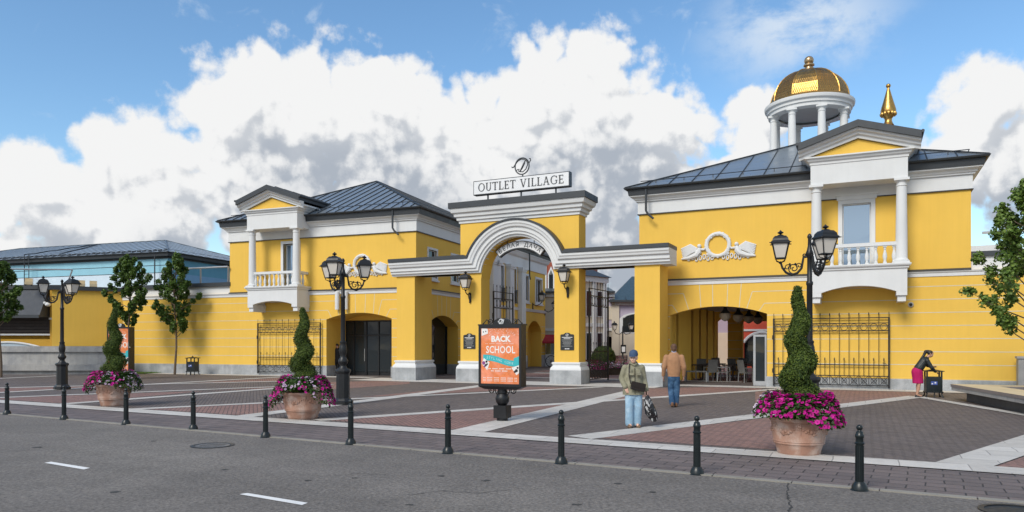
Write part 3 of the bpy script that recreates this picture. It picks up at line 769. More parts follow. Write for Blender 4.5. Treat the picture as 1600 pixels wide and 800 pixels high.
def relief(root, cx, cz, w, y=0.0):
    """plaster relief: a laurel wreath held by two winged figures"""
    s = w / 4.0; mb = MB()
    R = .60 * s; zc = cz + .22 * s
    pts = [(cx + R * cos(2 * pi * i / 28), y - .04, zc + R * sin(2 * pi * i / 28)) for i in range(28)]
    mb.tube(pts, .105 * s, 8, closed=True)
    rnd = random.Random(5)
    for i in range(44):
        a = 2 * pi * i / 44; rr = R + rnd.uniform(-.07, .07) * s
        mb.ball((cx + rr * cos(a), y - .07, zc + rr * sin(a)), .07 * s, 6, 4, sc=(1, .7, 1))
    for sg in (-1, 1):
        X = lambda v: cx + sg * v * s
        mb.ball((X(.98), y - .07, cz + .20 * s), .115 * s, 8, 6)                       # head
        mb.tube([(X(.98), y - .05, cz + .10 * s), (X(1.02), y - .06, cz - .12 * s), (X(1.2), y - .06, cz - .34 * s)], [.09 * s, .17 * s, .14 * s], 8)   # body
        mb.tube([(X(.95), y - .06, cz + .02 * s), (X(.72), y - .07, cz + .0 * s), (X(.62), y - .07, cz + .12 * s)], [.07 * s, .055 * s, .05 * s], 6)      # arm to the wreath
        mb.tube([(X(1.2), y - .05, cz - .3 * s), (X(1.55), y - .05, cz - .42 * s), (X(1.95), y - .05, cz - .46 * s)], [.15 * s, .11 * s, .04 * s], 8)     # trailing robe
        for k in range(7):                                                             # wing feathers
            t = k / 6; z0 = cz + (.05 - .05 * t) * s
            mb.tube([(X(1.12), y - .05, z0), (X(1.45), y - .06, cz + (.26 - .40 * t) * s), (X(1.98 - .10 * t), y - .035, cz + (.10 - .52 * t) * s)], [.07 * s, .085 * s, .03 * s], 6)
        for k in range(7):                                                             # ribbons and leaves hanging below
            xx = .30 + .21 * k
            zz = cz - (.44 + .05 * sin(k * 2.1)) * s
            q = [(X(xx + .07 * cos(a)), y - .035, zz + .13 * s * sin(a)) for a in [2 * pi * i / 10 for i in range(10)]]
            mb.tube(q, .032 * s, 5, closed=True)
        mb.tube([(X(.0), y - .05, cz - .42 * s), (X(.25), y - .05, cz - .36 * s), (X(.6), y - .05, cz - .26 * s)], .05 * s, 6)
    return mb.build('wreath_relief', M['white'], root, smooth=True)
def downpipe(root, x, y, z1, z0, name='downpipe'):
    mb = MB(); mb.tube([(x, y - .42, z1), (x, y - .42, z1 - .12), (x, y - .42, z0 + .25), (x + .08, y - .40, z0 + .1), (x + .32, y - .36, z0 - .12)], .05, 10)
    return mb.build(name, M['fascia'], root, smooth=True)
# ------------------------------------------------------------------ the two pavilions
def solid_box_shell(mb, x0, x1, y0, y1, z0, z1, skip=(), mi=0):
    if 'front' not in skip: mb.face([(x0, y0, z0), (x1, y0, z0), (x1, y0, z1), (x0, y0, z1)], mi)
    if 'right' not in skip: mb.face([(x1, y0, z0), (x1, y1, z0), (x1, y1, z1), (x1, y0, z1)], mi)
    if 'left' not in skip: mb.face([(x0, y1, z0), (x0, y0, z0), (x0, y0, z1), (x0, y1, z1)], mi)
    if 'back' not in skip: mb.face([(x1, y1, z0), (x0, y1, z0), (x0, y1, z1), (x1, y1, z1)], mi)
    if 'top' not in skip: mb.face([(x0, y0, z1), (x1, y0, z1), (x1, y1, z1), (x0, y1, z1)], mi)
def plinth(root, segs, z, out=.035):
    """granite foot; segs = plan paths with outward on the right-hand side"""
    mb = MB()
    for path in segs: mb.sweep(path, [(0, -.05), (out, -.05), (out, z - .02), (out - .02, z), (0, z)])
    return mb.build('plinth', M['granite'], root)

# ---- right pavilion
RR = thing('entrance_pavilion', 'yellow pavilion with a gold domed rotunda above its roof', 'building', PR.world(0, 0), -PR.a)
XR = 12.6; ZB, ZF, ZC, ZE = 4.52, 7.53, 8.06, 8.62      # band, frieze, cornice, eave
opR = (PR.S(1047), PR.S(1198.5), 0.0, 3.02, 3.37)
jz = [.98 + .495 * k for k in range(7)]
XR2 = 19.5                                              # the lower wall runs on to the right
def right_pavilion():
    w = MB()
    cR = (PR.S(1268, 1.1) + PR.S(1417, 1.1)) / 2
    wx0, wx1 = PR.S(1316, .0), PR.S(1361, .0)
    wall_front(w, 0, XR, 0, ZB, [opR], reveal=.45)
    wall_front(w, 0, XR, ZB, ZF, [(wx0, wx1, 4.8, 7.33, 7.33)], reveal=.35)
    wall_front(w, XR, XR2, 0, ZB)
    dk = 16.0; zc_ = 3.625
    w.face([(0, dk, zc_), (0, dk, ZF), (0, 0, ZF), (0, 0, zc_)]); w.face([(0, .45, 0), (0, .45, zc_), (0, 0, zc_), (0, 0, 0)]); w.face([(0, dk, zc_), (0, 0, zc_), (opR[0], 0, zc_), (opR[0], dk, zc_)]); w.face([(XR, 0, ZB), (XR, dk, ZB), (XR, dk, ZF), (XR, 0, ZF)])
    w.face([(XR2, 0, 0), (XR2, dk, 0), (XR2, dk, ZB), (XR2, 0, ZB)]); w.face([(XR, 0, ZB), (XR2, 0, ZB), (XR2, dk, ZB), (XR, dk, ZB)])
    w.face([(0, dk, 0), (XR2, dk, 0), (XR2, dk, ZB), (0, dk, ZB)]) if False else None
    rustication(w, 0.05, PR.S(1210), jz, opR)
    rustication(w, PR.S(1210), XR2, jz)
    w.build('wall', [M['yellow'], M['joint']], RR)
    plinth(RR, [[(0, 0), (opR[0], 0), (opR[0], .45)], [(opR[1], .45), (opR[1], 0), (XR2, 0)]], .43)
    b = MB()
    b.sweep([(0, 0), (XR2, 0)], [(0, ZB - .2), (.03, ZB - .2), (.035, ZB - .08), (.07, ZB - .05), (.09, ZB), (0, ZB)], 0)
    b.sweep([(0, 0), (XR, 0)], [(0, ZB + .002), (.11, ZB + .002), (.11, ZB + .035), (0, ZB + .085)], 1)
    b.build('string_course', [M['white'], M['fascia']], RR)
    f = MB()
    fr = [(0, dk), (0, 0), (XR, 0), (XR, dk)]
    f.sweep(fr, [(0, ZF), (.05, ZF), (.05, ZC - .03), (0.05, ZC)], 0)
    f.sweep(fr, [(0, ZF - .035), (.075, ZF - .035), (.075, ZF - .002), (0, ZF - .002)], 1)
    f.build('frieze', [M['white'], M['fascia']], RR)
    c = MB(); c.sweep(fr, cornice_profile(ZC, ZE - .28, .34)); c.build('cornice', M['white'], RR)
    eaves(RR, fr, ZE, h=.30, out=.50)
    hip_roof(RR, -.5, XR + .5, -.5, dk + .5, ZE + .02, .42, pitch=.95)
    downpipe(RR, .42, .0, ZE - .02, 7.35)
    balcony(RR, cR, 3.3, 1.1, 4.78, 5.60, 7.94, 4.60, 3.98, 3.74, 3.36, {'rise': .66, 'back': 3.2})
    wd = window_part(RR, wx0, wx1, 4.8, 7.3, fw=.15, head=True, pane='mirror_glass', name='french_window')
    relief(RR, (PR.S(1066) + PR.S(1180)) / 2, PR.Z(1121, 389), 3.15)
    # parapet of the low terrace on the right
    p = MB(); p.box(XR + .01, XR2, .12, .4, ZB, 5.02, 0); p.box(XR - .05, XR2, .02, .55, 5.02, 5.20, 1)
    p.build('parapet', [M['white'], M['fascia']], RR)
    # rotunda
    q = PR.S(1264) ; 
    wx = (1264 - CX) / F * 37.0; d = Vector((wx - PR.o.x, 37.0 - PR.o.y)); rx, ry = d.dot(PR.u), d.dot(PR.n)
    ph = PR.a
    drum = MB(); drum.lathe([(1.95, 10.2), (1.95, 11.0), (2.0, 11.05), (2.0, 11.12), (0.1, 11.12)], (rx, ry, 0), 40)
    R_ = drum.build('rotunda', M['white'], RR, smooth=True, angle=30)
    zt = 13.20
    for i in range(8):
        a = radians(-93 + 45 * i) + PR.a
        column(R_, rx + 1.74 * cos(a), ry + 1.74 * sin(a), 11.12, zt, .19)
    ring = MB(); ring.lathe([(1.45, 0), (1.93, 0), (1.93, .16), (2.0, .18), (2.0, .30), (2.10, .36), (2.12, .44), (2.12, .52), (1.9, .56)], (rx, ry, zt), 48, caps=False)
    ring.lathe([(0.02, .10), (1.46, .10)], (rx, ry, zt), 48, 1, caps=False)
    ring.build('ring_entablature', [M['white'], M['soffit']], R_, smooth=True, angle=30)
    dome = MB(); n = 10
    prof = [(1.98, .54), (2.0, .60), (1.96, .66), (1.86, .70)]
    dome.lathe(prof, (rx, ry, zt), 48, 0, caps=False)
    hD = 1.62; k = 9
    dp = [(1.84 * cos(t * pi / 2 * .93), .70 + hD * sin(t * pi / 2 * .93)) for t in [i / k for i in range(k + 1)]]
    ph0 = radians(8) + PR.a
    for i in range(n):
        a0, a1 = ph0 + 2 * pi * i / n, ph0 + 2 * pi * (i + 1) / n
        for j in range(k):
            r0, z0 = dp[j]; r1, z1 = dp[j + 1]
            dome.face([(rx + r0 * cos(a0), ry + r0 * sin(a0), zt + z0), (rx + r0 * cos(a1), ry + r0 * sin(a1), zt + z0), (rx + r1 * cos(a1), ry + r1 * sin(a1), zt + z1), (rx + r1 * cos(a0), ry + r1 * sin(a0), zt + z1)], 0)
        dome.tube([(rx + r * cos(a0) * 1.005, ry + r * sin(a0) * 1.005, zt + z) for r, z in dp], .035, 6, 0)
        # diamond scales: raised seams both ways on the facet
        for sgn in (-1, 1):
            for s0 in range(-6, 7):
                pts = []
                for j in range(0, 25):
                    tt = j / 24; u = s0 / 6 + sgn * tt * 1.6
                    if -1 <= u <= 1:
                        t = tt * k; jj = min(k - 1, int(t)); ft = t - jj
                        r = dp[jj][0] + (dp[jj + 1][0] - dp[jj][0]) * ft; z = dp[jj][1] + (dp[jj + 1][1] - dp[jj][1]) * ft
                        f_ = (u + 1) / 2
                        x = r * (cos(a0) * (1 - f_) + cos(a1) * f_); y = r * (sin(a0) * (1 - f_) + sin(a1) * f_)
                        pts.append((rx + x * 1.003, ry + y * 1.003, zt + z))
                if len(pts) > 1: dome.tube(pts, .011, 4, 1)
    dome.build('dome', [M['gold'], M['gold_dark']], R_)
    fin = MB(); fin.lathe([(.30, 2.26), (.30, 2.34), (.20, 2.38), (.17, 2.50), (.26, 2.54), (.26, 2.60), (.16, 2.64)], (rx, ry, zt), 20); fin.ball((rx, ry, zt + 2.80), .23, 16, 10)
    fin.build('finial', mat('bronze_finial', (0.42, 0.30, 0.17), 0.3, metal=0.8, var=0.2, vscale=6), R_, smooth=True)
    # gold spire on its pedestal
    wx = (1388 - CX) / F * 36.0; d = Vector((wx - PR.o.x, 36.0 - PR.o.y)); sx, sy = d.dot(PR.u), d.dot(PR.n)
    ped = MB(); ped.lathe([(.42, 9.3), (.42, 11.6), (.48, 11.65), (.48, 11.8), (.30, 11.85)], (sx, sy, 0), 16); P_ = ped.build('spire', M['white'], RR, smooth=True, angle=30)
    sp = MB(); sp.lathe([(.25, 11.8), (.25, 12.3), (.20, 12.38), (.26, 12.46), (.20, 12.55), (.16, 12.68), (.17, 12.78), (.27, 12.9), (.34, 13.05), (.35, 13.18), (.31, 13.35), (.235, 13.6), (.15, 13.92), (.09, 14.15), (.06, 14.24), (.05, 14.3)], (sx, sy, 0), 12)
    for i in range(12):
        a = 2 * pi * i / 12
        sp.ball((sx + .31 * cos(a), sy + .31 * sin(a), 13.0), .075, 6, 5, sc=(1, 1, 1.5))
    sp.ball((sx, sy, 14.39), .11, 12, 8)
    sp.build('gilded_cone', M['gold'], P_, smooth=True, angle=50)
    # floodlight arm on the terrace
    a = MB(); a.bar((XR + .5, 1.2, 6.02), (XR + 2.4, 1.2, 6.02), .07, .09); a.bar((XR + 1.6, 1.2, 5.1), (XR + 1.6, 1.2, 6.0), .05); a.build('floodlight_rail', M['grey_metal'], RR)
    # passage
    x0, x1 = opR[0], opR[1] + .0; xe = 11.5
    g = MB()
    zc = 3.62
    g.face([(x0 - .9, .45, zc), (x0 - .9, 11.5, zc), (xe, 11.5, zc), (xe, .45, zc)], 1)
    g.face([(xe, .45, 0), (xe, 11.5, 0), (xe, 11.5, zc), (xe, .45, zc)], 0)
    g.face([(x0 - .3, .452, 0), (x0, .452, 0), (x0, .452, zc), (x0 - .3, .452, zc)], 0); 
    g.face([(x1, .452, 0), (xe, .452, 0), (xe, .452, zc), (x1, .452, zc)], 0)
    for yy in (2.2, 4.1, 6.0, 7.9, 9.8): g.box(x0 - .85, x0 + (.04 if yy > 4 else -.25), yy, yy + .5, 0, zc - .01, 0)
    g.box(x0 - .299, xe, 3.0, 3.3, 3.5, zc - .003, 1)
    # far wall with its two openings
    def S2(px, y):     # local x seen at a column on the plane y
        k = (px - CX) / F; o = PR.o + PR.n * y; return (k * o.y - o.x) / (PR.u.x - k * PR.u.y)
    yb = 11.5
    opA = (S2(1121, yb) - .05, S2(1137, yb), 0, 2.7, 3.25); opB = (S2(1160, yb), xe - .02, 0, 3.05, 3.05)
    wall_front(g, x0 - .3, xe, 0, zc, [opA, opB], y=yb, reveal=.5)
    for z in jz[:6]:
        joint(g, (opA[1], z), (opB[0], z), y=yb, mi=2)
    g.build('passage', [M['yellow'], M['soffit'], M['joint']], RR)
    # open glazed door folded against the right jamb
    dr = MB(); yd = .10
    dx1 = x1 - .03; dx0 = PR.S(1177, -.1)
    for (a, b_, c_, d_) in ((dx0, dx0 + .09, .03, 2.16), (dx1 - .07, dx1, .03, 2.16), (dx0 + .09, dx1 - .07, .03, .22), (dx0 + .09, dx1 - .07, 2.07, 2.16)):
        dr.box(a, b_, yd, yd + .06, c_, d_)
    D_ = dr.build('glazed_door', M['grey_metal'], RR)
    pn = MB(); pn.box(dx0 + .08, dx1 - .06, yd + .02, yd + .035, .2, 2.09)
    for z in (.62, 1.1): pn.box(dx0 + .08, dx1 - .06, yd + .012, yd + .043, z, z + .05)
    pn.build('pane', M['glass'], D_)
right_pavilion()

# ---- left pavilion
LL = thing('entrance_pavilion', 'yellow pavilion without a dome, with white balcony and glazed shop entrance under its arch', 'building', PL.world(0, 0), -PL.a)
XL = -12.13; dz = .13; LZB, LZF, LZC, LZE = 4.66, 7.64, 8.20, 8.78
opL = (PL.S(510), PL.S(612), 0.0, 3.10, 3.44)
lz = [.60 + .50 * k for k in range(8)]
XL2 = PL.S(192)
def S3(px):   # distance along the street side (local x = 0 plane), measured from the corner
    k = (px - CX) / F; return (k * PL.o.y - PL.o.x) / (PL.n.x - k * PL.n.y)
def left_pavilion():
    w = MB(); cL = (PL.S(385, 1.1) + PL.S(466, 1.1)) / 2
    wx0, wx1 = PL.S(433), PL.S(460)
    wx0, wx1 = cL - .1, cL + .9
    wall_front(w, XL, 0, 0, LZB, [opL], reveal=1.9)
    wall_front(w, XL, 0, LZB, LZF, [(wx0, wx1, 4.95, 7.35, 7.35)], reveal=.35)
    wall_front(w, XL2, XL, 0, LZB)
    dk = 9.6
    w.face([(XL, dk, LZB), (XL, dk, LZF), (XL, 0, LZF), (XL, 0, LZB)])
    w.face([(XL2, 0, LZB), (XL, 0, LZB), (XL, dk, LZB), (XL2, dk, LZB)])
    rustication(w, XL + .0, -.9, [z for z in lz if z > .65], opL, zband=4.45)
    rustication(w, XL2, XL, [z for z in lz if z > .65])
    w.build('wall', [M['yellow'], M['joint']], LL)
    # street side: wall with tall windows and a low arch
    s = MB(); b0 = len(s.v)
    aa, ab = S3(667), S3(716)
    zs = [(S3(669), S3(682)), (S3(705.5), S3(716))]
    ups = [(a, b, 5.35, 6.85, 6.85) for a, b in zs]
    wall_front(s, 0, dk, 0, LZB, [(aa, ab, 0, 2.75, 3.35)], reveal=.8)
    wall_front(s, 0, dk, LZB, LZF, ups, reveal=.25)
    rustication(s, 0, dk, [z for z in lz if z > .65 and z < 4.2], (aa, ab, 0, 2.75, 3.35), zband=4.45)
    T = Matrix(((0, -1, 0, 0), (1, 0, 0, 0), (0, 0, 1, 0), (0, 0, 0, 1)))   # x->y, y->-x
    s.move(b0, T)
    s.build('street_wall', [M['yellow'], M['joint']], LL)
    for a, b, z0, z1, _ in ups:
        o = window_part(LL, a, b, z0, z1, fw=.12, inset=.12, mull=0, sill=True, name='window')
        o.matrix_local = T
    ag = MB(); ag.box(-.8, -.77, aa, ab, 0, 3.4); 
    for yy in (aa, (aa + ab) / 2 - .03, ab - .06): ag.box(-.76, -.70, yy, yy + .06, 0, 3.3, 1)
    ag.build('arched_window', [M['glass'], M['iron']], LL)
    plinth(LL, [[(XL2, 0), (opL[0], 0), (opL[0], 1.85)], [(opL[1], 1.85), (opL[1], 0), (0, 0), (0, aa), (-.75, aa)], [(-.75, ab), (0, ab), (0, dk)]], .58)
    b = MB()
    b.sweep([(XL2, 0), (0, 0), (0, dk)], [(0, LZB - .2), (.03, LZB - .2), (.035, LZB - .08), (.07, LZB - .05), (.09, LZB), (0, LZB)], 0)
    b.sweep([(XL, 0), (0, 0), (0, dk)], [(0, LZB + .002), (.11, LZB + .002), (.11, LZB + .035), (0, LZB + .085)], 1)
    b.build('string_course', [M['white'], M['fascia']], LL)
    fr = [(XL, dk), (XL, 0), (0, 0), (0, dk)]
    f = MB(); f.sweep(fr, [(0, LZF), (.05, LZF), (.05, LZC)], 0); f.sweep(fr, [(0, LZF - .035), (.075, LZF - .035), (.075, LZF - .002), (0, LZF - .002)], 1)
    f.build('frieze', [M['white'], M['fascia']], LL)
    c = MB(); c.sweep(fr, cornice_profile(LZC, LZE - .28, .34)); c.build('cornice', M['white'], LL)
    eaves(LL, fr, LZE, h=.32, out=.5)
    hip_roof(LL, XL - .5, .5, -.5, dk + 3.6, LZE + .02, .475, pitch=.55)
    downpipe(LL, -1.15, .0, LZE - .02, 7.55)
    balcony(LL, cL, 3.3, 1.1, 4.78 + dz, 5.60 + dz, 7.94 + dz, 4.60 + dz, 3.98 + dz, 3.80 + dz, 3.42 + dz, {'rise': .72, 'back': 3.0})
    window_part(LL, wx0, wx1, 4.95, 7.35, fw=.15, head=False, inset=.3, pane='mirror_glass', name='french_window')
    relief(LL, PL.S(566), PL.Z(566, 418), 3.15)
    p = MB(); p.box(XL2, XL - .01, .12, .4, LZB, 5.12, 0); p.box(XL2, XL + .05, -.05, .55, 5.12, 5.34, 1)
    p.build('parapet', [M['white'], M['fascia']], LL)
    # glazed entrance deep under the arch
    yg = 1.9; x0, x1 = opL[0], opL[1]
    g = MB(); g.box(x0, x1, yg + .02, yg + .12, 0, .18, 0)
    xs = [x0, x0 + .55, x0 + 1.35, x0 + 2.15, x0 + 2.95, x1]
    for x in xs: g.box(x - .04, x + .04, yg - .05, yg + .10, 0, 3.05, 0)
    for z in (2.2, 3.0): g.box(x0, x1, yg - .04, yg + .09, z, z + .09, 0)
    g.box(x0 - .1, x1 + .1, yg - .02, yg + .2, 3.09, 3.6, 1)
    G_ = g.build('shop_entrance', [M['iron'], M['yellow']], LL)
    pn = MB()
    for i in range(5):
        for za, zb in ((.2, 2.2), (2.3, 3.0)): pn.box(xs[i] + .045, xs[i + 1] - .045, yg, yg + .012, za, zb)
    pn.build('pane', M['glass'], G_)
    hd = MB(); hd.tube([(xs[2] - .09, yg - .07, .8), (xs[2] - .09, yg - .07, 1.5)], .018, 8); hd.build('door_handle', M['grey_metal'], G_)
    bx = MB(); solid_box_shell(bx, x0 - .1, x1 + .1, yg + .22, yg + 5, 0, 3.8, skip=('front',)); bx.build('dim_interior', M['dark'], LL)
    # white uplighters over the arch
    for px in (529.5, 543):
        u = MB(); u.lathe([(.12, 0), (.12, .95), (.1, .97), (.02, .97)], (PL.S(px), -.16, 3.62), 16); u.box(PL.S(px) - .05, PL.S(px) + .05, -.1, .0, 4.0, 4.2)
        u.build('uplighter', M['white'], LL, smooth=True)
    # terrace railing with raking posts
    r = MB(); za, zb = 5.34, 6.22
    xa, xb = PL.S(258), XL - .02
    r.tube([(xa, -.15, zb), (xb, -.15, zb)], .05, 8)
    for px in (314, 357):
        x = PL.S(px); r.tube([(x - .12, .1, za), (x + .12, -.15, zb)], .045, 6)
    r.build('terrace_railing', M['grey_metal'], LL, smooth=True)
left_pavilion()
# ------------------------------------------------------------------ entrance gate
GG = thing('entrance_gate', 'yellow entrance archway on four piers with white moulded cornices', 'gate', PG.world(0, 0), -PG.a)
RI, ZA = 1.83, 4.80
def gate():
    acx = (PG.S(751) + PG.S(867)) / 2
    op = (acx - RI, acx + RI, 0, ZA, ZA + RI)
    xa, xb = PG.S(719.5), PG.S(904.5); dp = .85
    w = MB()
    wall_front(w, xa, xb, 0, 7.44, [op], reveal=dp, step=.12)
    w.face([(xb, 0, 0), (xb, dp, 0), (xb, dp, 7.44), (xb, 0, 7.44)]); w.face([(xa, dp, 0), (xa, 0, 0), (xa, 0, 7.44), (xa, dp, 7.44)])
    b0 = len(w.v); wall_front(w, xa, xb, 0, 7.44, [op], y=0, reveal=.01); w.move(b0, Matrix.Translation((0, dp, 0)))
    p1a, p1b, p4a, p4b = PG.S(620), PG.S(648), PG.S(991.5), PG.S(1031)
    w.box(p1a, p1b, 0, 1.55, 0, 5.4); w.box(p4a, p4b, 0, 1.38, 0, 5.4)
    for (a, b) in ((p1b, xa), (xb, p4a)): w.box(a, b, .06, dp - .02, 5.06, 5.5)
    w.build('piers_and_attic', [M['yellow']], GG)
    # moulded feet
    for (a, b, d, l) in ((p1a, p1b, 1.55, 1), (xa, op[0], dp, 0), (op[1], xb, dp, 0), (p4a, p4b, 1.38, 1)):
        path = [(a, 0), (b, 0), (b, d), (a, d)]; st = MB(); wh = MB()
        st.sweep(path, [(0, 0), (.16, 0), (.16, .59), (.14, .61), (0, .61)], closed=True)
        wh.sweep(path, [(0, .612), (.15, .612), (.15, .66), (.12, .74), (.06, .80), (.055, .86), (.09, .89), (.09, .95), (.05, .97), (0, .97)], closed=True)
        st.build('pier_plinth', M['granite'], GG); wh.build('base_moulding', M['white'], GG)
    # cornice running level, over the arch, and level again
    xl, xr = PG.S(607, .4), PG.S(1045, .4)
    z0, z1 = 5.06, 5.88; Wd = .66
    ro = RI + .86
    ai, ao = math.asin((z0 - ZA) / RI), math.asin((z1 - ZA) / ro)
    path = []                                     # (inner, outer, in_arch)
    path.append(((xl, z0), (xl, z1))); path.append(((acx - RI * cos(ai) - .12, z0), (acx - ro * cos(ao) - .06, z1)))
    n = 40
    for i in range(n + 1):
        u = i / n; ti = pi - ai - u * (pi - 2 * ai); to = pi - ao - u * (pi - 2 * ao)
        path.append(((acx + RI * cos(ti), ZA + RI * sin(ti)), (acx + ro * cos(to), ZA + ro * sin(to))))
    path.append(((acx + RI * cos(ai) + .12, z0), (acx + ro * cos(ao) + .06, z1))); path.append(((xr, z0), (xr, z1)))
    def run(mb, prof, deep=.02, mi=0, arch_t=1.0):
        k = len(prof); b = len(mb.v)
        for idx, (pi_, po) in enumerate(path):
            arch = 1 < idx < len(path) - 2
            for f, t in prof:
                tt = t
                if arch and t > .80: tt = .80 + (t - .80) * arch_t
                mb.v.append((pi_[0] + (po[0] - pi_[0]) * tt, -f, pi_[1] + (po[1] - pi_[1]) * tt))
        for i in range(len(path) - 1):
            for j in range(k - 1): mb.f.append((b + i * k + j, b + (i + 1) * k + j, b + (i + 1) * k + j + 1, b + i * k + j + 1)); mb.m.append(mi)
        mb.f.append(tuple(range(b, b + k))); mb.m.append(mi)
        mb.f.append(tuple(range(b + (len(path) - 1) * k, b + len(path) * k))[::-1]); mb.m.append(mi)
    cn = MB()
    run(cn, [(-.3, 0), (.10, 0), (.12, .10), (.20, .12), (.20, .22), (.22, .25), (.27, .27), (.27, .42), (.29, .46), (.36, .50), (.38, .60), (.42, .66), (.42, .79), (-.3, .79)])
    run(cn, [(-.3, .802), (.47, .802), (.47, 1.0), (-.3, 1.0)], mi=1, arch_t=.45)
    for (a, b) in ((xl, xa - 1e-3), (xb + 1e-3, xr)):
        cn.box(a, b, .3, .98, z0, z0 + .79 * (z1 - z0), 0); cn.box(a, b, .302, 1.05, z0 + .802 * (z1 - z0), z1, 1)
    cn.build('arched_cornice', [M['white'], M['fascia']], GG)
    tp = [(xa, dp), (xa, 0), (xb, 0), (xb, dp)]
    t = MB(); t.sweep(tp, [(0, 7.40), (.05, 7.40), (.06, 7.50), (.13, 7.54), (.14, 7.66), (.22, 7.70), (.24, 7.82), (.33, 7.88), (.36, 7.98), (.38, 8.07), (0, 8.07)], 0, closed=True)
    t.sweep(tp, [(0, 8.075), (.43, 8.075), (.43, 8.34), (0, 8.36)], 1, closed=True)
    t.box(xa, xb, 0, dp, 8.33, 8.362, 1)
    t.build('top_cornice', [M['white'], M['fascia']], GG)
    return acx, xa, xb, op
ACX, GXA, GXB, GOP = gate()

# ---- roof sign with its serif lettering
def serif_letters(mb, word, x0, x1, z0, h, y, mi=0):
    """capital letters built stroke by stroke, with thick and thin strokes and slab serifs"""
    TH, TN, S = .135, .065, .045
    def seg(p, q, w): return ('s', p, q, w)
    def ser(x, z, w=.30): return ('r', x - w / 2, x + w / 2, z, z + S if z < .5 else z)
    L = {
        'T': (.80, [seg((.40, 0), (.40, 1), TH), ('r', .02, .78, .945, 1), ('r', .02, .065, .80, 1), ('r', .735, .78, .80, 1), ('r', .25, .55, 0, S)]),
        'L': (.68, [seg((.18, 0), (.18, 1), TH), ('r', .02, .66, 0, .055), ('r', .615, .66, 0, .24), ('r', .04, .34, 1 - S, 1)]),
        'E': (.70, [seg((.18, 0), (.18, 1), TH), ('r', .04, .66, 0, .055), ('r', .04, .62, .945, 1), ('r', .18, .52, .48, .535), ('r', .615, .66, 0, .22), ('r', .575, .62, .8, 1), ('r', .48, .52, .40, .61)]),
        'I': (.40, [seg((.20, 0), (.20, 1), TH), ('r', .05, .35, 0, S), ('r', .05, .35, 1 - S, 1)]),
        'V': (.88, [seg((.14, 1), (.44, 0), TH), seg((.74, 1), (.46, 0), TN), ('r', .0, .30, 1 - S, 1), ('r', .60, .88, 1 - S, 1)]),
        'A': (.88, [seg((.42, 1), (.14, 0), TN), seg((.44, 1), (.74, 0), TH), ('r', .25, .60, .33, .385), ('r', .0, .28, 0, S), ('r', .58, .88, 0, S)]),
        'U': (.86, [seg((.18, .30), (.18, 1), TH), seg((.70, .30), (.70, 1), TN), ('r', .04, .34, 1 - S, 1), ('r', .56, .84, 1 - S, 1), ('arc', .425, .30, .31, .31, pi, 2 * pi)]),
        'O': (.98, [('arc', .49, .5, .46, .52, 0, 2 * pi)]),
        'G': (.94, [('arc', .49, .5, .46, .52, radians(40), radians(318)), ('r', .745, .84, .12, .45), ('r', .62, .92, .42, .465), ('r', .80, .845, .70, .95)]),
        ' ': (.42, []),
    }
    tot = sum(L[c][0] + .10 for c in word) - .10; sc = (x1 - x0) / tot; x = x0
    for c in word:
        wd, st = L[c]
        for q in st:
            if q[0] == 's':
                _, p, e, w = q; pts = [(p[0] - w / 2, p[1]), (p[0] + w / 2, p[1]), (e[0] + w / 2, e[1]), (e[0] - w / 2, e[1])]
                mb.prism([(x + a * sc, z0 + b * h) for a, b in pts], y - .02, y, mi)
            elif q[0] == 'r':
                _, a, b, za, zb = q; mb.box(x + a * sc, x + b * sc, y - .021, y, z0 + za * h, z0 + zb * h, mi)
            else:
                _, cx, cz, rx, rz, t0, t1 = q; n = 26
                for i in range(n):
                    ta, tb = t0 + (t1 - t0) * i / n, t0 + (t1 - t0) * (i + 1) / n
                    pts = []
                    for t, o in ((ta, 1), (tb, 1), (tb, 0), (ta, 0)):
                        th = TN * .85 + (TH - TN) * 1.05 * abs(cos(t)) ** 1.5
                        ex, ez = (cx + rx * cos(t), cz + rz * sin(t)) if o else (cx + (rx - th) * cos(t), cz + (rz - TN) * sin(t))
                        pts.append((x + ex * sc, z0 + ez * h))
                    mb.prism(pts, y - .02, y, mi)
        x += (wd + .10) * sc
def monogram(mb, cx, cz, R, y, th, mi=0):
    """ring with a slanted script D inside and two curled ends"""
    P = lambda px, pz: (cx + (px - 758) / 118 * R, y, cz - (pz - 216) / 118 * R)
    ring = [(cx + R * .95 * cos(t), y, cz + R * sin(t)) for t in [2 * pi * i / 40 for i in range(40)]]
    mb.tube(ring, th, 6, mi, closed=True)
    mb.tube([P(808, 138), P(790, 180), P(755, 245), P(722, 292)], [th * .7, th * 1.5, th * 1.5, th * .9], 6, mi)
    mb.tube([P(722, 292), P(700, 285), P(712, 255), P(690, 258), P(672, 268)], th * .7, 6, mi)
    mb.tube([P(722, 292), P(770, 300), P(820, 262), P(846, 205), P(840, 165)], th * .75, 6, mi)
    mb.tube([P(592, 208), P(600, 222), P(620, 220), P(645, 185), P(690, 135), P(745, 112), P(812, 130), P(850, 175), P(876, 172), P(896, 140), P(890, 118), P(872, 118)], th * .8, 6, mi)
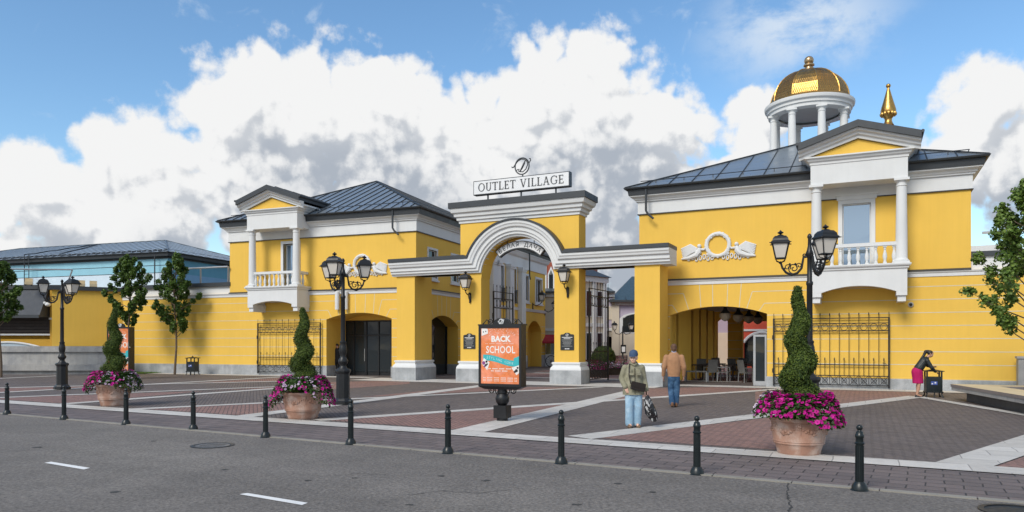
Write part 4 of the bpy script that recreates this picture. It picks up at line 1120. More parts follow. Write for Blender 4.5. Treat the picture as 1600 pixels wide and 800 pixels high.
def roof_sign():
    yo = .25
    x0, x1 = PG.S(740, -yo), PG.S(890, -yo); z1 = PG.Z(815, 276.5, -yo) + .03; z0 = z1 - .66
    t = thing('roof_sign', 'long white box sign standing on top of the arch, with dark serif capitals', 'sign', PG.world(0, yo, 8.362), -PG.a)
    z0 -= 8.362; z1 -= 8.362
    b = MB(); b.box(x0, x1, -.02, .28, z0, z1, 0); b.build('box', M['fascia'], t)
    f = MB(); f.box(x0 + .035, x1 - .035, -.030, -.02, z0 + .035, z1 - .035); f.build('face_panel', mat('sign_white', (0.74, 0.75, 0.76), 0.5, var=0.03), t)
    l = MB(); xw = x0 + .26 + (x1 - x0 - .52) * .452; serif_letters(l, 'OUTLET', x0 + .26, xw, z0 + .155, .37, -.0305); l.build('lettering', M['fascia'], t); l = MB(); serif_letters(l, 'VILLAGE', xw + .22, x1 - .26, z0 + .155, .37, -.0305); l.build('lettering', M['fascia'], t)
    for fr in (.145, .50, .855): g = MB(); g.box(x0 + (x1 - x0) * fr - .03, x0 + (x1 - x0) * fr + .03, .09, .15, 0, z0); g.build('post', M['fascia'], t)
    xm = x0 + (x1 - x0) * .515
    m = MB(); m.box(xm - .025, xm + .025, .10, .15, z1, z1 + .12); monogram(m, xm - .03, z1 + .12 + .37, .37, .12, .032); m.build('monogram', M['fascia'], t, smooth=True)
roof_sign()
def arch_sign():
    yo = .30
    t = thing('arch_sign', 'curved white signboard with dark lettering hanging under the crown of the arch', 'sign', PG.world(0, yo, 0), -PG.a)
    cx, cz = ACX - .03, ZA; r0, r1 = 1.44, 1.76; a0, a1 = radians(137), radians(43); n = 22
    # flatter curve than the arch
    r0, r1, cz = 1.62, 1.90, ZA - .26; a0, a1 = radians(128), radians(50)
    b = MB(); fcs = MB()
    for mb, ra, rb, ya, yb, e in ((b, r0 - .05, r1 + .04, 0, .20, .02), (fcs, r0, r1, -.012, 0, 0)):
        for i in range(n):
            p, q = a0 + e - (a0 + e - a1 + e) * i / n, a0 + e - (a0 + e - a1 + e) * (i + 1) / n
            mb.prism([(cx + ra * cos(p), cz + ra * sin(p)), (cx + ra * cos(q), cz + ra * sin(q)), (cx + rb * cos(q), cz + rb * sin(q)), (cx + rb * cos(p), cz + rb * sin(p))], ya, yb)
    b.build('box', M['fascia'], t); fcs.build('face_panel', mat('arch_sign_white', (0.72, 0.73, 0.74), 0.5, var=0.03), t)
    l = MB(); word = 'БЕЛАЯ ДАЧА'; rm = (r0 + r1) / 2
    for i, c in enumerate(word):
        if c == ' ': l.build('lettering', M['fascia'], t); l = MB(); continue
        a = a0 - (a0 - a1) * (i + .75) / (len(word) + .5)
        Mx = facing(cx + rm * cos(a), -.0125, cz + rm * sin(a)) @ Matrix.Rotation(a - pi / 2, 4, 'Z')
        text_into(l, c, .27, Mx, extrude=.004, bold=.004)
    l.build('lettering', M['fascia'], t)
    g = MB()
    for a in (radians(110), radians(68)): g.box(cx + r1 * cos(a) - .015, cx + r1 * cos(a) + .015, .08, .11, cz + r1 * sin(a), ZA + RI * .97)
    g.build('hanger', M['iron'], t)
arch_sign()

# ---- plaques on the inner piers
def plaque(label, pxa, pxb, py0, py1):
    t = thing('wall_plaque', label, 'plaque', PG.world(0, -.001), -PG.a, 'dark plaques on the gate piers')
    x0, x1 = PG.S(pxa), PG.S(pxb); z1, z0 = PG.Z((pxa + pxb) / 2, py0), PG.Z((pxa + pxb) / 2, py1); w = x1 - x0; c = (x0 + x1) / 2
    zs = z1 - .10
    poly = [(x0, z0), (x1, z0), (x1, zs), (x1 - .04, zs + .03), (c + .16, zs + .04), (c + .08, z1), (c - .08, z1), (c - .16, zs + .04), (x0 + .04, zs + .03), (x0, zs)]
    b = MB(); b.prism(poly, -.03, 0); b.build('plate', mat('plaque_black', (0.022, 0.026, 0.028), 0.4, var=0.1), t)
    l = MB(); monogram(l, c, z1 - .10, .055, -.035, .008)
    for k, (wd, th) in enumerate(((.78, .030), (.5, .022), (.80, .008), (.7, .010), (.6, .010), (.65, .010), (.5, .010), (.80, .008))):
        zz = z1 - .20 - k * .055; l.box(c - w * wd / 2, c + w * wd / 2, -.034, -.03, zz - th / 2, zz + th / 2) if k in (2, 7) or th > .02 else l.box(c - w * wd / 2, c + w * wd / 2, -.032, -.03, zz - .004, zz + .004)
    for k in (-1, 0, 1): l.box(c + k * .075 - .03, c + k * .075 + .03, -.035, -.03, z0 + .035, z0 + .08)
    l.build('lettering', mat('plaque_silver', (0.62, 0.62, 0.61), 0.4, var=0.05), t)
plaque('dark plaque on the gate pier just behind the poster stand', 724.5, 743, 521, 545)
plaque('dark plaque on the gate pier beside the tall open iron gate leaf', 876, 897, 520, 547)

# ------------------------------------------------------------------ lanterns
def lantern(parent, x, y, z, s=1.0, rot=0.0, lit=False):
    """four-sided tapering lantern, foot at z"""
    fr = MB(); c, sn = cos(rot), sin(rot)
    def Q(u, v, h): return (x + (u * c - v * sn) * s, y + (u * sn + v * c) * s, z + h * s)
    hb, ht, z0, z1 = .105, .175, .10, .44
    cor = [(-1, -1), (1, -1), (1, 1), (-1, 1)]
    for (a, b) in cor: fr.bar(Q(a * hb, b * hb, z0), Q(a * ht, b * ht, z1), .022 * s)
    for i in range(4):
        a, b = cor[i], cor[(i + 1) % 4]
        fr.bar(Q(a[0] * hb, a[1] * hb, z0), Q(b[0] * hb, b[1] * hb, z0), .026 * s); fr.bar(Q(a[0] * ht, a[1] * ht, z1), Q(b[0] * ht, b[1] * ht, z1), .03 * s)
        m = ((a[0] + b[0]) / 2, (a[1] + b[1]) / 2)
        fr.tube([Q(a[0] * hb, a[1] * hb, z0), Q(a[0] * .085, a[1] * .085, .04), Q(0, 0, 0)], .011 * s, 5)
        fr.tube([Q(a[0] * ht, a[1] * ht, z1 - .0), Q(a[0] * .23, a[1] * .23, z1 + .01)], .012 * s, 5)
    base = len(fr.v); rings = [(.205, z1 + .005), (.205, z1 + .03), (.175, z1 + .06), (.165, z1 + .11), (.12, z1 + .165), (.075, z1 + .175), (.045, z1 + .20)]
    for r, h in rings:
        for a, b in cor: fr.v.append(Q(a * r, b * r, h))
    for j in range(len(rings) - 1):
        for i in range(4): fr.f.append((base + j * 4 + i, base + j * 4 + (i + 1) % 4, base + j * 4 + 4 + (i + 1) % 4, base + j * 4 + 4 + i)); fr.m.append(0)
    fr.f.append((base + 3, base + 2, base + 1, base)); fr.m.append(0)
    fr.lathe([(.035 * s, 0), (.02 * s, .02 * s), (.065 * s, .045 * s), (.07 * s, .06 * s), (.03 * s, .085 * s), (.02 * s, .10 * s), (.004, .115 * s)], (x, y, z + (z1 + .195) * s), 10)
    fr.lathe([(.02 * s, -.03 * s), (.045 * s, 0), (.02 * s, .03 * s)], (x, y, z), 10)
    o = fr.build('lantern', M['iron'], parent)
    g = MB(); e = .012
    P = [Q(a * (hb - e), b * (hb - e), z0) for a, b in cor] + [Q(a * (ht - e), b * (ht - e), z1) for a, b in cor]
    g.add(P, [(0, 1, 5, 4), (1, 2, 6, 5), (2, 3, 7, 6), (3, 0, 4, 7)])
    g.build('glazing', M['lantern_glass'], o)
    return o
def scroll(mb, fn, pts, r): mb.tube([fn(*p) for p in pts], r, 6)
def spiral_pts(cx, cz, r0, r1, a0, turns, n=18): return [(cx + (r0 + (r1 - r0) * i / n) * cos(a0 + 2 * pi * turns * i / n), cz + (r0 + (r1 - r0) * i / n) * sin(a0 + 2 * pi * turns * i / n)) for i in range(n + 1)]
def street_lamp(label, x, y, angs, hz=1.0):
    t = thing('street_lamp', label, 'street lamp', (x, y, 0), 0, 'three-armed street lamps on the plaza')
    b = MB()
    b.lathe([(.30, 0), (.30, .10), (.26, .13), (.24, .16), (.20, .20), (.195, .90), (.215, .93), (.235, .96), (.235, 1.0), (.20, 1.04)], n=8, ph=pi / 8)
    b.build('pedestal', M['iron'], t)
    p = MB(); p.lathe([(.17, 1.02), (.10, 1.10), (.09, 1.16), (.14, 1.22), (.15, 1.28), (.10, 1.36), (.085, 1.42), (.105, 1.50), (.12, 1.58), (.105, 1.70), (.085, 1.78), (.095, 1.80), (.095, 1.84), (.068, 1.86), (.062, 3.1), (.075, 3.12), (.075, 3.18), (.055, 3.2), (.052, 3.74), (.075, 3.78), (.085, 3.84), (.06, 3.90), (.04, 4.0), (.035, 4.16), (.055, 4.2), (.04, 4.25), (.01, 4.28)], n=16)
    p.build('post', M['iron'], t, smooth=True, angle=50)
    for a in angs:
        ca, sa = cos(a), sin(a); fn = lambda u, z: (u * ca, u * sa, z)
        arm = MB()
        arm.tube([fn(u, z) for u, z in [(.05, 3.76), (.13, 3.74), (.15, 3.62), (.17, 3.50), (.26, 3.39), (.38, 3.355), (.50, 3.41), (.58, 3.52), (.62, 3.66)]], [.03, .026, .026, .028, .03, .03, .028, .025, .022], 8)
        arm.tube([fn(u, z) for u, z in spiral_pts(.335, 3.50, .125, .02, -1.5, 1.5)], .014, 5)
        arm.tube([fn(u, z) for u, z in spiral_pts(.47, 3.53, .075, .015, -2.4, -1.3)], .012, 5)
        arm.tube([fn(u, z) for u, z in spiral_pts(.22, 3.56, .065, .015, -.8, 1.3)], .012, 5)
        arm.tube([fn(u, z) for u, z in spiral_pts(.105, 3.79, .04, .012, -1.5, 1.2)], .014, 5)
        for (u, z) in ((.30, 3.60), (.42, 3.60), (.54, 3.50)): arm.ball(fn(u, z), .026, 6, 5)
        arm.build('arm', M['iron'], t, smooth=True)
        lantern(t, .62 * ca, .62 * sa, 3.64, 1.0, a)
    return t
l1 = G(97, 608.5); l2 = G(536, 632); l3 = (at(1265, 16.7), 16.7)
A3 = [pi - .36, -pi / 3 - .36, pi / 3 - .36]
street_lamp('black three-lantern street lamp in front of the long stone ledge', l1[0], l1[1], [pi + .62, -pi / 3 + .62, pi / 3 + .62])
street_lamp('black three-lantern street lamp in front of the glazed shop entrance', l2[0], l2[1], [.36, 2 * pi / 3 + .36, 4 * pi / 3 + .36])
street_lamp('black three-lantern street lamp in front of the balcony of the domed pavilion', l3[0], l3[1], A3)

def wall_lamp(label, P, px, py, root=None, x=None, z=None, base_off=0.0, s=1.0, group='lanterns on the gate piers', y0=0.0, turn=0.0):
    """bracket lantern; local frame of a facade plane"""
    x = P.S(px) if x is None else x; z = P.Z(px, py) if z is None else z
    pos = P.world(x, y0, z)
    t = thing('wall_lantern', label, 'wall lamp', pos, -P.a + turn, group)
    b = MB()
    b.box(-.05, .05, -.035, 0, -.30, .10); b.tube([(0, -.03, .05), (0, -.12, .12), (0, -.22, .02), (0, -.34, .06), (0, -.45, .14), (0, -.46, .22)], [.03, .028, .026, .024, .022, .02], 8)
    b.tube([(0, -.04, -.24), (0, -.14, -.14), (0, -.20, .02)], .02, 6); b.ball((0, -.05, -.30), .05, 8, 6); b.ball((0, -.05, .1), .05, 8, 6)
    b.build('bracket', M['iron'], t, smooth=True)
    lantern(t, 0, -.46, .22, 1.18 * s, pi / 4 * 0)
    return t
wall_lamp('black bracket lantern on the gate pier next to the undomed pavilion', PG, 735, 462)
wall_lamp('black bracket lantern on the gate pier next to the open side passage', PG, 887.5, 453)

# ------------------------------------------------------------------ wrought iron gates
def iron_gate(label, loc, rz, w, h, bays, group):
    t = thing('iron_gate_leaf', label, 'iron gate', loc, rz, group)
    f = MB(); r = .022; zt = h * .925; zc1, zc0 = h * .855, h * .755; zm = h * .30; zb1, zb0 = h * .155, h * .03
    for x in (0, w): f.box(x - .03, x + .03, -.03, .03, 0, zt + .02)
    for z in (zt, zc1, zc0, zm, zb1, zb0): f.box(0.03, w - .03, -.014, .014, z - .018, z + .018)
    f.box(-.06, -.02, -.04, .04, h * .18, h * .24); f.box(-.06, -.02, -.04, .04, h * .64, h * .70)
    f.tube([(w - .1, -.02, zm + .02), (w - .10, -.05, zm + .06), (w - .22, -.06, zm + .09)], .012, 6)
    bw = w / bays
    fr = f.build('frame', M['iron'], t)
    c = MB(); c2 = MB()
    rr = (zc1 - zc0) / 2 - .02
    for i in range(bays):
        cx = bw * (i + .5); zc = (zc0 + zc1) / 2
        c2.tube([(cx + min(rr, bw / 2 - .02) * cos(2 * pi * k / 18), 0, zc + rr * sin(2 * pi * k / 18)) for k in range(18)], .011, 5, closed=True)
        c.tube([(bw * i + .02, 0, zb0), (bw * (i + 1) - .02, 0, zb1)], .011, 5); c.tube([(bw * i + .02, 0, zb1), (bw * (i + 1) - .02, 0, zb0)], .011, 5)
        c.tube([(cx + bw * .3 * cos(2 * pi * k / 12), 0, (zb0 + zb1) / 2 + .09 * sin(2 * pi * k / 12)) for k in range(12)], .009, 5, closed=True)
    c.build('bottom_lattice', M['iron'], t); c2.build('ring_frieze', M['iron'], t)
    def picket(top):
        m = MB(); m.tube([(0, 0, 0), (0, 0, top - .13)], .011, 6)
        m.lathe([(.011, top - .13), (.026, top - .11), (.014, top - .095), (.024, top - .07), (.016, top - .03), (.002, top)], n=6); return m
    first = None; short = None
    for i in range(bays + 1):
        if first is None: first = picket(h).build('picket', M['iron'], t); k = first
        else: k = first.copy(); COL.objects.link(k); k.parent = t
        k.location = (min(max(bw * i, 0.0), w), 0, zb0 if 0 < i < bays else zt); 
        if 0 < i < bays: k.location.z = zb0; k.scale = (1, 1, (h - zb0) / h)
        else: k.scale = (1, 1, .075); k.location.z = h * .925
    for i in range(bays):
        if short is None: short = picket(h * .40 - zb1).build('short_picket', M['iron'], t); k = short
        else: k = short.copy(); COL.objects.link(k); k.parent = t
        k.location = (bw * (i + .5), 0, zb1)
    return t
gx0, gx1 = PR.S(1209, .12), PR.S(1389, .12)
iron_gate('black iron gate leaf folded against the wall under the domed pavilion\'s balcony', PR.world(gx0, -.12, .06), -PR.a, gx1 - gx0, 2.95, 12, 'wrought iron gate leaves')
gx0, gx1 = PL.S(403, .14), PL.S(500.5, .14)
iron_gate('black iron gate leaf folded against the wall beside the glazed shop entrance', PL.world(gx0, -.14, .10), -PL.a, gx1 - gx0, 3.05, 10, 'wrought iron gate leaves')
iron_gate('tall black iron gate leaf swung open inside the archway, above the poster stand', PG.world(GOP[0] + .16, .95, .05), -PG.a + radians(86), 1.85, 4.55, 6, 'wrought iron gate leaves')
iron_gate('tall black iron gate leaf swung open in the square opening beside the archway', PG.world(GXB + .14, .95, .05), -PG.a + radians(88), 2.4, 4.55, 7, 'wrought iron gate leaves')
# ------------------------------------------------------------------ street behind the gate
class Street:
    """frame of the inner street: x along the street (away from the gate), y into the left-hand building"""
    pass
SO = PL.world(0, 0); Sx = Vector((PL.n.x, PL.n.y)); Sy = Vector((-PL.u.x, -PL.u.y))
SROT = atan2(Sx.y, Sx.x)
def inner_wing():
    t = thing('inner_wing', 'yellow two-storey building with white pilasters seen through the archway', 'building', (SO.x, SO.y, 0), SROT)
    a, b = 9.75, S3(852); ze, zf = 8.45, 7.2; zb = 4.35; D = 10
    pa, pb = S3(763), S3(818)
    w = MB(); arch = (S3(824), S3(846), 0, 2.7, 3.5)
    wins = [(S3(817.5), S3(825.5), 4.95, 6.75, 6.75), (S3(837), S3(846), 4.95, 6.7, 6.7)]
    door = [(S3(777.5), S3(786.5), 4.6, 7.0, 7.0), (S3(799), S3(806), 4.6, 7.0, 7.0)]
    wall_front(w, a, b, 0, zb, [arch], reveal=.9); wall_front(w, a, b, zb, zf, door + wins, reveal=.3)
    for z in (1.1, 1.6, 2.1, 2.6, 3.1, 3.6):
        joint(w, (pb + .1, z), (arch[0], z)) if z < 2.7 else None
        joint(w, (arch[1], z), (b, z)) if z < 3.3 else None
    w.face([(b, 0, 0), (b, D, 0), (b, D, ze), (b, 0, ze)]); w.face([(a, D, 0), (a, 0, 0), (a, 0, ze), (a, D, ze)])
    w.face([(arch[0] - .5, .9, 0), (arch[1] + .5, .9, 0), (arch[1] + .5, .9, 3.6), (arch[0] - .5, .9, 3.6)])
    w.build('wall', [M['yellow'], M['joint']], t)
    fr = [(a, D), (a, 0), (b, 0), (b, D)]
    f = MB(); f.sweep(fr, [(0, zf), (.06, zf), (.06, 7.9), (.2, 8.0), (.3, 8.2), (.34, 8.22), (.34, 8.3), (0, 8.3)])
    f.sweep([(a, 0), (b, 0)], [(0, zb - .2), (.05, zb - .2), (.12, zb), (0, zb)]); f.build('cornice', M['white'], t)
    eaves(t, fr, ze + .1, h=.24, out=.5); hip_roof(t, a - .5, b + .5, -.5, D, ze + .12, .42, guards=False)
    for x in (S3(767), S3(772), S3(793.5), S3(812)):
        p = MB(); wd = .38
        p.box(x - wd, x + wd, -.34, 0, .62, 6.9); p.box(x - wd - .05, x + wd + .05, -.39, 0, 0.5, .95); p.box(x - wd - .06, x + wd + .06, -.40, 0, 6.9, 7.02); p.box(x - wd - .1, x + wd + .1, -.44, 0, 7.02, 7.2)
        for k in (-.2, 0, .2): p.box(x + k - .04, x + k + .04, -.352, -.34, 1.1, 6.8)
        p.build('pilaster', M['white'], t)
    for (x0, x1, z0, z1, _) in wins: window_part(t, x0, x1, z0, z1, fw=.16, inset=.12, mull=1, sill=True)
    for (x0, x1, z0, z1, _) in door:
        o = window_part(t, x0, x1, z0, z1, fw=.14, inset=.18, name='french_window')
        r = MB()
        for z in (4.62, 5.5): r.box(x0 - .1, x1 + .1, -.13, -.09, z, z + .05)
        k = int((x1 - x0 + .2) / .11)
        for i in range(k + 1): r.box(x0 - .1 + i * .11, x0 - .1 + i * .11 + .025, -.12, -.1, 4.62, 5.5)
        r.build('window_guard', M['iron'], o)
    plinth(t, [[(a, 0), (arch[0], 0)], [(arch[1], 0), (b, 0), (b, 3)]], .9)
    downpipe(t, S3(819) , 0, ze - .1, 6.6)
inner_wing()
wl = thing('wall_lantern', 'black bracket lantern on the pilastered building behind the archway', 'wall lamp', SO, 0, None)
def inner_lamps():
    bpy.data.objects.remove(wl)
    for lab, px, z in (('black bracket lantern on the pilastered building behind the archway', 832, 4.75), ('small black lantern at the far corner of the pilastered building', 851, 4.4)):
        s = S3(px); p = Vector((SO.x, SO.y)) + Sx * s
        t = thing('wall_lantern', lab, 'wall lamp', (p.x, p.y, z), SROT, 'lanterns along the inner street')
        b = MB(); b.box(-.05, .05, -.06, .02, -.4, .1); b.tube([(0, -.02, .0), (0, -.3, -.14), (0, -.62, .0), (0, -.75, .15)], .03, 6); b.build('bracket', M['iron'], t, smooth=True)
        lantern(t, 0, -.76, .15, 1.15 if px == 832 else .8, 0)
inner_lamps()

def facade_box(t, w, d, h, m, name='wall'):
    b = MB(); solid_box_shell(b, 0, w, 0, d, 0, h); return b.build(name, m, t)
def gothic_house():
    D = 66; x = at(850, D)
    t = thing('gothic_house', 'red brick building with white pointed window, far down the inner street', 'building', (x, D, 0), -.25)
    b = MB(); b.box(0, 4, 0, 6, 0, 9.2, 0); b.box(-.1, 4.1, -.08, 0, 9.2, 9.6, 1); b.box(0, 4, -.06, 0, 5.2, 5.5, 1); b.box(0, 4, -.06, 0, 3.0, 4.2, 1)
    b.box(-.1, .25, -.12, .2, 0, 9.6, 1)
    for i in range(8): b.box(i * .5, i * .5 + .3, -.07, 0, 5.5, 5.75, 1)
    b.build('wall', [M['brick'], M['white']], t)
    r = MB(); r.add([(-.3, -.3, 9.6), (4.3, -.3, 9.6), (4.3, 6.3, 9.6), (-.3, 6.3, 9.6), (2, 1.5, 12.0), (2, 4.5, 12.0)], [(0, 1, 4), (1, 2, 5, 4), (2, 3, 5), (3, 0, 4, 5)]); r.build('roof', M['fascia'], t)
    w = MB(); w.prism([(.35, 6.0), (.95, 6.0), (.95, 8.0), (.65, 8.7), (.35, 8.0)], -.06, 0, 0); w.prism([(.46, 6.1), (.84, 6.1), (.84, 7.95), (.65, 8.4), (.46, 7.95)], -.07, -.06, 1); w.build('pointed_window', [M['white'], M['glass']], t)
    p = MB(); p.box(.2, .9, -.05, 0, 0.1, 2.7); p.build('shop_window', M['mirror_glass'], t)
    # awning kiosk in front of it
    X, Y = at(852, 58), 58
    k = thing('kiosk', 'small kiosk with dark red awning at the end of the inner street', 'kiosk', (X, Y, 0), -.25)
    b = MB(); b.box(0, 2.2, 0, 2, 0, .95, 0); b.box(.05, 2.15, .05, 1.9, .95, 2.0, 1); b.box(.0, 2.2, 0, 2, 2.0, 2.15, 0); b.build('body', [mat('kiosk_white', (.6, .6, .6), .6), M['mirror_glass']], k)
    a = MB(); a.add([(-.2, -.7, 1.95), (2.4, -.7, 1.95), (2.4, .2, 2.5), (-.2, .2, 2.5), (-.2, -.7, 1.8), (2.4, -.7, 1.8)], [(0, 1, 2, 3), (4, 5, 1, 0)]); a.build('awning', mat('dark_red_canvas', (.35, .02, .035), .8), k)
    w = thing('bicycle_wheel_stand', 'decorative dark wheel leaning at the kiosk', 'wheel', (at(861, 56), 56, 0), .2)
    m = MB(); m.tube([(.42 * cos(2 * pi * i / 24), 0, .45 + .42 * sin(2 * pi * i / 24)) for i in range(24)], .03, 6, closed=True)
    for i in range(6):
        aa = pi * i / 6; m.tube([(.4 * cos(aa), 0, .45 + .4 * sin(aa)), (-.4 * cos(aa), 0, .45 - .4 * sin(aa))], .008, 4)
    m.build('wheel', M['iron'], w)
gothic_house()

def lilac_house():
    D = 60.0; P = Plane(at(938, D), D, 0.06)
    t = thing('shop_house', 'lilac and cream shop building with dark roof at the back of the courtyard', 'building', P.world(0, 0), -P.a)
    xs = lambda px: P.S(px); z = lambda px, py: P.Z(px, py)
    x1 = xs(960.5); x2 = 13; zt = z(970, 470); zl = z(945, 456)
    b = MB()
    dk0 = (xs(940.5), xs(957.5), 0.0, z(950, 526), z(950, 526)); dk1 = (xs(974), xs(974) + 4.2, 0, z(975, 528), z(975, 528))
    wall_front(b, -14, x1, 0, zl, [dk0], reveal=.8, mi=1); wall_front(b, x1, x2, 0, zt, [dk1, (xs(974.5), xs(974.5) + 4.0, z(975, 518) , z(975, 497), z(975, 488))] if False else [dk1], reveal=.8, mi=0)
    b.box(xs(950), xs(957), -.03, 0, z(950, 512), z(950, 462), 0); b.box(xs(938), xs(948), -.12, 0, 2.2, zl, 2)
    b.box(x1 - .25, x1 + .35, -.15, 0, 0, zt, 1); b.box(x1, x2, -.08, 0, 0, z(970, 520), 1); 
    b.box(-14, x1, -.1, 0, z(950, 513), z(950, 517), 2); b.box(x1, x2, -.16, 0, zt - .35, zt, 2); b.box(-14, x1 , -.2, 0, zl - .4, zl, 2)
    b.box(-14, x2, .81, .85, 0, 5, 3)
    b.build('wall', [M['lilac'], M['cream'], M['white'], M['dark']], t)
    n = MB(); op = (xs(949.5), xs(956), z(952, 499), z(952, 482), z(952, 478))
    pts = [(op[0], op[2]), (op[1], op[2])] + [(op[0] + (op[1] - op[0]) * (1 - i / 8), arch_z(op, op[0] + (op[1] - op[0]) * (1 - i / 8))) for i in range(9)]
    n.prism(pts, -.08, -.0, 0); n.prism([(a, c - .02) for a, c in pts], -.09, -.085, 1); n.build('blind_niche', [M['white'], M['cream']], t)
    wa = xs(973); wb = wa + 4.4; wz0, wz1 = z(975, 519), z(975, 489)
    pts = [(wa, wz0), (wb, wz0)] + [(wb - (wb - wa) * i / 14, wz1 - .5 + .5 * sqrt(max(0, 1 - (2 * i / 14 - 1) ** 2))) for i in range(15)]
    c = ((wa + wb) / 2, (wz0 + wz1) / 2)
    f = MB(); f.prism([(c[0] + (x - c[0]) * 1.12, c[1] + (zz - c[1]) * 1.14) for x, zz in pts], -.10, 0, 0); W_ = f.build('arched_window', M['white'], t)
    g = MB(); g.prism(pts, -.13, -.105); g.build('pane', M['glass'], W_)
    g = MB()
    for i in range(1, 8): g.box(wa + (wb - wa) * i / 8 - .03, wa + (wb - wa) * i / 8 + .03, -.15, -.13, wz0, wz1 - .2)
    g.box(wa, wb, -.16, -.13, wz0 + 1.1, wz0 + 1.17); g.build('glazing_bar', M['iron'], W_)
    r = MB()
    r.add([(x1 - .5, -.5, zt), (x2, -.5, zt), (x2, 8, zt + 2.7), (x1 + 2.2, 8, zt + 2.7), (x1 - .5, 8, zt)], [(0, 1, 2, 3), (0, 3, 4)], 0)
    for i in range(1, 14): r.bar((x1 + i * .9, -.45, zt + .05), (x1 + i * .9, 8, zt + 2.75), .05, .06, mi=1) if i > 2 else r.bar((x1 + i * .9, -.45, zt + .05), (x1 + i * .9, min(8, i * 2.2), zt + .05 + .325 * min(8, i * 2.2)), .05, .06, mi=1)
    r.add([(-14, -.4, zl), (x1, -.4, zl), (x1, 7, zl + .9), (-14, 7, zl + .9)], [(0, 1, 2, 3)], 0)
    r.build('roof', [mat('green_grey_metal', (.045, .07, .075), .4, metal=.2, var=.08), M['seam']], t)
    e = MB(); e.box(x1 - .55, x2, -.58, -.4, zt - .12, zt + .03); e.box(-14, x1, -.5, -.3, zl - .1, zl + .03); e.build('gutter', M['fascia'], t)
    bl = MB(); bl.box(xs(929), xs(944), -.9, 0, z(940, 512), z(940, 510)); 
    for i in range(18): bl.box(xs(929) + i * .045 * 1.2, xs(929) + i * .045 * 1.2 + .02, -.9, -.87, z(940, 510), z(940, 503))
    bl.box(xs(929), xs(944), -.92, -.86, z(940, 503), z(940, 502)); bl.build('balcony', M['iron'], t)
lilac_house()
def striped_house():
    D = 52; P = Plane(at(908, D), D, -.9)
    t = thing('striped_house', 'cream building with tall narrow windows behind the bars of the gate leaf', 'building', P.world(0, 0), -P.a)
    b = MB(); h = 6.6; L = 2.7
    solid_box_shell(b, 0, L, 0, 1.6, 0, h); b.box(0, L + .1, -.15, 0, h - .4, h, 1); b.box(0, L, -.08, 0, 3.0, 3.25, 1)
    for i in range(3): b.box(.0 + i * 1.15, .32 + i * 1.15, -.12, 0, 0, h - .4, 1)
    b.build('wall', [M['cream'], M['white']], t)
    for i in range(2):
        x = .45 + i * 1.15
        for z0, z1 in ((.4, 2.6), (3.7, 5.6)):
            w = MB(); w.box(x, x + .62, -.05, 0, z0, z1); o = w.build('window', M['white'], t); p = MB(); p.box(x + .07, x + .55, -.06, -.051, z0 + .07, z1 - .07); p.build('pane', M['glass'], o)
    r = MB(); r.add([(-.2, -.3, h), (L + .3, -.3, h), (L + .3, 1.9, h), (-.2, 1.9, h), (.6, .8, h + .6), (L - .6, .8, h + .6)], [(0, 1, 5, 4), (1, 2, 5), (2, 3, 4, 5), (3, 0, 4)]); r.build('roof', M['fascia'], t)
striped_house()

def red_house():
    P = Plane(*PR.world(0.2, 23.0).xy, .48)
    t = thing('red_shop', 'red building with arched shop windows beyond the far end of the passage', 'building', P.world(0, 0), -P.a)
    b = MB(); op1 = (1.0, 3.4, .25, 1.75, 2.45); op2 = (4.6, 7.0, .25, 1.75, 2.45)
    wall_front(b, .4, 17, 0, 8, [op1, op2], reveal=.3); b.box(.4, 17, -.08, 0, 2.68, 2.82, 1); b.box(.4, 17, -.1, 0, 7.6, 8, 1)
    for z in (4.2, 5.2, 6.4): b.box(.4, 17, -.02, 0, z, z + .05, 1)
    solid_box_shell(b, .4, 17, 0, 8, 0, 8, skip=('front',))
    for op in (op1, op2):
        n = 20; pts = [(op[0] + (op[1] - op[0]) * i / n, arch_z(op, op[0] + (op[1] - op[0]) * i / n)) for i in range(n + 1)]
        b.tube([(x, -.05, z + .12) for x, z in pts], .11, 6, 1)
    b.build('wall', [M['red'], M['white']], t)
    for op in (op1, op2):
        g = MB(); g.box(op[0], op[1], .28, .30, .2, 2.5, 0); o = g.build('shop_window', M['mirror_glass'] if False else M['glass'], t)
        m = MB()
        for i in range(0, 4): m.box(op[0] + .78 * i - .03, op[0] + 1.2 * i + .03, .2, .27, .2, 2.4)
        m.box(op[0], op[1], .2, .27, 1.7, 1.76); m.build('glazing_bar', M['iron'], o)
red_house()

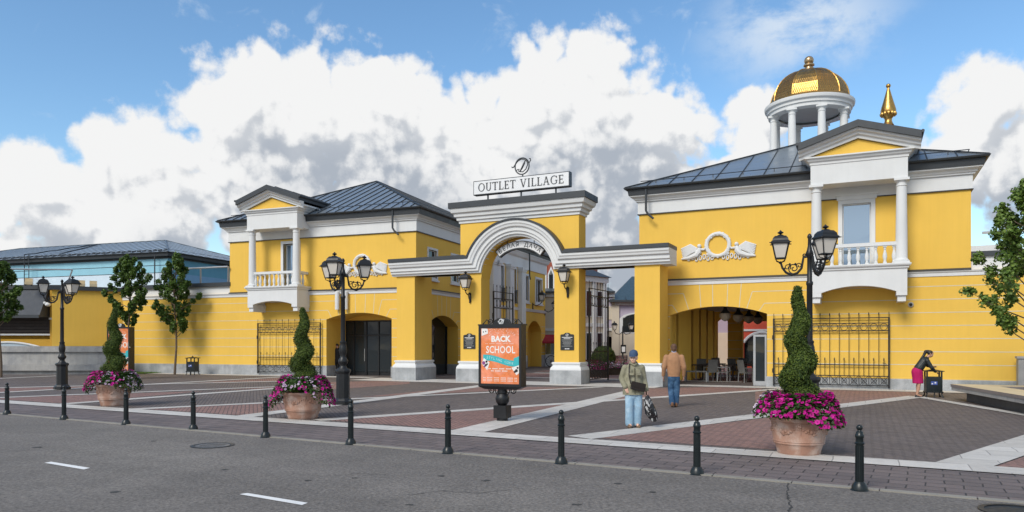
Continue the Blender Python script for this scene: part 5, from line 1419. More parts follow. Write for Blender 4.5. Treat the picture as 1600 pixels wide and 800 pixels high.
# ------------------------------------------------------------------ buildings on the left
def blue_hall():
    D = 60.0; P = Plane(at(262, D), D, 0.34)
    t = thing('blue_hall', 'light blue clad hall with long hip roof behind the ochre terrace wall', 'building', P.world(0, 0), -P.a)
    ze = 9.15; L = 32; dk = 14
    b = MB()
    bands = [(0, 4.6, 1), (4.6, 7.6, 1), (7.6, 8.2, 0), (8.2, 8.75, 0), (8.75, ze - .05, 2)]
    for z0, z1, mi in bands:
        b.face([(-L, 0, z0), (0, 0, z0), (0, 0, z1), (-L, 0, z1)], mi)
        b.face([(0, 0, z0), (0, dk, z0), (0, dk, z1), (0, 0, z1)], 3 if mi == 0 else (4 if mi == 1 else 2))  # right-hand face repeats the bands, its shade painted in as darker blues
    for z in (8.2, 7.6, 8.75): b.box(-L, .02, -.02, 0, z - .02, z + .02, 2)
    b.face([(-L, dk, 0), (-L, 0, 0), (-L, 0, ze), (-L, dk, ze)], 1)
    b.build('wall', [M['blue_light'], M['blue_pale'], M['fascia'], M['blue_shaded'], mat('shaded_pale_blue_cladding', (.17, .34, .52), .6, var=.06)], t)
    fr = [(-L, 0), (0, 0), (0, dk)]
    eaves(t, fr, ze + .05, h=.3, out=.55)
    hip_roof(t, -L - .5, .5, -.5, dk, ze + .07, .30, pitch=.95, mseam=mat('pale_roof_seam', (.14, .165, .19), .4, metal=.3, var=.05), mroof=mat('grey_blue_metal', (.42, .49, .56), .42, metal=.4, var=.08))
    sg = MB()
    for i in range(58): sg.bar((-L + .3 + i * .55, -.1, ze + .22), (-L + .55 + i * .55, .1, ze + .32), .07, .12)
    sg.build('snow_guard', M['seam'], t)
    downpipe(t, P.S(248), 0, ze, 5.6)
    l = MB(); xa = P.S(48.5); xb = P.S(55.5)
    for x in (xa, xb): l.bar((x, -.62, 4.4), (x, -.62, ze + .4), .05); l.bar((x, -.62, ze + .4), (x + .3, 6, ze + 2.1), .05)
    for i in range(14): l.bar((xa, -.62, 4.6 + i * .36), (xb, -.62, 4.6 + i * .36), .03)
    for x in (P.S(61), P.S(66)): l.bar((x + .9, 1.2, ze + .6), (x, 6, ze + 2.1), .05)
    l.build('roof_ladder', M['fascia'], t)
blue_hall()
def terrace_wall():
    # ochre wall closing the yard between the left pavilion wall and the cafe
    xb, yb = PL.world(XL2, 0).xy; xa, ya = at(81, 43.6), 43.6
    a = atan2(yb - ya, xb - xa); L = sqrt((xb - xa) ** 2 + (yb - ya) ** 2)
    t = thing('terrace_wall', 'plain ochre wall under a dark coping between cafe and rusticated yellow wall', 'wall', (xa, ya, 0), a)
    w = MB(); w.box(0, L, 0, .4, 0, 4.98); w.build('wall', M['yellow'], t)
    c = MB(); c.box(-.2, L, -.16, .6, 4.98, 5.22); c.build('coping', M['fascia'], t)
    r = MB(); z = 6.15
    x0, x1 = .0, L * .28
    r.tube([(-3.2, -.2, z - .12), (x1, -.15, z + .06)], .045, 8); r.tube([(-3.1, .1, 5.25), (-2.7, -.2, z - .1)], .04, 6); r.tube([(x1 - .3, .1, 5.25), (x1, -.15, z + .05)], .04, 6)
    r.build('terrace_railing', M['grey_metal'], t, smooth=True)
    d = Vector((cos(a), sin(a)))
    for lab, s in (('cream boxy seat on the terrace above the charcoal awning', -1.35), ('cream boxy seat on the terrace close to the street lamp lanterns', L * .36), ('cream boxy seat on the terrace next to the maple crown', L * .53)):
        p = Vector((xa, ya)) + d * s
        k = thing('terrace_seat', lab, 'seat', (p.x - .3 * d.y, p.y + .6, 5.22), a, 'cream seats on the terrace')
        b = MB(); b.box(-.2, .2, -.2, .2, .05, .22); b.build('seat', M['sandstone'], k); b = MB(); b.box(-.2, .2, .2, .28, .05, .44); b.build('backrest', M['sandstone'], k)
        b = MB(); [b.box(x - .03, x + .03, y - .03, y + .03, 0, .05) for x in (-.15, .15) for y in (-.15, .15)]; b.build('base', M['iron'], k)
terrace_wall()
def cafe():
    D = 44.4; x0 = at(-60, D); x1 = at(96, D)
    t = thing('cafe_pavilion', 'ochre cafe front with a charcoal awning box and dark slatted shutters', 'cafe', (x0, D, 0), 0)
    w = x1 - x0; Z = lambda py: H + (HY - py) / F * D
    b = MB(); b.box(0, w, 0, .5, 0, Z(530), 0); b.box(w - .62, w, -.12, .5, 0, Z(452), 0); b.box(0, w - .62, .5, 4, 0, Z(452), 0)
    b.box(w - .66, w + .04, -.16, .2, Z(499.5), Z(496.5), 1); b.box(0, w - .62, -.1, .02, Z(524), Z(521.5), 1)
    b.build('wall', [M['yellow_old'], M['white']], t)
    s = MB()
    for i in range(5): s.box(0, w - .65, -.06, 0.0, Z(519) + i * .19, Z(519) + i * .19 + .12)
    s.box(0, w - .65, .02, .06, Z(521), Z(496)); s.build('slatted_shutter', M['dark_wood'], t)
    a = MB(); zt, zb = Z(452), Z(496)
    xa = w - 1.5; xe = w - .72
    a.add([(0, -.1, zt), (xe, -.1, zt), (xe, -1.0, zb), (0, -1.0, zb), (0, 0.3, zt), (xe, .3, zt), (xe, .3, zb), (0, .3, zb)], [(0, 1, 2, 3), (3, 2, 6, 7), (1, 5, 6, 2), (0, 4, 5, 1)], 0)
    a.box(0, xe + .02, -1.04, -.98, zb - .06, zb + .12, 1)
    a.build('awning', [M['awning'], M['fascia']], t)
    c = MB(); c.box(0, w, -.2, .8, zt, zt + .25); c.build('coping', M['fascia'], t)
    l = thing('floodlight', 'small white dome floodlight on the dark side of the awning', 'floodlight', (at(75, D - .7), D - .7, Z(480)), 0)
    m = MB(); m.ball((0, 0, .12), .16, 12, 8, sc=(1, 1, .7)); m.tube([(-.25, .5, .2), (-.2, .1, .24), (0, 0, .2)], .04, 6); m.ball((-.22, .05, .22), .09, 8, 6); m.build('lamp_head', M['white'], l, smooth=True)
    d = MB(); 
    n = 16; wd = 2.6; hh = .55
    cx = at(18, D)
    k = thing('arched_panel', 'pale shallow arched panel rising behind the stone ledge below the slatted shutters', 'panel', (cx, D - .35, Z(549)), 0)
    d.prism([(-wd, -.4)] + [(-wd + 2 * wd * i / n, hh * sin(pi * i / n) ** .8) for i in range(n + 1)] + [(wd, -.4)], 0, .12); d.build('panel', mat('pale_blue_panel', (.42, .5, .56), .5, var=.05), k)
    d = MB(); d.tube([(-wd + 2 * wd * i / n, -.02, hh * sin(pi * i / n) ** .8) for i in range(n + 1)], .06, 6); d.build('rim', M['white'], k)
cafe()
def ledge():
    D = 42.6; x0, x1 = at(-80, D), at(166, D); Z = lambda py: H + (HY - py) / F * D
    t = thing('stone_ledge', 'long two-step grey stone ledge in front of the cafe and ochre wall', 'stone wall', (x0, D, 0), radians(1.5))
    w = x1 - x0; b = MB()
    b.box(0, w, .35, 1.0, .0, Z(550)); b.build('wall', M['stone'], t)
    c = MB(); c.box(-.05, w + .08, .22, 1.1, Z(550), Z(544)); c.box(-.05, w + .04, .28, 1.05, Z(544), Z(541)); c.build('coping', M['stone'], t)
    s = MB(); s.box(-.05, w + .06, -.30, .33, Z(579) - .0, Z(570)); s.box(-.05, w + .04, -.1, .3, 0, Z(579), 0); s.build('bench_step', M['stone'], t)
ledge()
def basin():
    # low stone basin on the right
    C = Vector((13.97, 23.4)); u = PR.u; v = Vector((-u.y, u.x)); v = Vector((-.25, -.968))
    t = thing('stone_basin', 'low stone basin with a sandstone top beside the litter bin', 'basin', (C.x, C.y, 0), 0)
    ul, vl = 9.0, 11.0; zt = .50
    P = lambda a, b: (u.x * a + v.x * b, u.y * a + v.y * b)
    def ring(mb, i0, i1, z0, z1, mi=0):
        o = [P(i0, i0), P(ul, i0), P(ul, vl), P(i0, vl)]; q = [P(i1, i1), P(ul - .01, i1), P(ul - .01, vl - .01), P(i1, vl - .01)]
        # front and left arms of the rim
        mb.slab([P(i0, i0), P(i1, i1), P(i1, vl), P(i0, vl)], z0, z1, mi); mb.slab([P(i0, i0), P(ul, i0), P(ul, i1), P(i1, i1)][::-1], z0, z1, mi)
    b = MB(); ring(b, 0, .95, zt - .20, zt - .085, 0); b.build('rim', M['stone'], t)
    b = MB(); ring(b, -.02, .97, zt - .085, zt - .004, 0); ring(b, -.015, .96, zt - .004, zt, 1); b.build('coping', [mat('dark_stone_edge', (.22, .19, .18), .7, var=.15, vscale=2), M['sandstone']], t)
    b = MB(); ring(b, .32, .8, 0, zt - .20); b.build('base_wall', mat('grey_slab_base', (.10, .098, .10), .7, var=.2, vscale=1.5, grain=.1), t)
    b = MB(); b.slab([P(.8, .8), P(ul, .8), P(ul, vl), P(.8, vl)][::-1], .1, .34); b.build('soil', M['soil'], t)
    # grey square post against the wall at the right edge
    s = PR.S(1597); p = PR.world(s, -.5)
    k = thing('stone_post', 'grey square stone post against the yellow wall behind the stone basin', 'post', p, -PR.a)
    b = MB(); b.box(-.22, .22, -.2, .2, 0, 1.25); b.build('shaft', M['stone'], k); b = MB(); b.box(-.26, .26, -.24, .24, 1.25, 1.33); b.build('cap', M['stone'], k)
basin()

# ------------------------------------------------------------------ furniture of the plaza
def bollard_proto():
    x, y = G(11, 648)
    t = thing('bollard', BL[0], 'bollard', (x, y, 0.0), 0, 'dark green bollards along the road edge')
    b = MB(); b.lathe([(.105, 0), (.105, .012), (.092, .02), (.088, .06), (.066, .10), (.055, .115)], n=20); b.build('foot', M['green_iron'], t, smooth=True, angle=40)
    b = MB(); b.lathe([(.046, .11), (.044, .56), (.056, .565), (.058, .582), (.046, .592), (.044, .64), (.051, .65), (.051, .68), (.043, .69), (.040, .715), (.026, .722), (.022, .735)], n=16); b.ball((0, 0, .765), .038, 14, 10)
    for i in range(10):
        a = 2 * pi * i / 10; b.tube([(.0445 * cos(a), .0445 * sin(a), .12), (.0425 * cos(a), .0425 * sin(a), .55)], .006, 4)
    b.build('post', M['green_iron'], t, smooth=True, angle=40)
    return t
BP = [(11, 648), (100, 656), (197, 664), (302, 672), (415, 684), (548, 695), (700, 709), (877, 725), (1089, 742), (1343, 767)]
BL = ['dark green bollard farthest along the road edge, end of the row', 'dark green bollard in front of the lamp by the stone ledge', 'dark green bollard overlapping the farthest flower pot',
      'dark green bollard behind the manhole cover', 'dark green bollard touching the hanging magenta flowers of the middle pot', 'dark green bollard in front of the lamp by the glazed shop entrance',
      'dark green bollard in front of the gate pier, next before the poster stand', 'dark green bollard between the poster stand and the blue cap walker', 'dark green bollard between the blue cap walker and the biggest flower pot',
      'dark green bollard nearest to the camera, past the biggest flower pot']
def bollards():
    proto = bollard_proto()
    for i, (px, py) in enumerate(BP):
        if i == 0: continue
        x, y = G(px, py); dup(proto, BL[i], (x, y, 0), i * .3)
bollards()

def litter_bin(label, x, y, rz, h=1.0):
    t = thing('litter_bin', label, 'litter bin', (x, y, 0), rz, 'black litter bins')
    b = MB(); w, d = .25, .2
    for sx in (-1, 1):
        for sy in (-1, 1): b.tube([(sx * w * 1.1, sy * d * 1.1, 0), (sx * w * .98, sy * d * .98, .05), (sx * w * .9, sy * d * .9, .12), (sx * w * 1.02, sy * d * 1.02, .2)], [.035, .025, .02, .03], 6)
    for sx in (-.0,): b.tube([(0, -d * 1.1, 0), (0, -d, .1), (0, -d, .2)], .02, 6)
    b.build('feet', M['iron'], t)
    b = MB(); b.box(-w, w, -d, d, .19, .72); b.box(-w - .02, w + .02, -d - .02, d + .02, .17, .21); b.build('body', M['green_iron'], t)
    b = MB()
    for sx in (-1, 1):
        for sy in (-1, 1): b.box(sx * w - .025 * (sx > 0) * 2 , sx * w + .05 * (sx < 0), sy * d - .05 * (sy > 0), sy * d + .05 * (sy < 0), .72, .90)
    b.build('upright', M['green_iron'], t)
    b = MB(); b.box(-w - .05, w + .05, -d - .05, d + .05, .90, .93)
    b.add([(-w - .03, -d - .03, .93), (w + .03, -d - .03, .93), (w + .03, d + .03, .93), (-w - .03, d + .03, .93), (0, 0, .985)], [(0, 1, 4), (1, 2, 4), (2, 3, 4), (3, 0, 4)]); b.ball((0, 0, 1.0), .035, 8, 6); b.build('lid', M['green_iron'], t)
    b = MB(); b.box(-.11, .09, -d - .012, -d - .002, .44, .56); b.build('blue_sticker', mat('sticker_blue', (.06, .10, .34), .5, var=.3, vscale=12), t)
    b = MB(); b.box(-.09, -.05, -d - .014, -d - .012, .46, .50); b.box(0.0, .05, -d - .014, -d - .012, .49, .54); b.build('sticker_print', M['white'], t)
    t.scale = (h, h, h)
    return t
xb, yb = G(1458, 620.5)
litter_bin('black litter bin that the person in the magenta skirt reaches into', xb, yb, -PR.a * .7, .95)
xb2, yb2 = at(301, 42.0), 42.0
litter_bin('black litter bin beside the thin maple trunk at the yellow wall', xb2, yb2, -.2, 1.05)

def poster(parent, x0, x1, z0, z1, y, full=True):
    w, h = x1 - x0, z1 - z0
    b = MB(); b.box(x0, x1, y - .004, y, z0, z1)
    P = b.build('poster', mat('poster_orange', (.72, .20, .055), .45, var=.16, vscale=3.5, grain=.08, gscale=14, tint=(.80, .28, .16), tscale=3.0), parent)
    yy = y - .006; PW = mat('poster_white', (.80, .78, .74), .5, var=.03)
    X = lambda u: x0 + w * u; Z = lambda v: z0 + h * v
    l = MB(); text_into(l, 'BACK', h * .145, facing(X(.52), yy, Z(.80)), extrude=.002, spacing=1.0, bold=h * .006); l.build('headline', PW, P)
    l = MB(); text_into(l, 'SCHOOL', h * .165, facing(X(.515), yy, Z(.605)) @ Matrix.Diagonal((.86, 1.12, 1, 1)), extrude=.002, spacing=1.02, bold=h * .0015); l.build('headline', PW, P); l = MB()
    for u0, u1, v, th in ((.12, .86, .715, .006), (.20, .80, .262, .016), (.27, .74, .222, .016), (.06, .95, .10, .012), (.06, .95, .07, .009), (.06, .95, .045, .009)):
        n = int((u1 - u0) / .035)
        for i in range(n):
            if (i * 7) % 5 == 4: continue
            l.box(X(u0 + (u1 - u0) * i / n), X(u0 + (u1 - u0) * (i + .75) / n), yy - .001, yy, Z(v), Z(v + th))
    rnd = random.Random(9)
    for i in range(70):
        u, v = rnd.uniform(.03, .97), rnd.uniform(.86, .985)
        if u > .2: l.box(X(u), X(u + .012), yy, yy + .001, Z(v), Z(v + .008))
    for i in range(24):
        l.box(X(.94) + rnd.uniform(-.01, .03), X(.955) + .02, yy, yy + .001, Z(rnd.uniform(.5, .9)), Z(rnd.uniform(.5, .9)) + .0) if False else None
    l.build('small_print', PW, P)
    r = MB(); n = 16
    top = lambda u: .52 - .10 * u + .02 * sin(u * 6.0); bot = lambda u: top(u) - .105
    for i in range(n):
        a, c = .06 + .94 * i / n, .06 + .94 * (i + 1) / n
        r.prism([(X(a), Z(bot(a))), (X(c), Z(bot(c))), (X(c), Z(top(c))), (X(a), Z(top(a)))], yy - .001, y - .0045)
    r.prism([(X(.86), Z(.46)), (X(1), Z(.50)), (X(1), Z(.36)), (X(.86), Z(.38))], yy - .002, y - .0045)
    r.build('teal_ribbon', mat('poster_teal', (.035, .42, .45), .5, var=.06), P)
    l = MB(); word = 'STYLING CODE'
    for i, c in enumerate(word):
        u = .17 + .66 * i / (len(word) - 1)
        if c != ' ': text_into(l, c, h * .062, facing(X(u), yy - .003, Z((top(u) + bot(u)) / 2)) @ Matrix.Rotation(-.13, 4, 'Z'), extrude=.001)
    l.build('ribbon_lettering', mat('ribbon_pale', (.45, .72, .72), .5, var=.03), P)
    c = MB()
    def card(pts, mi): c.prism([(X(u), Z(v)) for u, v in pts], yy - .002, y - .0046, mi)
    card([(.02, .36), (.17, .24), (.23, .38), (.08, .46)], 0); card([(.80, .29), (.93, .16), (1, .2), (1, .34)], 0); card([(.02, .86), (.19, .90), (.18, .99), (.02, .995)], 0)
    for (u, v, s, mi) in ((.075, .37, .035, 1), (.15, .395, .022, 2), (.13, .33, .022, 2), (.165, .35, .018, 2), (.10, .31, .02, 1), (.93, .24, .03, 2), (.89, .22, .022, 2), (.96, .29, .02, 2), (.07, .93, .012, 2), (.13, .94, .012, 2)):
        c.prism([(X(u) + s * h * cos(2 * pi * i / 8), Z(v) + s * h * sin(2 * pi * i / 8)) for i in range(8)], yy - .003, yy - .002, mi)
    c.build('pinned_cards', [mat('card_white', (.75, .73, .70), .6), mat('card_purple', (.22, .05, .20), .6), M['dark']], P)
def poster_stand():
    x, y = G(785, 657.5); D = y
    s = F / D
    rz = -PG.a * .95
    t = thing('poster_stand', 'black framed poster stand on a turned post in front of the arch', 'advertising stand', (x, y, 0), rz)
    zb, zt = .80, 2.20; w = .54; d = .13
    b = MB(); b.lathe([(.13, .0), (.13, .07)], n=12); b.box(-.155, .155, -.155, .155, .07, .36); b.lathe([(.09, .36), (.11, .38), (.15, .44), (.165, .52), (.14, .59), (.11, .63), (.125, .65), (.125, .68), (.105, .70), (.115, .80)], n=20); b.build('turned_post', M['iron'], t, smooth=True, angle=35)
    for sg in (-1, 1):
        c = MB(); c.tube([(sg * u, 0, z) for u, z in [(.12, .58), (.17, .66), (.20, .76), (.28, .785)]] + [(sg * u, 0, z) for u, z in spiral_pts(.27, .70, .085, .02, 1.5, -1.4)], .013, 6)
        c.build('scroll_bracket', M['iron'], t); c = MB(); c.tube([(sg * u, 0, z) for u, z in [(.50, zt + .03), (.40, zt + .14), (.30, zt + .05)]], .012, 6); c.tube([(sg * u, 0, z) for u, z in spiral_pts(.30, zt + .09, .075, .015, -1.5, 1.5)], .012, 6); c.tube([(sg * .50, 0, zt + .0), (sg * .49, 0, zt + .06)], .02, 6)
        c.build('top_scroll', M['iron'], t)
    f = MB(); f.box(-w, w, -d, d, zb, zt); f.add([(-w - .03, -d - .03, zb), (w + .03, -d - .03, zb), (w + .03, d + .03, zb), (-w - .03, d + .03, zb), (-w + .14, -d + .02, zb - .07), (w - .14, -d + .02, zb - .07), (w - .14, d - .02, zb - .07), (-w + .14, d - .02, zb - .07)], [(0, 1, 2, 3), (5, 4, 7, 6), (0, 4, 5, 1), (1, 5, 6, 2), (2, 6, 7, 3), (3, 7, 4, 0)])
    f.box(-w - .02, w + .02, -d - .02, d + .02, zt, zt + .03)
    for (a, b_, c_, d_) in ((-w, -w + .055, zb, zt), (w - .055, w, zb, zt), (-w + .055, w - .055, zb, zb + .06), (-w + .055, w - .055, zt - .06, zt)): f.box(a, b_, -d - .025, -d, c_, d_)
    f.prism([(-.22, zt + .03), (.22, zt + .03), (.17, zt + .12), (.09, zt + .165), (-.09, zt + .165), (-.17, zt + .12)], -.06, .06)
    f.build('case', M['iron'], t)
    poster(t, -w + .055, w - .055, zb + .06, zt - .06, -d - .002)
    m = MB(); monogram(m, 0, zt + .085, .06, -.068, .009); m.build('monogram', M['white'], t)
poster_stand()
def left_stand():
    D = 37.0; s = F / D
    t = thing('poster_stand', 'tall black poster case half hidden behind a topiary, near the stone ledge', 'advertising stand', (at(189, D), D, 0), -.12)
    zb, zt = .34, 2.62; w = .60; d = .20
    f = MB(); f.box(-w, w, -d, d, zb, zt)
    for (a, b_, c_, d_) in ((-w, -w + .06, zb, zt), (w - .06, w, zb, zt), (-w + .06, w - .06, zb, zb + .07), (-w + .06, w - .06, zt - .07, zt)): f.box(a, b_, -d - .03, -d, c_, d_)
    f.prism([(-.22, zt), (.22, zt), (.17, zt + .12), (.09, zt + .17), (-.09, zt + .17), (-.17, zt + .12)], -.06, .06); f.build('case', M['iron'], t)
    b = MB(); b.box(-.4, -.28, -.1, .1, 0, zb); b.box(.28, .4, -.1, .1, 0, zb); b.build('legs', M['iron'], t)
    poster(t, -w + .06, w - .06, zb + .07, zt - .07, -d - .002)
    m = MB(); monogram(m, 0, zt + .085, .07, -.068, .012); m.build('monogram', M['white'], t)
left_stand()

def passage_lamps():
    labs = ['clear glass pendant lamp nearest in the passage', 'clear glass pendant lamp second from the front in the passage', 'clear glass pendant lamp third from the front in the passage', 'clear glass pendant lamp deepest in the passage']
    proto = None
    for i, (px, y) in enumerate(((1133, 1.5), (1153.5, 3.6), (1170, 5.6), (1184, 7.6))):
        k = (px - CX) / F; o = PR.o + PR.n * y; s = (k * o.y - o.x) / (PR.u.x - k * PR.u.y)
        pos = PR.world(s, y, 0)
        if proto is None:
            t = thing('pendant_lamp', labs[0], 'lamp', pos, -PR.a, 'glass pendant lamps in the passage')
            b = MB(); b.tube([(0, 0, 3.62), (0, 0, 3.30)], .02, 6); b.lathe([(.02, 3.44), (.07, 3.40), (.09, 3.30), (.15, 3.22), (.23, 3.15), (.24, 3.12)], n=18); b.build('hood', M['iron'], t, smooth=True)
            g = MB(); g.lathe([(.23, 3.12), (.25, 3.04), (.235, 2.95), (.17, 2.86), (.09, 2.80), (.03, 2.775), (.005, 2.77)], n=20); g.build('globe', M['clear_globe'], t, smooth=True); proto = t
        else: dup(proto, labs[i], pos, -PR.a)
passage_lamps()
def chair_proto(label, pos, rz):
    t = thing('cafe_chair', label, 'chair', pos, rz, 'woven chairs in the passage')
    for sx in (-1, 1):
        b = MB(); b.bar((sx * .23, -.22, 0), (sx * .23, -.22, .66), .035); b.build('leg', M['grey_metal'], t)
        b = MB(); b.bar((sx * .23, .24, 0), (sx * .22, .21, .46), .035); b.build('leg', M['grey_metal'], t)
        b = MB(); b.bar((sx * .235, -.24, .665), (sx * .235, .22, .66), .05, .025); b.build('armrest', M['grey_metal'], t)
    b = MB(); b.box(-.24, .24, -.24, .24, .42, .46); b.build('seat', M['rattan'], t)
    b = MB(); b.obox((0, .25, .74), (.23, 0, 0), (0, .018, 0), (0, .06, .29)); b.build('backrest', M['rattan'], t)
    return t
def passage_furniture():
    def loc(px, y):
        k = (px - CX) / F; o = PR.o + PR.n * y; return (k * o.y - o.x) / (PR.u.x - k * PR.u.y)
    spots = [(1165, 3.2, 1.9, 'grey woven chair close beside the glazed door, nearest of the chairs'), (1110, 3.5, 3.3, 'grey woven chair beside the bench, facing away'), (1131, 3.6, 1.0, 'grey woven chair in the middle of the passage'),
             (1186, 5.6, 2.2, 'grey woven chair behind the glazed door'), (1148, 6.0, .3, 'grey woven chair further back in the passage'), (1095, 5.4, 3.0, 'grey woven chair behind the bench'), (1122, 7.8, .2, 'grey woven chair deep in the passage by the yellow pillars'), (1160, 8.2, 2.9, 'grey woven chair deep in the passage before the far doorway')]
    pr = None
    for px, y, r, lab in spots:
        pos = PR.world(loc(px, y), y, 0)
        if pr is None: pr = chair_proto(lab, pos, r)
        else: dup(pr, lab, pos, r)
    tp = None
    for px, y, lab in ((1098, 4.6, 'dark cafe table by the pale grey bench'), (1145, 4.8, 'dark cafe table in the middle of the passage'), (1178, 4.4, 'dark cafe table by the glazed door'), (1118, 6.8, 'dark cafe table deep in the passage by the yellow pillars'), (1165, 7.0, 'dark cafe table deep in the passage before the far doorway')):
        pos = PR.world(loc(px, y), y, 0)
        if tp is None:
            t = thing('cafe_table', lab, 'table', pos, -PR.a, 'dark tables in the passage')
            b = MB(); b.box(-.45, .45, -.4, .4, .72, .76); b.build('table_top', M['dark_wood'], t); b = MB(); b.lathe([(.25, 0), (.25, .02), (.04, .05), (.035, .72)], n=12); b.build('pedestal', M['iron'], t); tp = t
        else: dup(tp, lab, pos, -PR.a)
    pos = PR.world(loc(1088, 3.2), 3.2, 0)
    t = thing('low_bench', 'pale grey bench by the yellow pillars at the passage entrance', 'bench', pos, -PR.a)
    b = MB(); b.box(-.55, .55, -.2, .2, .44, .50); b.build('seat', M['rattan'], t)
    for sx in (-1, 1): b = MB(); b.box(sx * .5 - .03, sx * .5 + .03, -.18, .18, 0, .44); b.build('leg', M['grey_metal'], t)
passage_furniture()

def garden_bench(label, x, y, rz):
    t = thing('garden_bench', label, 'bench', (x, y, 0), rz, 'dark red benches in the courtyard')
    for sx in (-1, 1):
        b = MB(); X = sx * .75
        b.tube([(X, -.28, 0), (X, -.25, .42), (X, -.3, .62), (X, .1, .64)], .03, 6); b.tube([(X, .30, 0), (X, .2, .42), (X, .32, .9)], .03, 6); b.tube([(X, -.25, .40), (X, .2, .40)], .03, 6); b.build('iron_side', M['iron'], t)
    b = MB()
    for i in range(4): b.box(-.85, .85, -.26 + i * .12, -.17 + i * .12, .42, .45)
    b.build('seat', M['wood'], t); b = MB()
    for i in range(4): b.obox((0, .24 + i * .028, .52 + i * .105), (.85, 0, 0), (0, .012, 0), (0, .012, .042))
    b.build('backrest', M['wood'], t)
    return t
gb = garden_bench('dark red bench in the courtyard behind the gate leaf', at(925, 41), 41, .5)
dup(gb, 'dark red bench in the courtyard next to the white flowers', (at(955, 44), 44, 0), -.2)
dup(gb, 'dark red bench at the far side of the courtyard', (at(951, 54), 54, 0), .2)
dup(gb, 'dark red bench next to the two-lantern courtyard lamp', (at(963, 56), 56, 0), -.2)
def court_lamp():
    x, y = at(973, 53), 53
    t = thing('street_lamp', 'two-lantern street lamp standing in the courtyard behind the gate', 'street lamp', (x, y, 0), .1)
    b = MB(); b.lathe([(.35, 0), (.3, .3), (.2, .9), (.09, 1.2), (.07, 4.2), (.03, 4.5)], n=10); b.build('post', M['iron'], t, smooth=True)
    for a in (0, pi):
        arm = MB(); arm.tube([(0, 0, 3.9), (.35 * cos(a), 0, 3.6), (.75 * cos(a), 0, 3.7), (.9 * cos(a), 0, 4.0)], .04, 6); arm.build('arm', M['iron'], t); lantern(t, .9 * cos(a), 0, 4.0, 1.35, 0)
    bx = MB(); bx.box(-.28, .28, -.32, -.22, 1.6, 2.5); bx.build('notice_box', M['iron'], t); bx = MB(); bx.box(-.18, .18, -.33, -.321, 1.75, 2.3); bx.build('notice', M['white'], t); t.scale = (.68, .68, .68)
court_lamp()
def camera_dome():
    t = thing('security_camera', 'small dome security camera on the yellow wall below the balcony corbel', 'camera', PR.world(PR.S(1423), 0, PR.Z(1423, 476)), -PR.a)
    m = MB(); m.lathe([(.10, 0), (.10, .05), (.08, .06)], n=16); m.move(0, Matrix.Rotation(pi / 2, 4, 'X')); m.build('housing', mat('camera_grey', (.4, .38, .35), .5), t)
    m = MB(); m.ball((0, -.07, 0), .06, 12, 8); m.build('lens', M['glass'], t, smooth=True)
camera_dome()
# ------------------------------------------------------------------ plants
def rand_unit(r):
    while True:
        v = Vector((r.uniform(-1, 1), r.uniform(-1, 1), r.uniform(-1, 1)))
        if 0.05 < v.length < 1: return v.normalized()
def leaf(mb, p, n, size, r, mi=0, aspect=.7):
    """one folded leaf at p, facing n"""
    t = n.cross(rand_unit(r))
    if t.length < .05: t = n.cross(Vector((0, 0, 1)))
    t.normalize(); b = n.cross(t); L, w = size, size * aspect * .5; f = n * size * .12
    a, c = p - t * L * .5, p + t * L * .5
    mb.face([a, p - b * w + f, c, p + b * w + f], mi)
def maple_leaf(mb, p, n, size, r, mi=0):
    t = n.cross(rand_unit(r))
    if t.length < .05: t = n.cross(Vector((0, 0, 1)))
    t.normalize(); b = n.cross(t); s = size * .5
    P = lambda u, v, h=0: p + t * u * s + b * v * s + n * h * s
    mb.add([P(-1, 0), P(-.35, -.95, -.15), P(.1, -.4), P(.35, -.8, -.2), P(1.1, 0, -.25), P(.35, .8, -.2), P(.1, .4), P(-.35, .95, -.15)], [(0, 1, 2, 6), (0, 6, 7)[::1], (2, 3, 4, 6), (4, 5, 6)], mi)
def topiary(label, x, y, zb, zt, rb, turns, ph, seed, n=15000):
    r = random.Random(seed); t = thing('spiral_topiary', label, 'topiary', (x, y, zb), 0, 'clipped spiral thujas in the flower pots')
    H_ = zt - zb; core = MB(); lv = MB()
    def prof(u): return rb * (1 - u) ** .80 * .98 + .065
    def center(u):
        R = prof(u); a = ph + turns * 2 * pi * (1 - (1 - u) ** 1.15)
        off = R * .24; return Vector((off * cos(a), off * sin(a), u * H_))
    def rad(u): return prof(u) * .76
    N = 90; pts = [center(i / N) for i in range(N + 1)]
    core.tube(pts, [max(.015, rad(i / N) * .60) for i in range(N + 1)], 14)
    core.tube([(0, 0, -.45), (0, 0, .3)], .035, 6)
    core.build('stem_mass', mat('thuja_inner_twigs', (.020, .030, .008), .9, var=.3, vscale=10), t)
    for i in range(n):
        u = 1 - (1 - r.random()) ** .62; u = min(.995, u)
        d = rand_unit(r); c = center(u); R = rad(u) * (1 + .09 * sin(23 * u + 4 * atan2(d.y, d.x)) + .05 * sin(41 * u + seed)) * r.uniform(.80, 1.05)
        p = c + Vector((d.x * R, d.y * R, d.z * R * .66))
        if p.z < -.02: continue
        nn = (d + rand_unit(r) * .75 + Vector((0, 0, .35))).normalized()
        leaf(lv, p, nn, r.uniform(.026, .058), r, 0, .5)
    for i in range(260):   # stray tips
        u = r.random(); d = rand_unit(r); c = center(u); R = rad(u) * r.uniform(1.08, 1.22)
        leaf(lv, c + Vector((d.x * R, d.y * R, d.z * R * .62)), rand_unit(r), .05, r, 0, .4)
    lv.build('foliage', M['leaf_thuja'], t)
    return t
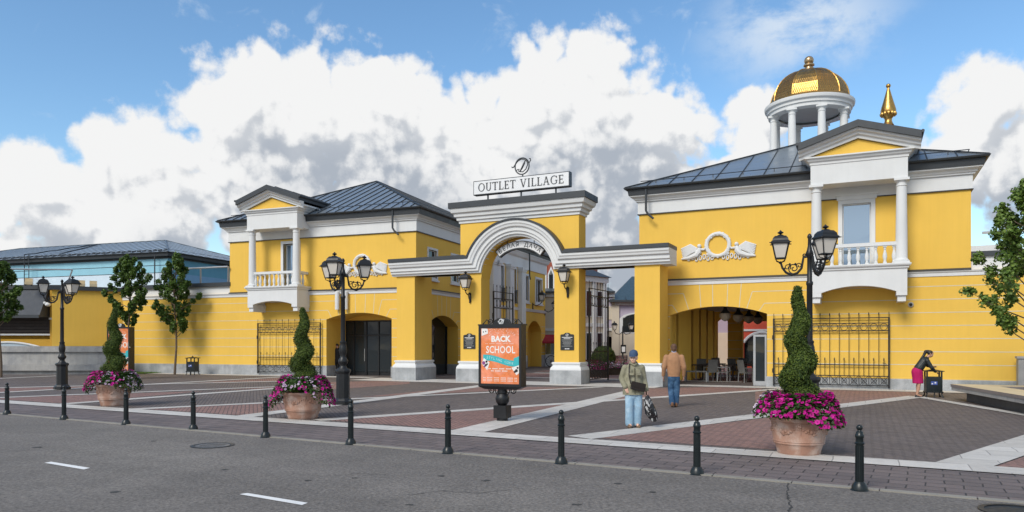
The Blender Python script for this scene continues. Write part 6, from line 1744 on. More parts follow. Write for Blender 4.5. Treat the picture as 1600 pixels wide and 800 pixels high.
def pot(label, x, y, s=1.0, rz=0.0):
    t = thing('flower_pot', label, 'flower pot', (x, y, 0), rz, 'terracotta pots along the plaza edge')
    b = MB()
    b.lathe([(.335, 0), (.35, .02), (.355, .06), (.38, .15), (.40, .19), (.415, .195), (.42, .21), (.41, .225), (.425, .235), (.42, .25), (.44, .45), (.45, .56), (.475, .575), (.485, .60), (.475, .63), (.445, .635), (.43, .60), (.42, .5)], n=48, caps=False)
    b.lathe([(.335, 0), (.01, .005)], n=48, caps=False)
    b.build('pot_body', M['terracotta'], t, smooth=True, angle=35)
    g = MB(); rr = random.Random(4)
    for k in range(6):     # fruit swags in relief
        a0 = k * pi / 3
        for i in range(11):
            u = i / 10; a = a0 + u * pi / 3; z = .50 - .10 * sin(pi * u); R = .432 + .01 * (z - .4)
            for j in range(2): g.ball((R * cos(a) + rr.uniform(-.008, .008), R * sin(a), z + rr.uniform(-.03, .03)), rr.uniform(.016, .03) * (.6 + .7 * sin(pi * u)), 7, 5)
        g.ball((.44 * cos(a0), .44 * sin(a0), .51), .035, 8, 6); g.tube([(.438 * cos(a0), .438 * sin(a0), .49), (.43 * cos(a0 + .03), .43 * sin(a0 + .03), .36)], [.022, .008], 6)
    g.build('fruit_swag', M['terracotta'], t, smooth=True)
    e = MB(); e.lathe([(.435, .585), (.01, .60)], n=32, caps=False); e.build('soil', M['soil'], t)
    t.scale = (s, s, s)
    return t
def petunias(label, x, y, z, seed, R0=.40, R1=.74, whites=(), n_fl=560, n_lf=4200, trail=(), drop=.26, lobes=None, hang=None):
    """a trailing cushion of petunias round the rim; whites = list of (angle, half-width)"""
    r = random.Random(seed); t = thing('petunias', label, 'flowers', (x, y, z), 0, 'trailing petunias in the terracotta pots')
    lf, fl = MB(), MB()
    def amp(a): return 1 + .09 * sin(3 * a + seed) + .06 * sin(7 * a + 2 * seed) + (lobes(a) if lobes else 0)
    def surf(a, u, k=1.0):
        # u 0 = inner top, 1 = lowest outside
        th = u * pi * .86; rm = (R0 + R1) / 2; rr = (R1 - R0) / 2 * 1.12
        A = amp(a); hz = .23
        px = rm - .05 + (rr) * (-cos(th)) * k * A; pz = .06 + hz * sin(th) * k - max(0, u - .5) * 2 * drop * A * (hang(a) if hang else 1)
        return Vector((px * cos(a), px * sin(a), pz)), Vector((cos(a) * -cos(th), sin(a) * -cos(th), sin(th)))
    for i in range(n_lf):
        a = r.uniform(0, 2 * pi); u = r.uniform(.0, 1); p, n = surf(a, u, r.uniform(.60, 1.03)); n = (n + rand_unit(r) * .7).normalized()
        leaf(lf, p + rand_unit(r) * .02, n, r.uniform(.04, .08), r, 0, .7)
    def isw(a):
        for w, h in whites:
            d = (a - w + pi) % (2 * pi) - pi
            if abs(d) < h * r.uniform(.6, 1.2): return True
        return False
    def blossom(p, n, s, white):
        tt = n.cross(rand_unit(r)).normalized(); bb = n.cross(tt); k = 10; m0 = 2 if white else 0
        c = p - n * s * .35; b0 = len(fl.v)
        fl.v.append(tuple(c))
        for j in range(k):
            aa = 2 * pi * j / k; q = s * .34
            fl.v.append(tuple(p - n * s * .06 + tt * q * cos(aa) + bb * q * sin(aa)))
        for j in range(k):
            aa = 2 * pi * j / k; q = s * (1.0 if j % 2 else .86)
            fl.v.append(tuple(p + tt * q * cos(aa) + bb * q * sin(aa) + n * s * r.uniform(-.08, .12)))
        for j in range(k):
            j2 = (j + 1) % k
            fl.f.append((b0, b0 + 1 + j, b0 + 1 + j2)); fl.m.append(m0 + 1)
            fl.f.append((b0 + 1 + j, b0 + 1 + k + j, b0 + 1 + k + j2, b0 + 1 + j2)); fl.m.append(m0)
    for i in range(n_fl):
        a = r.uniform(0, 2 * pi); u = r.random() ** .8; w = isw(a)
        if w and r.random() < .35: continue
        p, n = surf(a, u, r.uniform(.90, 1.10)); n = (n + rand_unit(r) * .7 + Vector((0, 0, .1))).normalized()
        blossom(p, n, r.uniform(.028, .042) * (.85 if w else 1), w)
    for a, ln, sp in trail:      # hanging shoots
        for k in range(16):
            aa = a + r.uniform(-sp, sp); L = ln * r.uniform(.4, 1)
            p0, _ = surf(aa, .75); 
            for s in range(int(L / .022)):
                q = p0 + Vector((cos(aa), sin(aa), 0)) * (.05 * s * .02) + Vector((r.uniform(-.015, .015), r.uniform(-.015, .015), -s * .022))
                leaf(lf, q, rand_unit(r), .05, r, 0, .5)
                if s % 8 == 4 and r.random() < .4: blossom(q, (Vector((cos(aa), sin(aa), .2)) + rand_unit(r) * .4).normalized(), .028, bool(whites))
    lf.build('leaves', M['leaf_petunia'], t); fl.build('blossoms', [M['petal'], M['petal_eye'], M['petal_white'], M['petal_violet']], t)
    return t
p1, p2, p3 = G(178, 633.5), G(473.5, 653.5), G(1248, 709)
pot('weathered terracotta pot in front of the tall poster case', p1[0], p1[1], .98, .3)
pot('weathered terracotta pot beside the lamp at the glazed shop entrance', p2[0], p2[1], 1.0, .9)
pot('weathered terracotta pot nearest to the camera, with raised fruit swags', p3[0], p3[1], .94, .2)
petunias('magenta and white petunias in the pot before the tall poster case', p1[0], p1[1], .71, 11, R1=.82, whites=((-.35, .62), (-1.35, .22), (.6, .4)), trail=((-.15, .42, .45), (-.7, .2, .3)), n_fl=700, drop=.44, hang=lambda a: .35 + .65 * abs(cos(a)) ** 1.5)
petunias('petunias hanging magenta at both sides and whitish violet in front', p2[0], p2[1], .72, 23, R1=.80, whites=((-1.72, .40), (-.95, .30), (1.5, .5)), trail=((-1.75, .25, .25), (-.25, .22, .25), (-2.7, .2, .2)), n_fl=740, drop=.54, hang=lambda a: .22 + .78 * abs(cos(a)) ** 1.6, lobes=lambda a: .10 * max(0, cos(a)) + .12 * max(0, -cos(a)))
petunias('large cushion of mostly magenta petunias in the nearest pot', p3[0], p3[1], .70, 37, R1=.74, whites=((2.9, .30), (.35, .15)), trail=((-.25, .38, .35), (.05, .3, .25)), n_fl=1050, drop=.40, hang=lambda a: .55 + .45 * max(0, cos(a + .4)))
topiary('dark green spiral topiary in front of the tall poster case', p1[0], p1[1], .66, 2.80, .36, 3.0, .5, 1, 22000)
topiary('dark green spiral topiary in front of the folded gate by the shop entrance', p2[0], p2[1], .66, 2.64, .345, 3.0, 2.6, 2, 24000)
topiary('tall dark green spiral topiary in the pot nearest to the camera', p3[0] , p3[1], .64, 2.70, .32, 3.1, 2.9, 3, 40000)

def tree(label, x, y, htrunk, h, wid, seed, nl, size, m, lean=0.0, clusters=26, shape=1.0, trunk_r=.07):
    r = random.Random(seed); t = thing('maple_tree', label, 'tree', (x, y, 0), 0, 'young maple trees')
    tr = MB()
    spine = [Vector((lean * z / h + .05 * sin(z * 1.3 + seed), .05 * cos(z * 1.1 + seed), z)) for z in [h * i / 9 for i in range(10)]]
    tr.tube(spine, [max(.012, trunk_r * (1 - .92 * i / 9)) for i in range(10)], 8)
    def sp(z):
        i = min(8, int(z / h * 9)); f = z / h * 9 - i; return spine[i].lerp(spine[i + 1], f)
    tips = []
    for k in range(clusters):
        u = (k + r.random()) / clusters; z = htrunk + (h - htrunk) * u * .93; a = k * 2.4 + r.uniform(-.5, .5)
        env = min(1, .25 + 2.6 * u) * (1 - u) ** .62 * wid * .62 * r.uniform(.5, 1.12) * shape
        base = sp(max(htrunk * .92, z - .35)); tip = sp(z) + Vector((cos(a) * env, sin(a) * env, .15 + env * r.uniform(.15, .6)))
        mid = base.lerp(tip, .55) + Vector((0, 0, -.08))
        tr.tube([base, mid, tip], [.022, .015, .006], 5)
        tips.append((tip, env, 1)); tips.append((mid.lerp(tip, .45), env * .8, .85))
        if env > wid * .25: tips.append((base.lerp(tip, .5) + rand_unit(r) * .2, env * .7, .6))
    for k in range(5): tips.append((sp(h * (.86 + .03 * k)) + Vector((r.uniform(-.12, .12), r.uniform(-.12, .12), 0)), .2, .6))
    tr.build('trunk', M['bark'], t)
    lv = MB(); per = nl // len(tips)
    for c, e, k in tips:
        cr = Vector((r.uniform(.15, .30), r.uniform(.15, .30), r.uniform(.20, .36))) * (.62 + .16 * wid / 3)
        for i in range(int(per * k * r.uniform(.6, 1.4))):
            d = rand_unit(r) * r.random() ** .5; p = c + Vector((d.x * cr.x, d.y * cr.y, d.z * cr.z))
            n = (Vector((d.x * .6, d.y * .6, .55)) + rand_unit(r) * .65).normalized()
            maple_leaf(lv, p, n, size * r.uniform(.6, 1.15), r)
    lv.build('crown', m, t)
    return t
tree('young maple tree with a thin bare trunk beside the litter bin', at(274, 42.3), 42.3, 2.3, 7.0, 2.6, 5, 10500, .145, M['leaf_tree'], clusters=38)
tree('young maple tree rising behind the tall poster case', at(202, 42.0), 42.0, 2.8, 6.8, 2.9, 8, 10500, .145, M['leaf_tree'], clusters=36)
tree('dark leafy maple tree in front of the cafe awning', at(0, 39.0), 39.0, 2.9, 6.1, 3.0, 13, 9000, .145, M['leaf_tree'], clusters=32)
tree('pale green maple tree growing in the stone basin', at(1614, 20.4), 20.4, 1.9, 6.4, 3.5, 21, 15000, .11, M['leaf_light'], clusters=44)
def courtyard_plants():
    r = random.Random(6)
    t = thing('round_bush', 'round dark green clipped bush in the courtyard behind the gate leaf', 'bush', (at(943, 43), 43, 0), 0)
    lv = MB(); core = MB(); core.ball((0, 0, .95), .62, 12, 9); core.tube([(0, 0, 0), (0, 0, .5)], .08, 6); core.build('branches', M['bark'], t)
    for i in range(3500):
        d = rand_unit(r); leaf(lv, Vector((0, 0, .95)) + d * r.uniform(.62, .72), (d + rand_unit(r) * .6).normalized(), .09, r)
    lv.build('foliage', M['leaf_thuja'], t)
    for lab, px, D, z, pinks in (('white and pink flowers in a dark trough in the courtyard', 956, 42, .4, .25), ('dark red and pink flowers in a trough behind the gate leaf', 922, 39, .4, .8), ('dark red flower trough at the far side of the courtyard', 985, 47, .3, .9)):
        k = thing('flower_trough', lab, 'planter', (at(px, D), D, 0), .2, 'flower troughs in the courtyard')
        b = MB(); b.box(-.9, .9, -.25, .25, 0, z); b.build('trough', M['dark_wood'], k)
        lv = MB()
        for i in range(1100):
            p = Vector((r.uniform(-.95, .95), r.uniform(-.32, .32), z + abs(r.gauss(0, .16))))
            leaf(lv, p, (Vector((0, -.4, 1)) + rand_unit(r)).normalized(), .08, r, 0 if r.random() < .5 else (2 if r.random() > pinks else 1))
        lv.build('flowers', [M['leaf_petunia'], M['petal'], M['petal_white']], k)
courtyard_plants()

# ------------------------------------------------------------------ people
def capsule(mb, p, q, r0, r1, n=12, flat=1.0, axis=(1, 0, 0)):
    p, q = Vector(p), Vector(q); d = q - p; L = d.length; d.normalize()
    s = Vector(axis); s = (s - d * s.dot(d))
    if s.length < .05: s = d.cross(Vector((0, 1, 0)))
    s.normalize(); u = d.cross(s)
    rings = []
    for k in range(4): a = -pi / 2 + k * pi / 8; rings.append((sin(a) * r0, cos(a) * r0))
    rings.append((0, r0)); rings.append((L, r1))
    for k in range(1, 5): a = k * pi / 8; rings.append((L + sin(a) * r1, cos(a) * r1))
    b = len(mb.v)
    for h, rr in rings:
        rr = max(rr, 1e-4)
        for j in range(n):
            a = 2 * pi * j / n; v = p + d * h + s * rr * cos(a) + u * rr * flat * sin(a); mb.v.append(tuple(v))
    for i in range(len(rings) - 1):
        for j in range(n): mb.f.append((b + i * n + j, b + i * n + (j + 1) % n, b + (i + 1) * n + (j + 1) % n, b + (i + 1) * n + j)); mb.m.append(0)
    mb.f.append(tuple(b + j for j in range(n - 1, -1, -1))); mb.m.append(0)
    mb.f.append(tuple(b + (len(rings) - 1) * n + j for j in range(n))); mb.m.append(0)
def chain(mb, pts, rs, flat=1.0, axis=(1, 0, 0)):
    for i in range(len(pts) - 1): capsule(mb, pts[i], pts[i + 1], rs[i], rs[i + 1], 12, flat, axis)
def skin(mb, name, m, parent, voxel=.010, smooth=3, keep=None, pick=None, hem=None):
    """fuse overlapping shapes into one continuous surface"""
    me = bpy.data.meshes.new(name); me.from_pydata(mb.v, [], mb.f); o = bpy.data.objects.new(name, me); COL.objects.link(o)
    rm = o.modifiers.new('fuse', 'REMESH'); rm.mode = 'VOXEL'; rm.voxel_size = voxel; rm.use_smooth_shade = True
    sm = o.modifiers.new('soften', 'SMOOTH'); sm.factor = .5; sm.iterations = smooth
    nm = eval_mesh(o); nm.name = name; o.modifiers.clear(); o.data = nm; bpy.data.meshes.remove(me)
    nm.materials.clear()
    for x in (m if isinstance(m, (list, tuple)) else [m]): nm.materials.append(x)
    if pick: nm.polygons.foreach_set('material_index', [pick(p.center) for p in nm.polygons])
    if hem is not None:       # open straight lower edge
        import bmesh
        bm = bmesh.new(); bm.from_mesh(nm); bmesh.ops.bisect_plane(bm, geom=bm.verts[:] + bm.edges[:] + bm.faces[:], plane_co=(0, 0, hem), plane_no=(0, 0, 1), clear_inner=True); bm.to_mesh(nm); bm.free()
    nm.polygons.foreach_set('use_smooth', [True] * len(nm.polygons)); nm.update()
    o.parent = parent
    return o
def cloth(name, c, rough=.85, wr=.6, ws=9, var=.12, spots=None):
    return mat(name, c, rough, var=var, vscale=7, bump=wr, bscale=ws, grain=.06, gscale=120, tint=spots, tscale=5, spec=.25)
SKINM = mat('skin', (.70, .43, .32), .55, var=.05, vscale=8)
SKIN2 = mat('tanned_skin', (.42, .22, .15), .55, var=.05, vscale=8)
def hand(mb, wrist, direction, palm_n, curl=.5, s=1.0, side=1):
    w = Vector(wrist); d = Vector(direction).normalized(); n = Vector(palm_n); n = (n - d * n.dot(d)).normalized(); t = d.cross(n) * side
    for k in (-1, 0, 1): capsule(mb, w + t * .018 * k * s, w + d * .085 * s + t * .026 * k * s, .017 * s, .014 * s, 8)
    for k, L in ((-1.5, .066), (-.5, .078), (.5, .074), (1.5, .058)):
        b = w + d * .088 * s + t * .0195 * k * s; L *= s
        a1 = curl * .7; d1 = d * cos(a1) + n * sin(a1); m1 = b + d1 * L * .45; a2 = a1 + curl; d2 = d * cos(a2) + n * sin(a2); m2 = m1 + d2 * L * .32; a3 = a2 + curl * .7; d3 = d * cos(a3) + n * sin(a3)
        capsule(mb, b - d * .015, m1, .0088 * s, .0082 * s, 6); capsule(mb, m1, m2, .0082 * s, .0076 * s, 6); capsule(mb, m2, m2 + d3 * L * .25, .0076 * s, .0068 * s, 6)
    b = w + d * .03 * s - t * .03 * s; e = b + (d * .7 - t * .55 + n * .35).normalized() * .045 * s
    capsule(mb, b, e, .012 * s, .0105 * s, 6); capsule(mb, e, e + (d * .85 + n * .4).normalized() * .035 * s, .0105 * s, .0085 * s, 6)
def head(mb, c, f, up=(0, 0, 1), s=1.0, child=None):
    """skull, jaw, nose, ears; c = centre, f = facing"""
    c, f, up = Vector(c), Vector(f).normalized(), Vector(up); up = (up - f * up.dot(f)).normalized(); r = f.cross(up)
    def E(o, rx, ry, rz):
        b0 = len(mb.v); mb.ball((0, 0, 0), 1, 16, 12)
        for i in range(b0, len(mb.v)): v = mb.v[i]; mb.v[i] = tuple(c + r * (o[0] + v[0] * rx) * s + f * (o[1] + v[1] * ry) * s + up * (o[2] + v[2] * rz) * s)
    E((0, -.008, .028), .075, .093, .088); E((0, .016, -.042), .058, .068, .072); E((0, .052, -.083), .026, .024, .022)
    E((0, .083, -.018), .0125, .016, .026); E((0, .092, -.034), .016, .014, .011); E((0, .074, -.060), .026, .012, .007); E((0, .073, -.069), .024, .012, .007)
    E((0, .074, .018), .050, .014, .010)
    for k in (-1, 1): E((k * .040, .058, -.028), .022, .018, .018); E((k * .076, -.008, -.012), .010, .020, .032)
    return c, f, up, r
def eyes(parent, fr, s=1.0):
    c, f, up, r = fr; w = MB(); d = MB()
    for k in (-1, 1):
        p = c + r * k * .031 * s + f * .077 * s + up * .002 * s; w.ball(p, .0105 * s, 8, 6); d.ball(p + f * .0065 * s, .006 * s, 8, 6)
        d.tube([p + r * .017 * s * q + up * (.017 - .004 * abs(q)) * s + f * .006 * s for q in (-1, 0, 1)], .0032 * s, 5)
    e = w.build('eyes', mat('eye_white', (.6, .58, .55), .3), parent, smooth=True); d.build('pupils_and_brows', mat('dark_brown_hair', (.03, .02, .015), .6), e, smooth=True)
def shoe(mb, heel, d, L=.27, h=.075, s=1.0):
    p = Vector(heel); d = Vector(d).normalized()
    capsule(mb, p + Vector((0, 0, .045)), p + d * (L - .09) + Vector((0, 0, .038)), .044, .042, 10, .9); capsule(mb, p + Vector((0, 0, .05)), p + Vector((0, 0, .10)), .045, .048, 10); capsule(mb, p + d * .12 + Vector((0, 0, .04)), p + d * (L - .06) + Vector((0, 0, .032)), .047, .036, 10)
    b = len(mb.v)

def woman_cap():
    x, y = G(990, 668); t = thing('person', 'person in a blue cap, olive jacket and pale jeans, carrying a bag', 'person', (x, y, 0), .03)
    hipz, sh = .82, 1.30
    body = MB()
    fc = (-.012, -.06, 1.475); ff = Vector((-.42, -.9, -.03))
    chain(body, [(0, .02, .84), (0, .02, 1.05), (0, .02, 1.27)], [.13, .125, .13], .75); capsule(body, (0, .015, 1.27), (-.005, -.025, 1.43), .056, .052)
    fr = head(body, fc, ff)
    L_ = [(.095, 0, .84), (.095, -.03, .46), (.075, .02, .09)]; R_ = [(-.095, 0, .84), (-.10, -.05, .46), (-.095, -.03, .09)]
    for q in (L_, R_): chain(body, q, [.085, .055, .04]); capsule(body, q[2], (q[2][0], q[2][1] - .12, .05), .035, .03)
    armL = [(.18, .02, 1.27), (.235, .05, 1.02), (.27, -.03, .80)]; armR = [(-.18, .02, 1.27), (-.25, .05, 1.04), (-.20, -.10, .87)]
    for q in (armL, armR): chain(body, q, [.05, .042, .03])
    hand(body, (.272, -.04, .79), (.03, -.12, -1), (-.9, -.3, 0), .9, .95, 1); hand(body, (-.20, -.10, .86), (.4, -.25, -.8), (0, 1, 0), .3, .9, -1)
    skin(body, 'body', SKINM, t, .008, 2)
    eyes(t, fr)
    j = MB()
    chain(j, [(0, .02, .56), (0, .02, .78), (0, .02, .98), (0, .02, 1.18), (0, .02, 1.26)], [.235, .232, .200, .185, .145], .72); chain(j, [(-.14, .02, 1.26), (.14, .02, 1.26)], [.068, .068]); capsule(j, (0, .01, 1.28), (0, -.01, 1.355), .082, .072)
    chain(j, armL, [.070, .060, .052]); chain(j, armR, [.070, .062, .054])
    for z in (.80, 1.12):
        for k in (-1, 1): capsule(j, (k * .09, -.105, z), (k * .09, -.105, z + .08), .05, .05, 10, .45)
    skin(j, 'jacket', cloth('olive_cloth', (.25, .24, .165), .85, 1.0, 14, .2, (.31, .295, .215)), t, .012, 8, hem=.70)
    z = MB(); z.tube([(.0, -.155, .73), (.0, -.142, .95), (.0, -.128, 1.15), (0, -.118, 1.27)], .007, 6); jd = z.build('zip', mat('brass_zip', (.10, .085, .055), .4, metal=.5), t)
    z = MB(); z.obox((.085, -.148, 1.14), (.05, .012, 0), (0, .008, 0), (0, 0, .022)); z.build('pocket_flap', bpy.data.materials['olive_cloth'], t)
    z = MB(); z.obox((-.085, -.148, 1.14), (.05, -.012, 0), (0, .008, 0), (0, 0, .022)); z.build('pocket_flap', bpy.data.materials['olive_cloth'], t)
    z = MB(); z.tube([(-.065, -.045, 1.36), (-.03, -.085, 1.345), (0, -.095, 1.325), (.03, -.085, 1.345), (.065, -.045, 1.36), (.07, .03, 1.385), (0, .08, 1.39), (-.07, .03, 1.385)], .022, 8, closed=True); z.build('collar', bpy.data.materials['olive_cloth'], t, smooth=True)
    p = MB()
    chain(p, [(0, .01, .80), (0, .01, .70)], [.15, .16], .75)
    for q, sx in ((L_, 1), (R_, -1)): chain(p, [(sx * .085, 0, .70), (q[1][0], q[1][1], .46), (q[2][0], q[2][1] + .0, .09)], [.104, .088, .090])
    skin(p, 'jeans', cloth('pale_denim', (.27, .42, .55), .85, .9, 12, .16, (.38, .52, .63)), t, .012, 2, hem=.045)
    s = MB()
    for q in (L_, R_): shoe(s, (q[2][0], q[2][1] + .04, 0), (.1 * (1 if q is L_ else -1), -1, 0), .25)
    skin(s, 'shoes', mat('brown_leather', (.16, .10, .06), .6, var=.15), t, .01, 2)
    h = MB(); c, f, up, r = fr; c = Vector(c)
    b0 = len(h.v); h.ball((0, 0, 0), 1, 14, 10)
    for i in range(b0, len(h.v)): v = h.v[i]; h.v[i] = tuple(c + r * v[0] * .083 + f * (-.040 + v[1] * .074) + up * (.012 + v[2] * .072))
    skin(h, 'hair', mat('grey_hair', (.42, .41, .40), .7, var=.2, vscale=20), t, .01, 1, None)
    cp = MB(); n = 18
    rings = [(1.03, .02), (1.06, .045), (1.0, .085), (.82, .122), (.45, .143), (.01, .15)]
    b0 = len(cp.v)
    for q, hh in rings:
        for i in range(n): a = 2 * pi * i / n; cp.v.append(tuple(c + r * q * .088 * cos(a) + f * (-.006 + q * .103 * sin(a)) + up * (hh + .03)))
    for k in range(len(rings) - 1):
        for i in range(n): cp.f.append((b0 + k * n + i, b0 + k * n + (i + 1) % n, b0 + (k + 1) * n + (i + 1) % n, b0 + (k + 1) * n + i)); cp.m.append(0)
    C_ = cp.build('cap', cloth('blue_cap_cloth', (.055, .09, .165), .8, .3, 30), t, smooth=True, angle=60)
    v = MB(); b0 = len(v.v); m = 12
    for dz in (0, -.008):
        for i in range(m + 1): a = pi * i / m; v.v.append(tuple(c + r * .083 * cos(a) + f * (.06 + .035 * sin(a)) + up * (.055 + dz - .0)))
        for i in range(m + 1): a = pi * i / m; v.v.append(tuple(c + r * .078 * cos(a) + f * (.06 + .085 * sin(a)) + up * (.042 + dz + .006 * cos(a) ** 2)))
    k = m + 1
    for i in range(m):
        for o in (0, 2 * k): v.f.append((b0 + o + i, b0 + o + i + 1, b0 + o + k + i + 1, b0 + o + k + i)); v.m.append(0)
        v.f.append((b0 + k + i, b0 + k + i + 1, b0 + 3 * k + i + 1, b0 + 3 * k + i)); v.m.append(0)
    v.build('peak', bpy.data.materials['blue_cap_cloth'], C_, smooth=True)
    # cross-body bag
    bg = thing('shoulder_bag', 'small dark brown shoulder bag worn across the olive jacket', 'bag', (x, y, 0), .03)
    b = MB(); b.obox((.06, -.185, .88), (.155, .02, -.035), (0, .035, 0), (.02, 0, .085)); o = b.build('pouch', mat('dark_leather', (.022, .016, .013), .45, var=.2, vscale=10), bg)
    o.modifiers.new('soft', 'BEVEL').width = .02
    b = MB(); b.obox((.06, -.223, .915), (.155, .02, -.035), (0, .006, 0), (.012, 0, .05)); b.build('flap', bpy.data.materials['dark_leather'], bg)
    b = MB(); b.tube([(-.09, -.165, .93), (-.125, -.155, 1.1), (-.12, -.12, 1.27), (-.10, -.06, 1.345), (-.03, .06, 1.36)], .011, 6); b.tube([(.21, -.15, .88), (.21, .08, .92), (.05, .19, 1.1), (-.03, .14, 1.3), (-.03, .06, 1.36)], .011, 6); b.build('strap', bpy.data.materials['dark_leather'], bg)
    # carrier bag
    cb = thing('carrier_bag', 'black and white printed plastic bag in the blue cap walker\'s hand', 'bag', (x, y, 0), .03)
    m = bpy.data.materials.new('printed_plastic'); m.use_nodes = True; T = NT(m.node_tree); bs = T.n['Principled BSDF']; tc = T.node('ShaderNodeTexCoord').outputs['Object']
    T.put(bs.inputs['Base Color'], T.mix(T.ramp(T.noise(T.vmath('MULTIPLY', tc, (1.5, 1, .7)), 9, 3, .6, 1.2), .53, .6), (.012, .012, .014), (.45, .45, .45))); bs.inputs['Roughness'].default_value = .25
    bb = MB(); hx, hy = .275, -.07
    rings = [(.02, .02, 0, .70), (.045, .03, .01, .66), (.085, .045, .02, .56), (.115, .06, .05, .42), (.125, .065, .09, .30), (.10, .05, .125, .20), (.04, .03, .155, .13)]
    n = 14; b0 = 0; rr = random.Random(2)
    for (a_, b_, ox, z) in rings:
        for i in range(n): an = 2 * pi * i / n; bb.v.append((hx + ox + a_ * cos(an) * rr.uniform(.85, 1.12), hy + b_ * sin(an) * rr.uniform(.7, 1.2), z))
    for k in range(len(rings) - 1):
        for i in range(n): bb.f.append((k * n + i, k * n + (i + 1) % n, (k + 1) * n + (i + 1) % n, (k + 1) * n + i)); bb.m.append(0)
    bb.f.append(tuple(range((len(rings) - 1) * n, len(rings) * n))); bb.m.append(0)
    bb.build('sack', m, cb, smooth=True)
    b = MB(); b.tube([(hx - .012, hy, .69), (hx - .01, hy - .01, .745)], .014, 6); b.build('handles', m, cb)
woman_cap()

def man_sweater():
    x, y = G(1053, 636); t = thing('person', 'person in a tan sweater and dark blue jeans, seen from behind', 'person', (x, y, 0), -.12)
    body = MB()
    chain(body, [(0, 0, .93), (0, 0, 1.15), (0, .0, 1.42)], [.135, .13, .14], .75); capsule(body, (0, 0, 1.44), (0, .02, 1.57), .06, .056)
    fr = head(body, (.0, .035, 1.655), (.05, 1, -.05), s=1.03)
    L_ = [(-.085, 0, .88), (-.085, .03, .51), (-.06, -.10, .10)]; R_ = [(.085, 0, .88), (.085, .02, .51), (.06, .02, .09)]
    for q in (L_, R_): chain(body, q, [.072, .058, .042]); capsule(body, q[2], (q[2][0], q[2][1] + .12, .05), .035, .03)
    aL = [(-.21, 0, 1.40), (-.275, -.03, 1.12), (-.29, .05, .88)]; aR = [(.21, 0, 1.40), (.275, -.03, 1.12), (.275, .06, .88)]
    for q in (aL, aR): chain(body, q, [.055, .046, .032])
    hand(body, (-.292, .055, .865), (0, .1, -1), (1, 0, 0), .5, 1.05, 1); hand(body, (.277, .065, .865), (0, .1, -1), (-1, 0, 0), .6, 1.05, -1)
    skin(body, 'body', SKIN2, t, .008, 2); eyes(t, fr)
    j = MB(); chain(j, [(0, 0, .76), (0, 0, .93), (0, 0, .99), (0, 0, 1.14), (0, 0, 1.32), (0, 0, 1.40)], [.168, .170, .190, .198, .205, .165], .68); chain(j, [(-.17, 0, 1.385), (.17, 0, 1.385)], [.078, .078], .95); capsule(j, (0, 0, 1.42), (0, .01, 1.485), .085, .072)
    chain(j, aL, [.080, .070, .050]); chain(j, aR, [.080, .070, .050])
    skin(j, 'sweater', cloth('tan_knit', (.40, .215, .115), .9, .8, 10, .10), t, .012, 12, hem=.86)
    k = MB(); capsule(k, (0, .0, 1.48), (0, .012, 1.555), .074, .070); skin(k, 'shirt_collar', cloth('pale_blue_cotton', (.35, .36, .46)), t, .01, 1)
    p = MB(); chain(p, [(0, 0, .90), (0, 0, .84)], [.150, .155], .70)
    for q, sx in ((L_, -1), (R_, 1)): chain(p, [(sx * .075, 0, .82), (q[1][0], q[1][1], .51), (q[2][0], q[2][1], .12)], [.095, .083, .078])
    skin(p, 'jeans', cloth('dark_denim', (.028, .075, .155), .85, .9, 12, .2, (.07, .145, .25)), t, .012, 2, hem=.055)
    s = MB()
    for q in (L_, R_): shoe(s, (q[2][0], q[2][1] - .04, .0 if q is R_ else .015), (0, 1, 0), .28)
    skin(s, 'shoes', mat('tan_leather', (.17, .085, .045), .55, var=.15), t, .01, 2)
    h = MB(); c, f, up, r = fr; h.ball((0, 0, 0), 1, 16, 12)
    for i in range(len(h.v)): v = h.v[i]; h.v[i] = tuple(Vector(c) + r * v[0] * .086 + f * (-.022 + v[1] * .093) + up * (.035 + v[2] * .092))
    capsule(h, tuple(Vector(c) - f * .055 - up * .03), tuple(Vector(c) - f * .05 - up * .07), .066, .055)
    skin(h, 'hair', mat('brown_hair', (.11, .055, .03), .7, var=.25, vscale=25, bump=.5, bscale=60), t, .01, 1)
man_sweater()

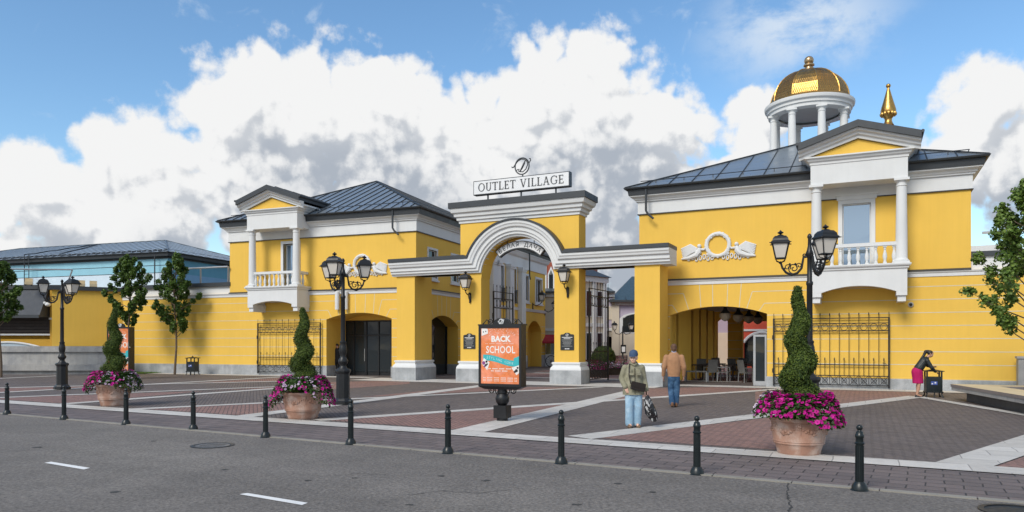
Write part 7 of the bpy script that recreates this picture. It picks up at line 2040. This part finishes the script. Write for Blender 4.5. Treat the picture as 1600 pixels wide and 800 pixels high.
def woman_bin():
    x, y = G(1434, 620.5); t = thing('person', 'person in black leather jacket and magenta skirt bending over the bin', 'person', (x, y, 0), -.1)
    body = MB()
    hip = Vector((0, 0, .86)); ch = Vector((.20, 0, 1.20)); nk = Vector((.30, -.01, 1.33)); hd = Vector((.385, -.03, 1.42))
    chain(body, [hip, (.08, 0, 1.02), ch], [.125, .115, .12], .85, (0, 1, 0)); capsule(body, ch, nk, .08, .05); capsule(body, nk, hd, .05, .05)
    fr = head(body, (.385, -.03, 1.435), (.86, -.25, -.42), (.4, 0, 1), .98)
    L_ = [(-.0, .085, .84), (.045, .075, .46), (.02, .08, .09)]; R_ = [(-.02, -.085, .84), (.01, -.09, .46), (-.06, -.08, .09)]
    for q in (L_, R_):
        chain(body, q, [.085, .056, .036]); capsule(body, (q[1][0] - .015, q[1][1], .38), (q[1][0] - .02, q[1][1], .26), .052, .045); capsule(body, q[2], (q[2][0] + .13, q[2][1], .035), .036, .028)
    aR = [(.23, -.16, 1.22), (.34, -.21, 1.00), (.49, -.14, .86)]; aL = [(.24, .15, 1.23), (.38, .17, 1.05), (.50, .06, 1.0)]
    for q in (aR, aL): chain(body, q, [.048, .04, .028])
    hand(body, (.50, -.13, .855), (.8, .3, -.3), (0, .3, -1), .6, .9, 1); hand(body, (.505, .055, .998), (.6, -.5, .3), (0, -.5, -.6), .6, .9, -1)
    skin(body, 'body', mat('light_tan_skin', (.46, .255, .17), .5, var=.05, vscale=8), t, .008, 2); eyes(t, fr)
    j = MB(); chain(j, [(.03, 0, .96), (.10, 0, 1.06), ch], [.155, .15, .155], .95, (0, 1, 0)); chain(j, [(.24, -.13, 1.21), (.25, .13, 1.21)], [.085, .085]); capsule(j, ch, (.28, -.005, 1.29), .11, .075); chain(j, aR, [.072, .06, .048]); chain(j, aL, [.072, .06, .048])
    skin(j, 'jacket', mat('black_leather', (.016, .021, .021), .38, var=.2, vscale=6, bump=.8, bscale=15), t, .012, 2)
    k = MB(); chain(k, [(.02, 0, .94), (-.02, 0, .84), (-.0, 0, .62), (.005, 0, .50)], [.14, .175, .165, .168], 1.0, (0, 1, 0)); skin(k, 'skirt', cloth('magenta_cloth', (.42, .012, .11), .8, .5, 7, .08), t, .012, 2, hem=.46)
    s = MB()
    for q in (L_, R_):
        b = Vector((q[2][0], q[2][1], 0)); capsule(s, b + Vector((-.03, 0, .05)), b + Vector((-.02, 0, .06)), .034, .034); capsule(s, b + Vector((.03, 0, .028)), b + Vector((.16, 0, .022)), .036, .024); capsule(s, b + Vector((-.04, 0, .015)), b + Vector((-.04, 0, .05)), .02, .025)
    skin(s, 'shoes', mat('black_patent', (.012, .012, .012), .3), t, .008, 1)
    h = MB(); c, f, up, r = fr; h.ball((0, 0, 0), 1, 16, 12)
    for i in range(len(h.v)): v = h.v[i]; h.v[i] = tuple(Vector(c) + r * v[0] * .084 + f * (-.024 + v[1] * .092) + up * (.032 + v[2] * .09))
    chain(h, [Vector(c) - f * .10 + up * .06, Vector(c) - f * .16 + up * .02, (.20, .02, 1.385), (.10, .0, 1.30)], [.045, .05, .045, .02])
    skin(h, 'hair', mat('black_hair', (.012, .009, .008), .4, var=.2, vscale=25, bump=.4, bscale=60), t, .01, 1)
woman_bin()

def guard():
    kk = (527 - CX) / F; oo = PL.o + PL.n * .95; p = PL.world((kk * oo.y - oo.x) / (PL.u.x - kk * PL.u.y), .95, .0); t = thing('person', 'person in dark uniform and cap standing beside the shop entrance', 'person', p, .25)
    body = MB(); chain(body, [(0, 0, .95), (0, 0, 1.2), (0, 0, 1.42)], [.14, .135, .14], .75); capsule(body, (0, 0, 1.42), (0, -.02, 1.56), .06, .056); fr = head(body, (0, -.03, 1.645), (.25, -1, 0), s=1.03)
    for sx in (-1, 1):
        chain(body, [(sx * .10, 0, .93), (sx * .11, -.01, .5), (sx * .12, .02, .1)], [.09, .058, .042]); capsule(body, (sx * .12, .02, .06), (sx * .14, -.12, .045), .035, .03)
        chain(body, [(sx * .21, 0, 1.40), (sx * .27, .02, 1.12), (sx * .25, -.05, .90)], [.055, .045, .032]); hand(body, (sx * .25, -.055, .89), (0, -.1, -1), (-sx, 0, 0), .5, 1.0, sx)
    skin(body, 'body', SKIN2, t, .009, 2); eyes(t, fr)
    m = cloth('black_uniform', (.016, .017, .02), .8, .5, 12)
    j = MB(); chain(j, [(0, 0, .93), (0, 0, 1.15), (0, 0, 1.38)], [.175, .18, .185], .7); chain(j, [(-.17, 0, 1.38), (.17, 0, 1.38)], [.09, .09]); capsule(j, (0, 0, 1.42), (0, -.005, 1.47), .09, .075)
    for sx in (-1, 1): chain(j, [(sx * .21, 0, 1.40), (sx * .27, .02, 1.12), (sx * .25, -.05, .92)], [.08, .068, .055])
    skin(j, 'jacket', m, t, .012, 2)
    q = MB(); capsule(q, (0, 0, .93), (0, 0, .88), .16, .165, 12, .75)
    for sx in (-1, 1): chain(q, [(sx * .09, 0, .88), (sx * .11, -.01, .5), (sx * .12, .02, .1)], [.11, .085, .075])
    skin(q, 'trousers', m, t, .012, 2); s = MB()
    for sx in (-1, 1): shoe(s, (sx * .12, .06, 0), (sx * .15, -1, 0), .28)
    skin(s, 'shoes', mat('black_boots', (.012, .012, .012), .4), t, .01, 2)
    c, f, up, r = fr; h = MB(); h.ball((0, 0, 0), 1, 16, 12)
    for i in range(len(h.v)): v = h.v[i]; h.v[i] = tuple(Vector(c) + r * v[0] * .088 + f * (-.012 + v[1] * .10) + up * (.055 + max(-.35, v[2]) * .075))
    capsule(h, tuple(Vector(c) + f * .07 + up * .042), tuple(Vector(c) + f * .12 + up * .028), .05, .045, 10, .25, tuple(r)); skin(h, 'cap', m, t, .01, 1)
guard()
